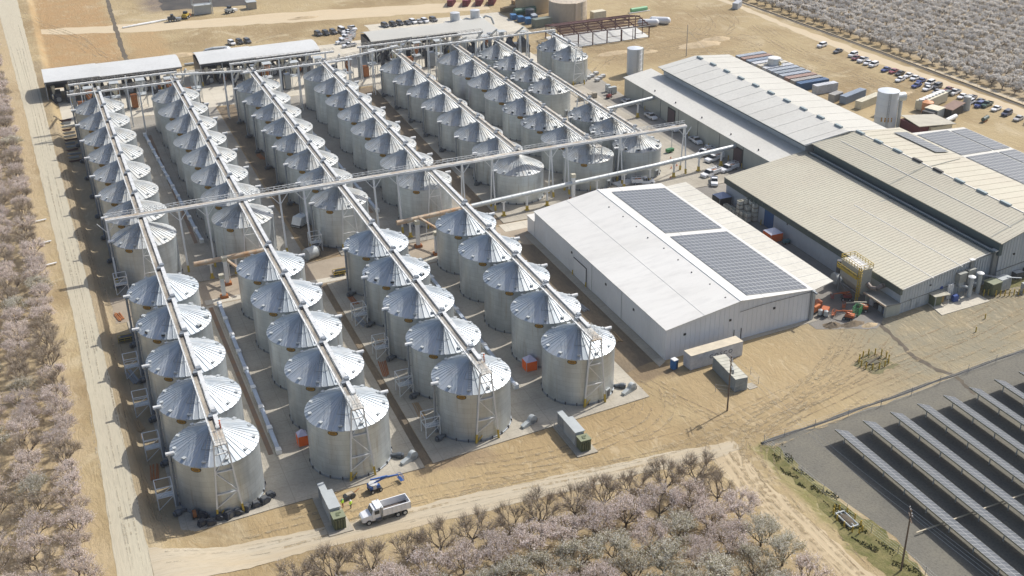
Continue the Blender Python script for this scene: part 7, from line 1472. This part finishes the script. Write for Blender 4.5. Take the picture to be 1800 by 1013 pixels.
for f_, x, y, i, j in far_pts[budget:]:
    tvv, tff, cvv, cff = rt.choice(base_sets); a = rt.uniform(0, 2*PI); ca, sa = math.cos(a), math.sin(a); s_ = rt.uniform(.84,1.0)
    T = lambda v: (x+s_*(v[0]*ca-v[1]*sa), y+s_*(v[0]*sa+v[1]*ca), s_*v[2])
    mass.add([T(v) for v in tvv], tff, 3); b0 = len(mass.v); mass.v += [T(v) for v in cvv]
    for ids, mi in cff: mass.f.append([b0+q for q in ids]); mass.m.append(mi)
if mass.f:
    o = mass.build('distant_orchard', [TW, BL_FAR, TW2, BARK]); tag(o, 'mass of pale blossoming almond trees filling the far upper right orchard', 'orchard'); o['kind'] = 'stuff'

# tyre tracks pressed into the dirt: pairs of narrow wandering strips
def tracks(name, m, curves, w=.28, z=.034, seed=1):
    b = MB(); rnd = random.Random(seed)
    for ci_, pts in enumerate(curves):
        off = rnd.uniform(-2.2, 2.2)
        P = []; n = len(pts)
        for i in range(n-1):
            p0 = pts[max(i-1,0)]; p1 = pts[i]; p2 = pts[i+1]; p3 = pts[min(i+2,n-1)]
            for k in range(10):
                t = k/10; P.append(tuple(.5*((2*p1[q])+(-p0[q]+p2[q])*t+(2*p0[q]-5*p1[q]+4*p2[q]-p3[q])*t*t+(-p0[q]+3*p1[q]-3*p2[q]+p3[q])*t**3) for q in (0,1)))
        for si_, side in enumerate((-.95, .95)):
            zz = z+.0016*(2*ci_+si_); vs = []; s0 = rnd.random()*6
            for i, (x, y) in enumerate(P):
                a = P[max(i-1,0)]; c = P[min(i+1,len(P)-1)]; d = Vector((c[0]-a[0], c[1]-a[1])); d = d.normalized() if d.length else Vector((1,0)); nn = Vector((-d.y, d.x)); ww = w*(.55+.45*math.sin(i*.9+s0)); o_ = side+off+.12*math.sin(i*.31+s0)
                for e in (-ww/2, ww/2): vs.append((x+nn.x*(o_+e), y+nn.y*(o_+e), gh(x, y)+zz))
            segs_ = [(2*i, 2*i+1, 2*i+3, 2*i+2) for i in range(len(P)-1) if math.sin(i*.17+s0*2) > -.75]
            b.add(vs, segs_)
    if m.name not in _soft:
        _soft.add(m.name); N = m.node_tree.nodes; L = m.node_tree.links; tp = N.new('ShaderNodeBsdfTransparent'); mx = N.new('ShaderNodeMixShader'); ns = N.new('ShaderNodeTexNoise'); ns.inputs['Scale'].default_value = .9; ns.inputs['Detail'].default_value = 7
        ge = N.new('ShaderNodeNewGeometry'); L.new(ge.outputs['Position'], ns.inputs['Vector']); rg_ = N.new('ShaderNodeMapRange'); L.new(ns.outputs[0], rg_.inputs[0]); rg_.inputs[1].default_value = .40; rg_.inputs[2].default_value = .66; rg_.inputs[3].default_value = 0; rg_.inputs[4].default_value = .75
        L.new(rg_.outputs[0], mx.inputs[0]); L.new(tp.outputs[0], mx.inputs[1]); L.new(N['Principled BSDF'].outputs[0], mx.inputs[2]); L.new(mx.outputs[0], N['Material Output'].inputs[0])
    return struct(b.build(name, m))
_soft = set()
_rk = random.Random(77)
def bundle(pts, n, spread):
    out = []
    for _ in range(n):
        ox, oy = _rk.gauss(0, spread*1.3), _rk.gauss(0, spread*1.3); out.append([(x+ox+_rk.gauss(0, .35), y+oy+_rk.gauss(0, .35)) for x, y in pts])
    return out
C_ = []
C_ += bundle([(20,160),(50,159.5),(80,156),(100,155),(118,158),(140,164),(155,172)], 7, 1.3)
C_ += bundle([(152,178),(140,168),(126,160),(112,154),(104,142),(103,125),(103,105)], 7, 1.2)
C_ += bundle([(102,178),(104,168),(108,158),(105,148),(103,130)], 4, 1.0)
C_ += bundle([(60,163),(75,161),(90,163),(98,167),(103,176)], 4, .9)
C_ += bundle([(112,152.5),(130,156),(150,160),(175,164),(200,170)], 5, 1.6)
C_ += bundle([(2,545),(20,500),(26,470),(40,452),(70,455),(100,470)], 4, 2.5)
C_ += bundle([(230,420),(250,400),(262,380),(258,360),(262,330),(275,300)], 5, 4)
C_ += bundle([(195,398),(215,392),(240,395),(262,410),(270,440)], 5, 3.5)
C_ += bundle([(190,374),(200,385),(215,386),(235,376),(262,372)], 4, 2.5)
C_ += bundle([(268,300),(272,330),(268,360),(276,400)], 4, 2)
tracks('tyre_tracks', mat('pressed_dirt', (.30,.23,.135), .95, n1=1, s1=.3, col2=(.37,.29,.175)), C_[::2], w=.5, z=.03, seed=4)
tracks('tyre_tracks', mat('loose_pale_dirt', (.43,.35,.22), .95, n1=1, s1=.3, col2=(.36,.285,.17)), C_[1::2], w=.75, z=.085, seed=9)
tracks('tyre_tracks', mat('road_ruts', (.40,.355,.26), .95, n1=.7, s1=.6, col2=(.50,.46,.36)), bundle([(0,158),(-.3,200),(.1,250),(-1,320),(-2.2,400),(-5,540)], 3, .5)+bundle([(5,158.5),(30,155.8),(60,153.8),(95,151.2)], 2, .4), w=.3, z=.11, seed=5)
tracks('tyre_tracks', mat('bank_ruts', (.30,.22,.13), .95, n1=.5, s1=.6), bundle([(4.2,164),(3.4,200),(3.3,250),(2.6,320),(2.0,400)], 3, .3), w=.25, z=.06, seed=6)
for i, (x, y, L_) in enumerate([(56.5,186,5),(57.8,196,4),(54.9,204,6),(58,214,4.5),(56.2,226,5.5),(57.5,236,4),(104.6,196,4),(103.8,212,5),(6.2,186,5),(5.6,203,4),(6.6,222,6),(7.0,250,4),(58.6,300,5),(59,318,4),(57.8,338,5)]):
    t = thing('timber_stack', 'pile of %s on dark soil, %s from the front %s' % (['boards','pipes','scrap steel'][i % 3], OR2[i if i < 6 else (i-6 if i < 8 else (i-8 if i < 12 else i-12))], 'between rows two and three' if i < 6 else ('beside row four' if i < 8 else ('left of row one' if i < 12 else 'of the far lane'))), 'pile', (x, y, gh(x, y)+.03), R(90+rs.uniform(-14, 14)), 'loose piles of material on the damp soil'); b = MB()
    for q in range(5): b.bar((-L_/2+rs.uniform(-.5,.5), -.6+.3*q, .12+.1*(q % 2)), (L_/2+rs.uniform(-.5,.5), -.6+.3*q+rs.uniform(-.25,.25), .12+.1*(q % 2)), .2, .14)
    b.build('pieces', [MATS['plywood'], galv_dark, rust][i % 3], t)
for i, (x, y, r_) in enumerate([(97,548,4),(104,553,5),(110,547,4.5),(92,556,5),(60,566,4)]):
    t = thing('bush', 'dark green bush at the rim of the dark pond, %s' % ORD[i], 'bush', (x, y, 0), 0, 'dark green bushes around the pond'); b = MB()
    for _ in range(420):
        u = Vector((rs.gauss(0,1), rs.gauss(0,1), abs(rs.gauss(0,1)))).normalized()*r_*rs.uniform(.55,1); u.z *= .7; v = Vector((rs.uniform(-1,1), rs.uniform(-1,1), rs.uniform(-1,1))).normalized()*.42; w2 = v.orthogonal().normalized()*.34; b.add([u-v, u+w2, u+v, u-w2], [(0,1,2,3)])
    b.build('foliage', mat('bush_green', (.045,.065,.025), .8, n1=.5, s1=.5), t); MB().tube((0,0,0),(0,0,r_*.5),.25,.12).build('trunk', BARK, t)
# brush clumps in the verges
b = MB(); rg = random.Random(3)
for _ in range(5200):
    f = rg.random(); y = 148-f*48; x = 110.2+3.4*rg.random()**1.3+.8*math.sin(y*.35)
    if math.sin(x*2.3+1.7*math.sin(y*.9))+math.sin(y*1.15+x) < .35+rg.uniform(-.3,.3): continue
    h_ = rg.uniform(.08,.38); a = rg.uniform(0, PI); dx, dy = math.cos(a)*.14, math.sin(a)*.14; b.add([(x-dx,y-dy,0),(x+dx,y+dy,0),(x+dx*.3+rg.uniform(-.1,.1),y+dy*.3,h_)], [(0,1,2)], 0 if rg.random() < .6 else 1)
for _ in range(500):
    f = rg.random()*2*PI; q = rg.random()**.5; x = 148.3+3.9*q*math.cos(f); y = 165.2+3.0*q*math.sin(f)+.14*math.cos(f)*3; h_ = rg.uniform(.06,.22); a = rg.uniform(0, PI); dx, dy = math.cos(a)*.13, math.sin(a)*.13
    b.add([(x-dx,y-dy,0),(x+dx,y+dy,0),(x+dx*.3+rg.uniform(-.1,.1),y+dy*.3,h_)], [(0,1,2)], 0 if rg.random() < .45 else 1)
o = b.build('verge_weeds', [mat('weed_green', (.10,.12,.03), .9), mat('weed_dry', (.27,.22,.10), .9)]); tag(o, 'low green and dry weeds along the solar field verge and inside the yellow post ring', 'weeds'); o['kind'] = 'stuff'
# ------------------------------------------------------------------ thin air haze round the whole scene
hz = MB().box(-3550, 3550, -1550, 3550, -1.5, 134).build('haze', None)
hz.data.materials.clear(); hm = bpy.data.materials.new('thin_haze'); hm.use_nodes = True; N = hm.node_tree.nodes; N.remove(N['Principled BSDF'])
pv = N.new('ShaderNodeVolumePrincipled'); pv.inputs['Color'].default_value = (.93,.95,1,1); pv.inputs['Density'].default_value = .00010; pv.inputs['Anisotropy'].default_value = .2
hm.node_tree.links.new(pv.outputs[0], N['Material Output'].inputs['Volume']); hz.data.materials.append(hm); hz['kind'] = 'stuff'; hz['label'] = 'thin pale haze in the air over the whole site'; hz['category'] = 'haze'
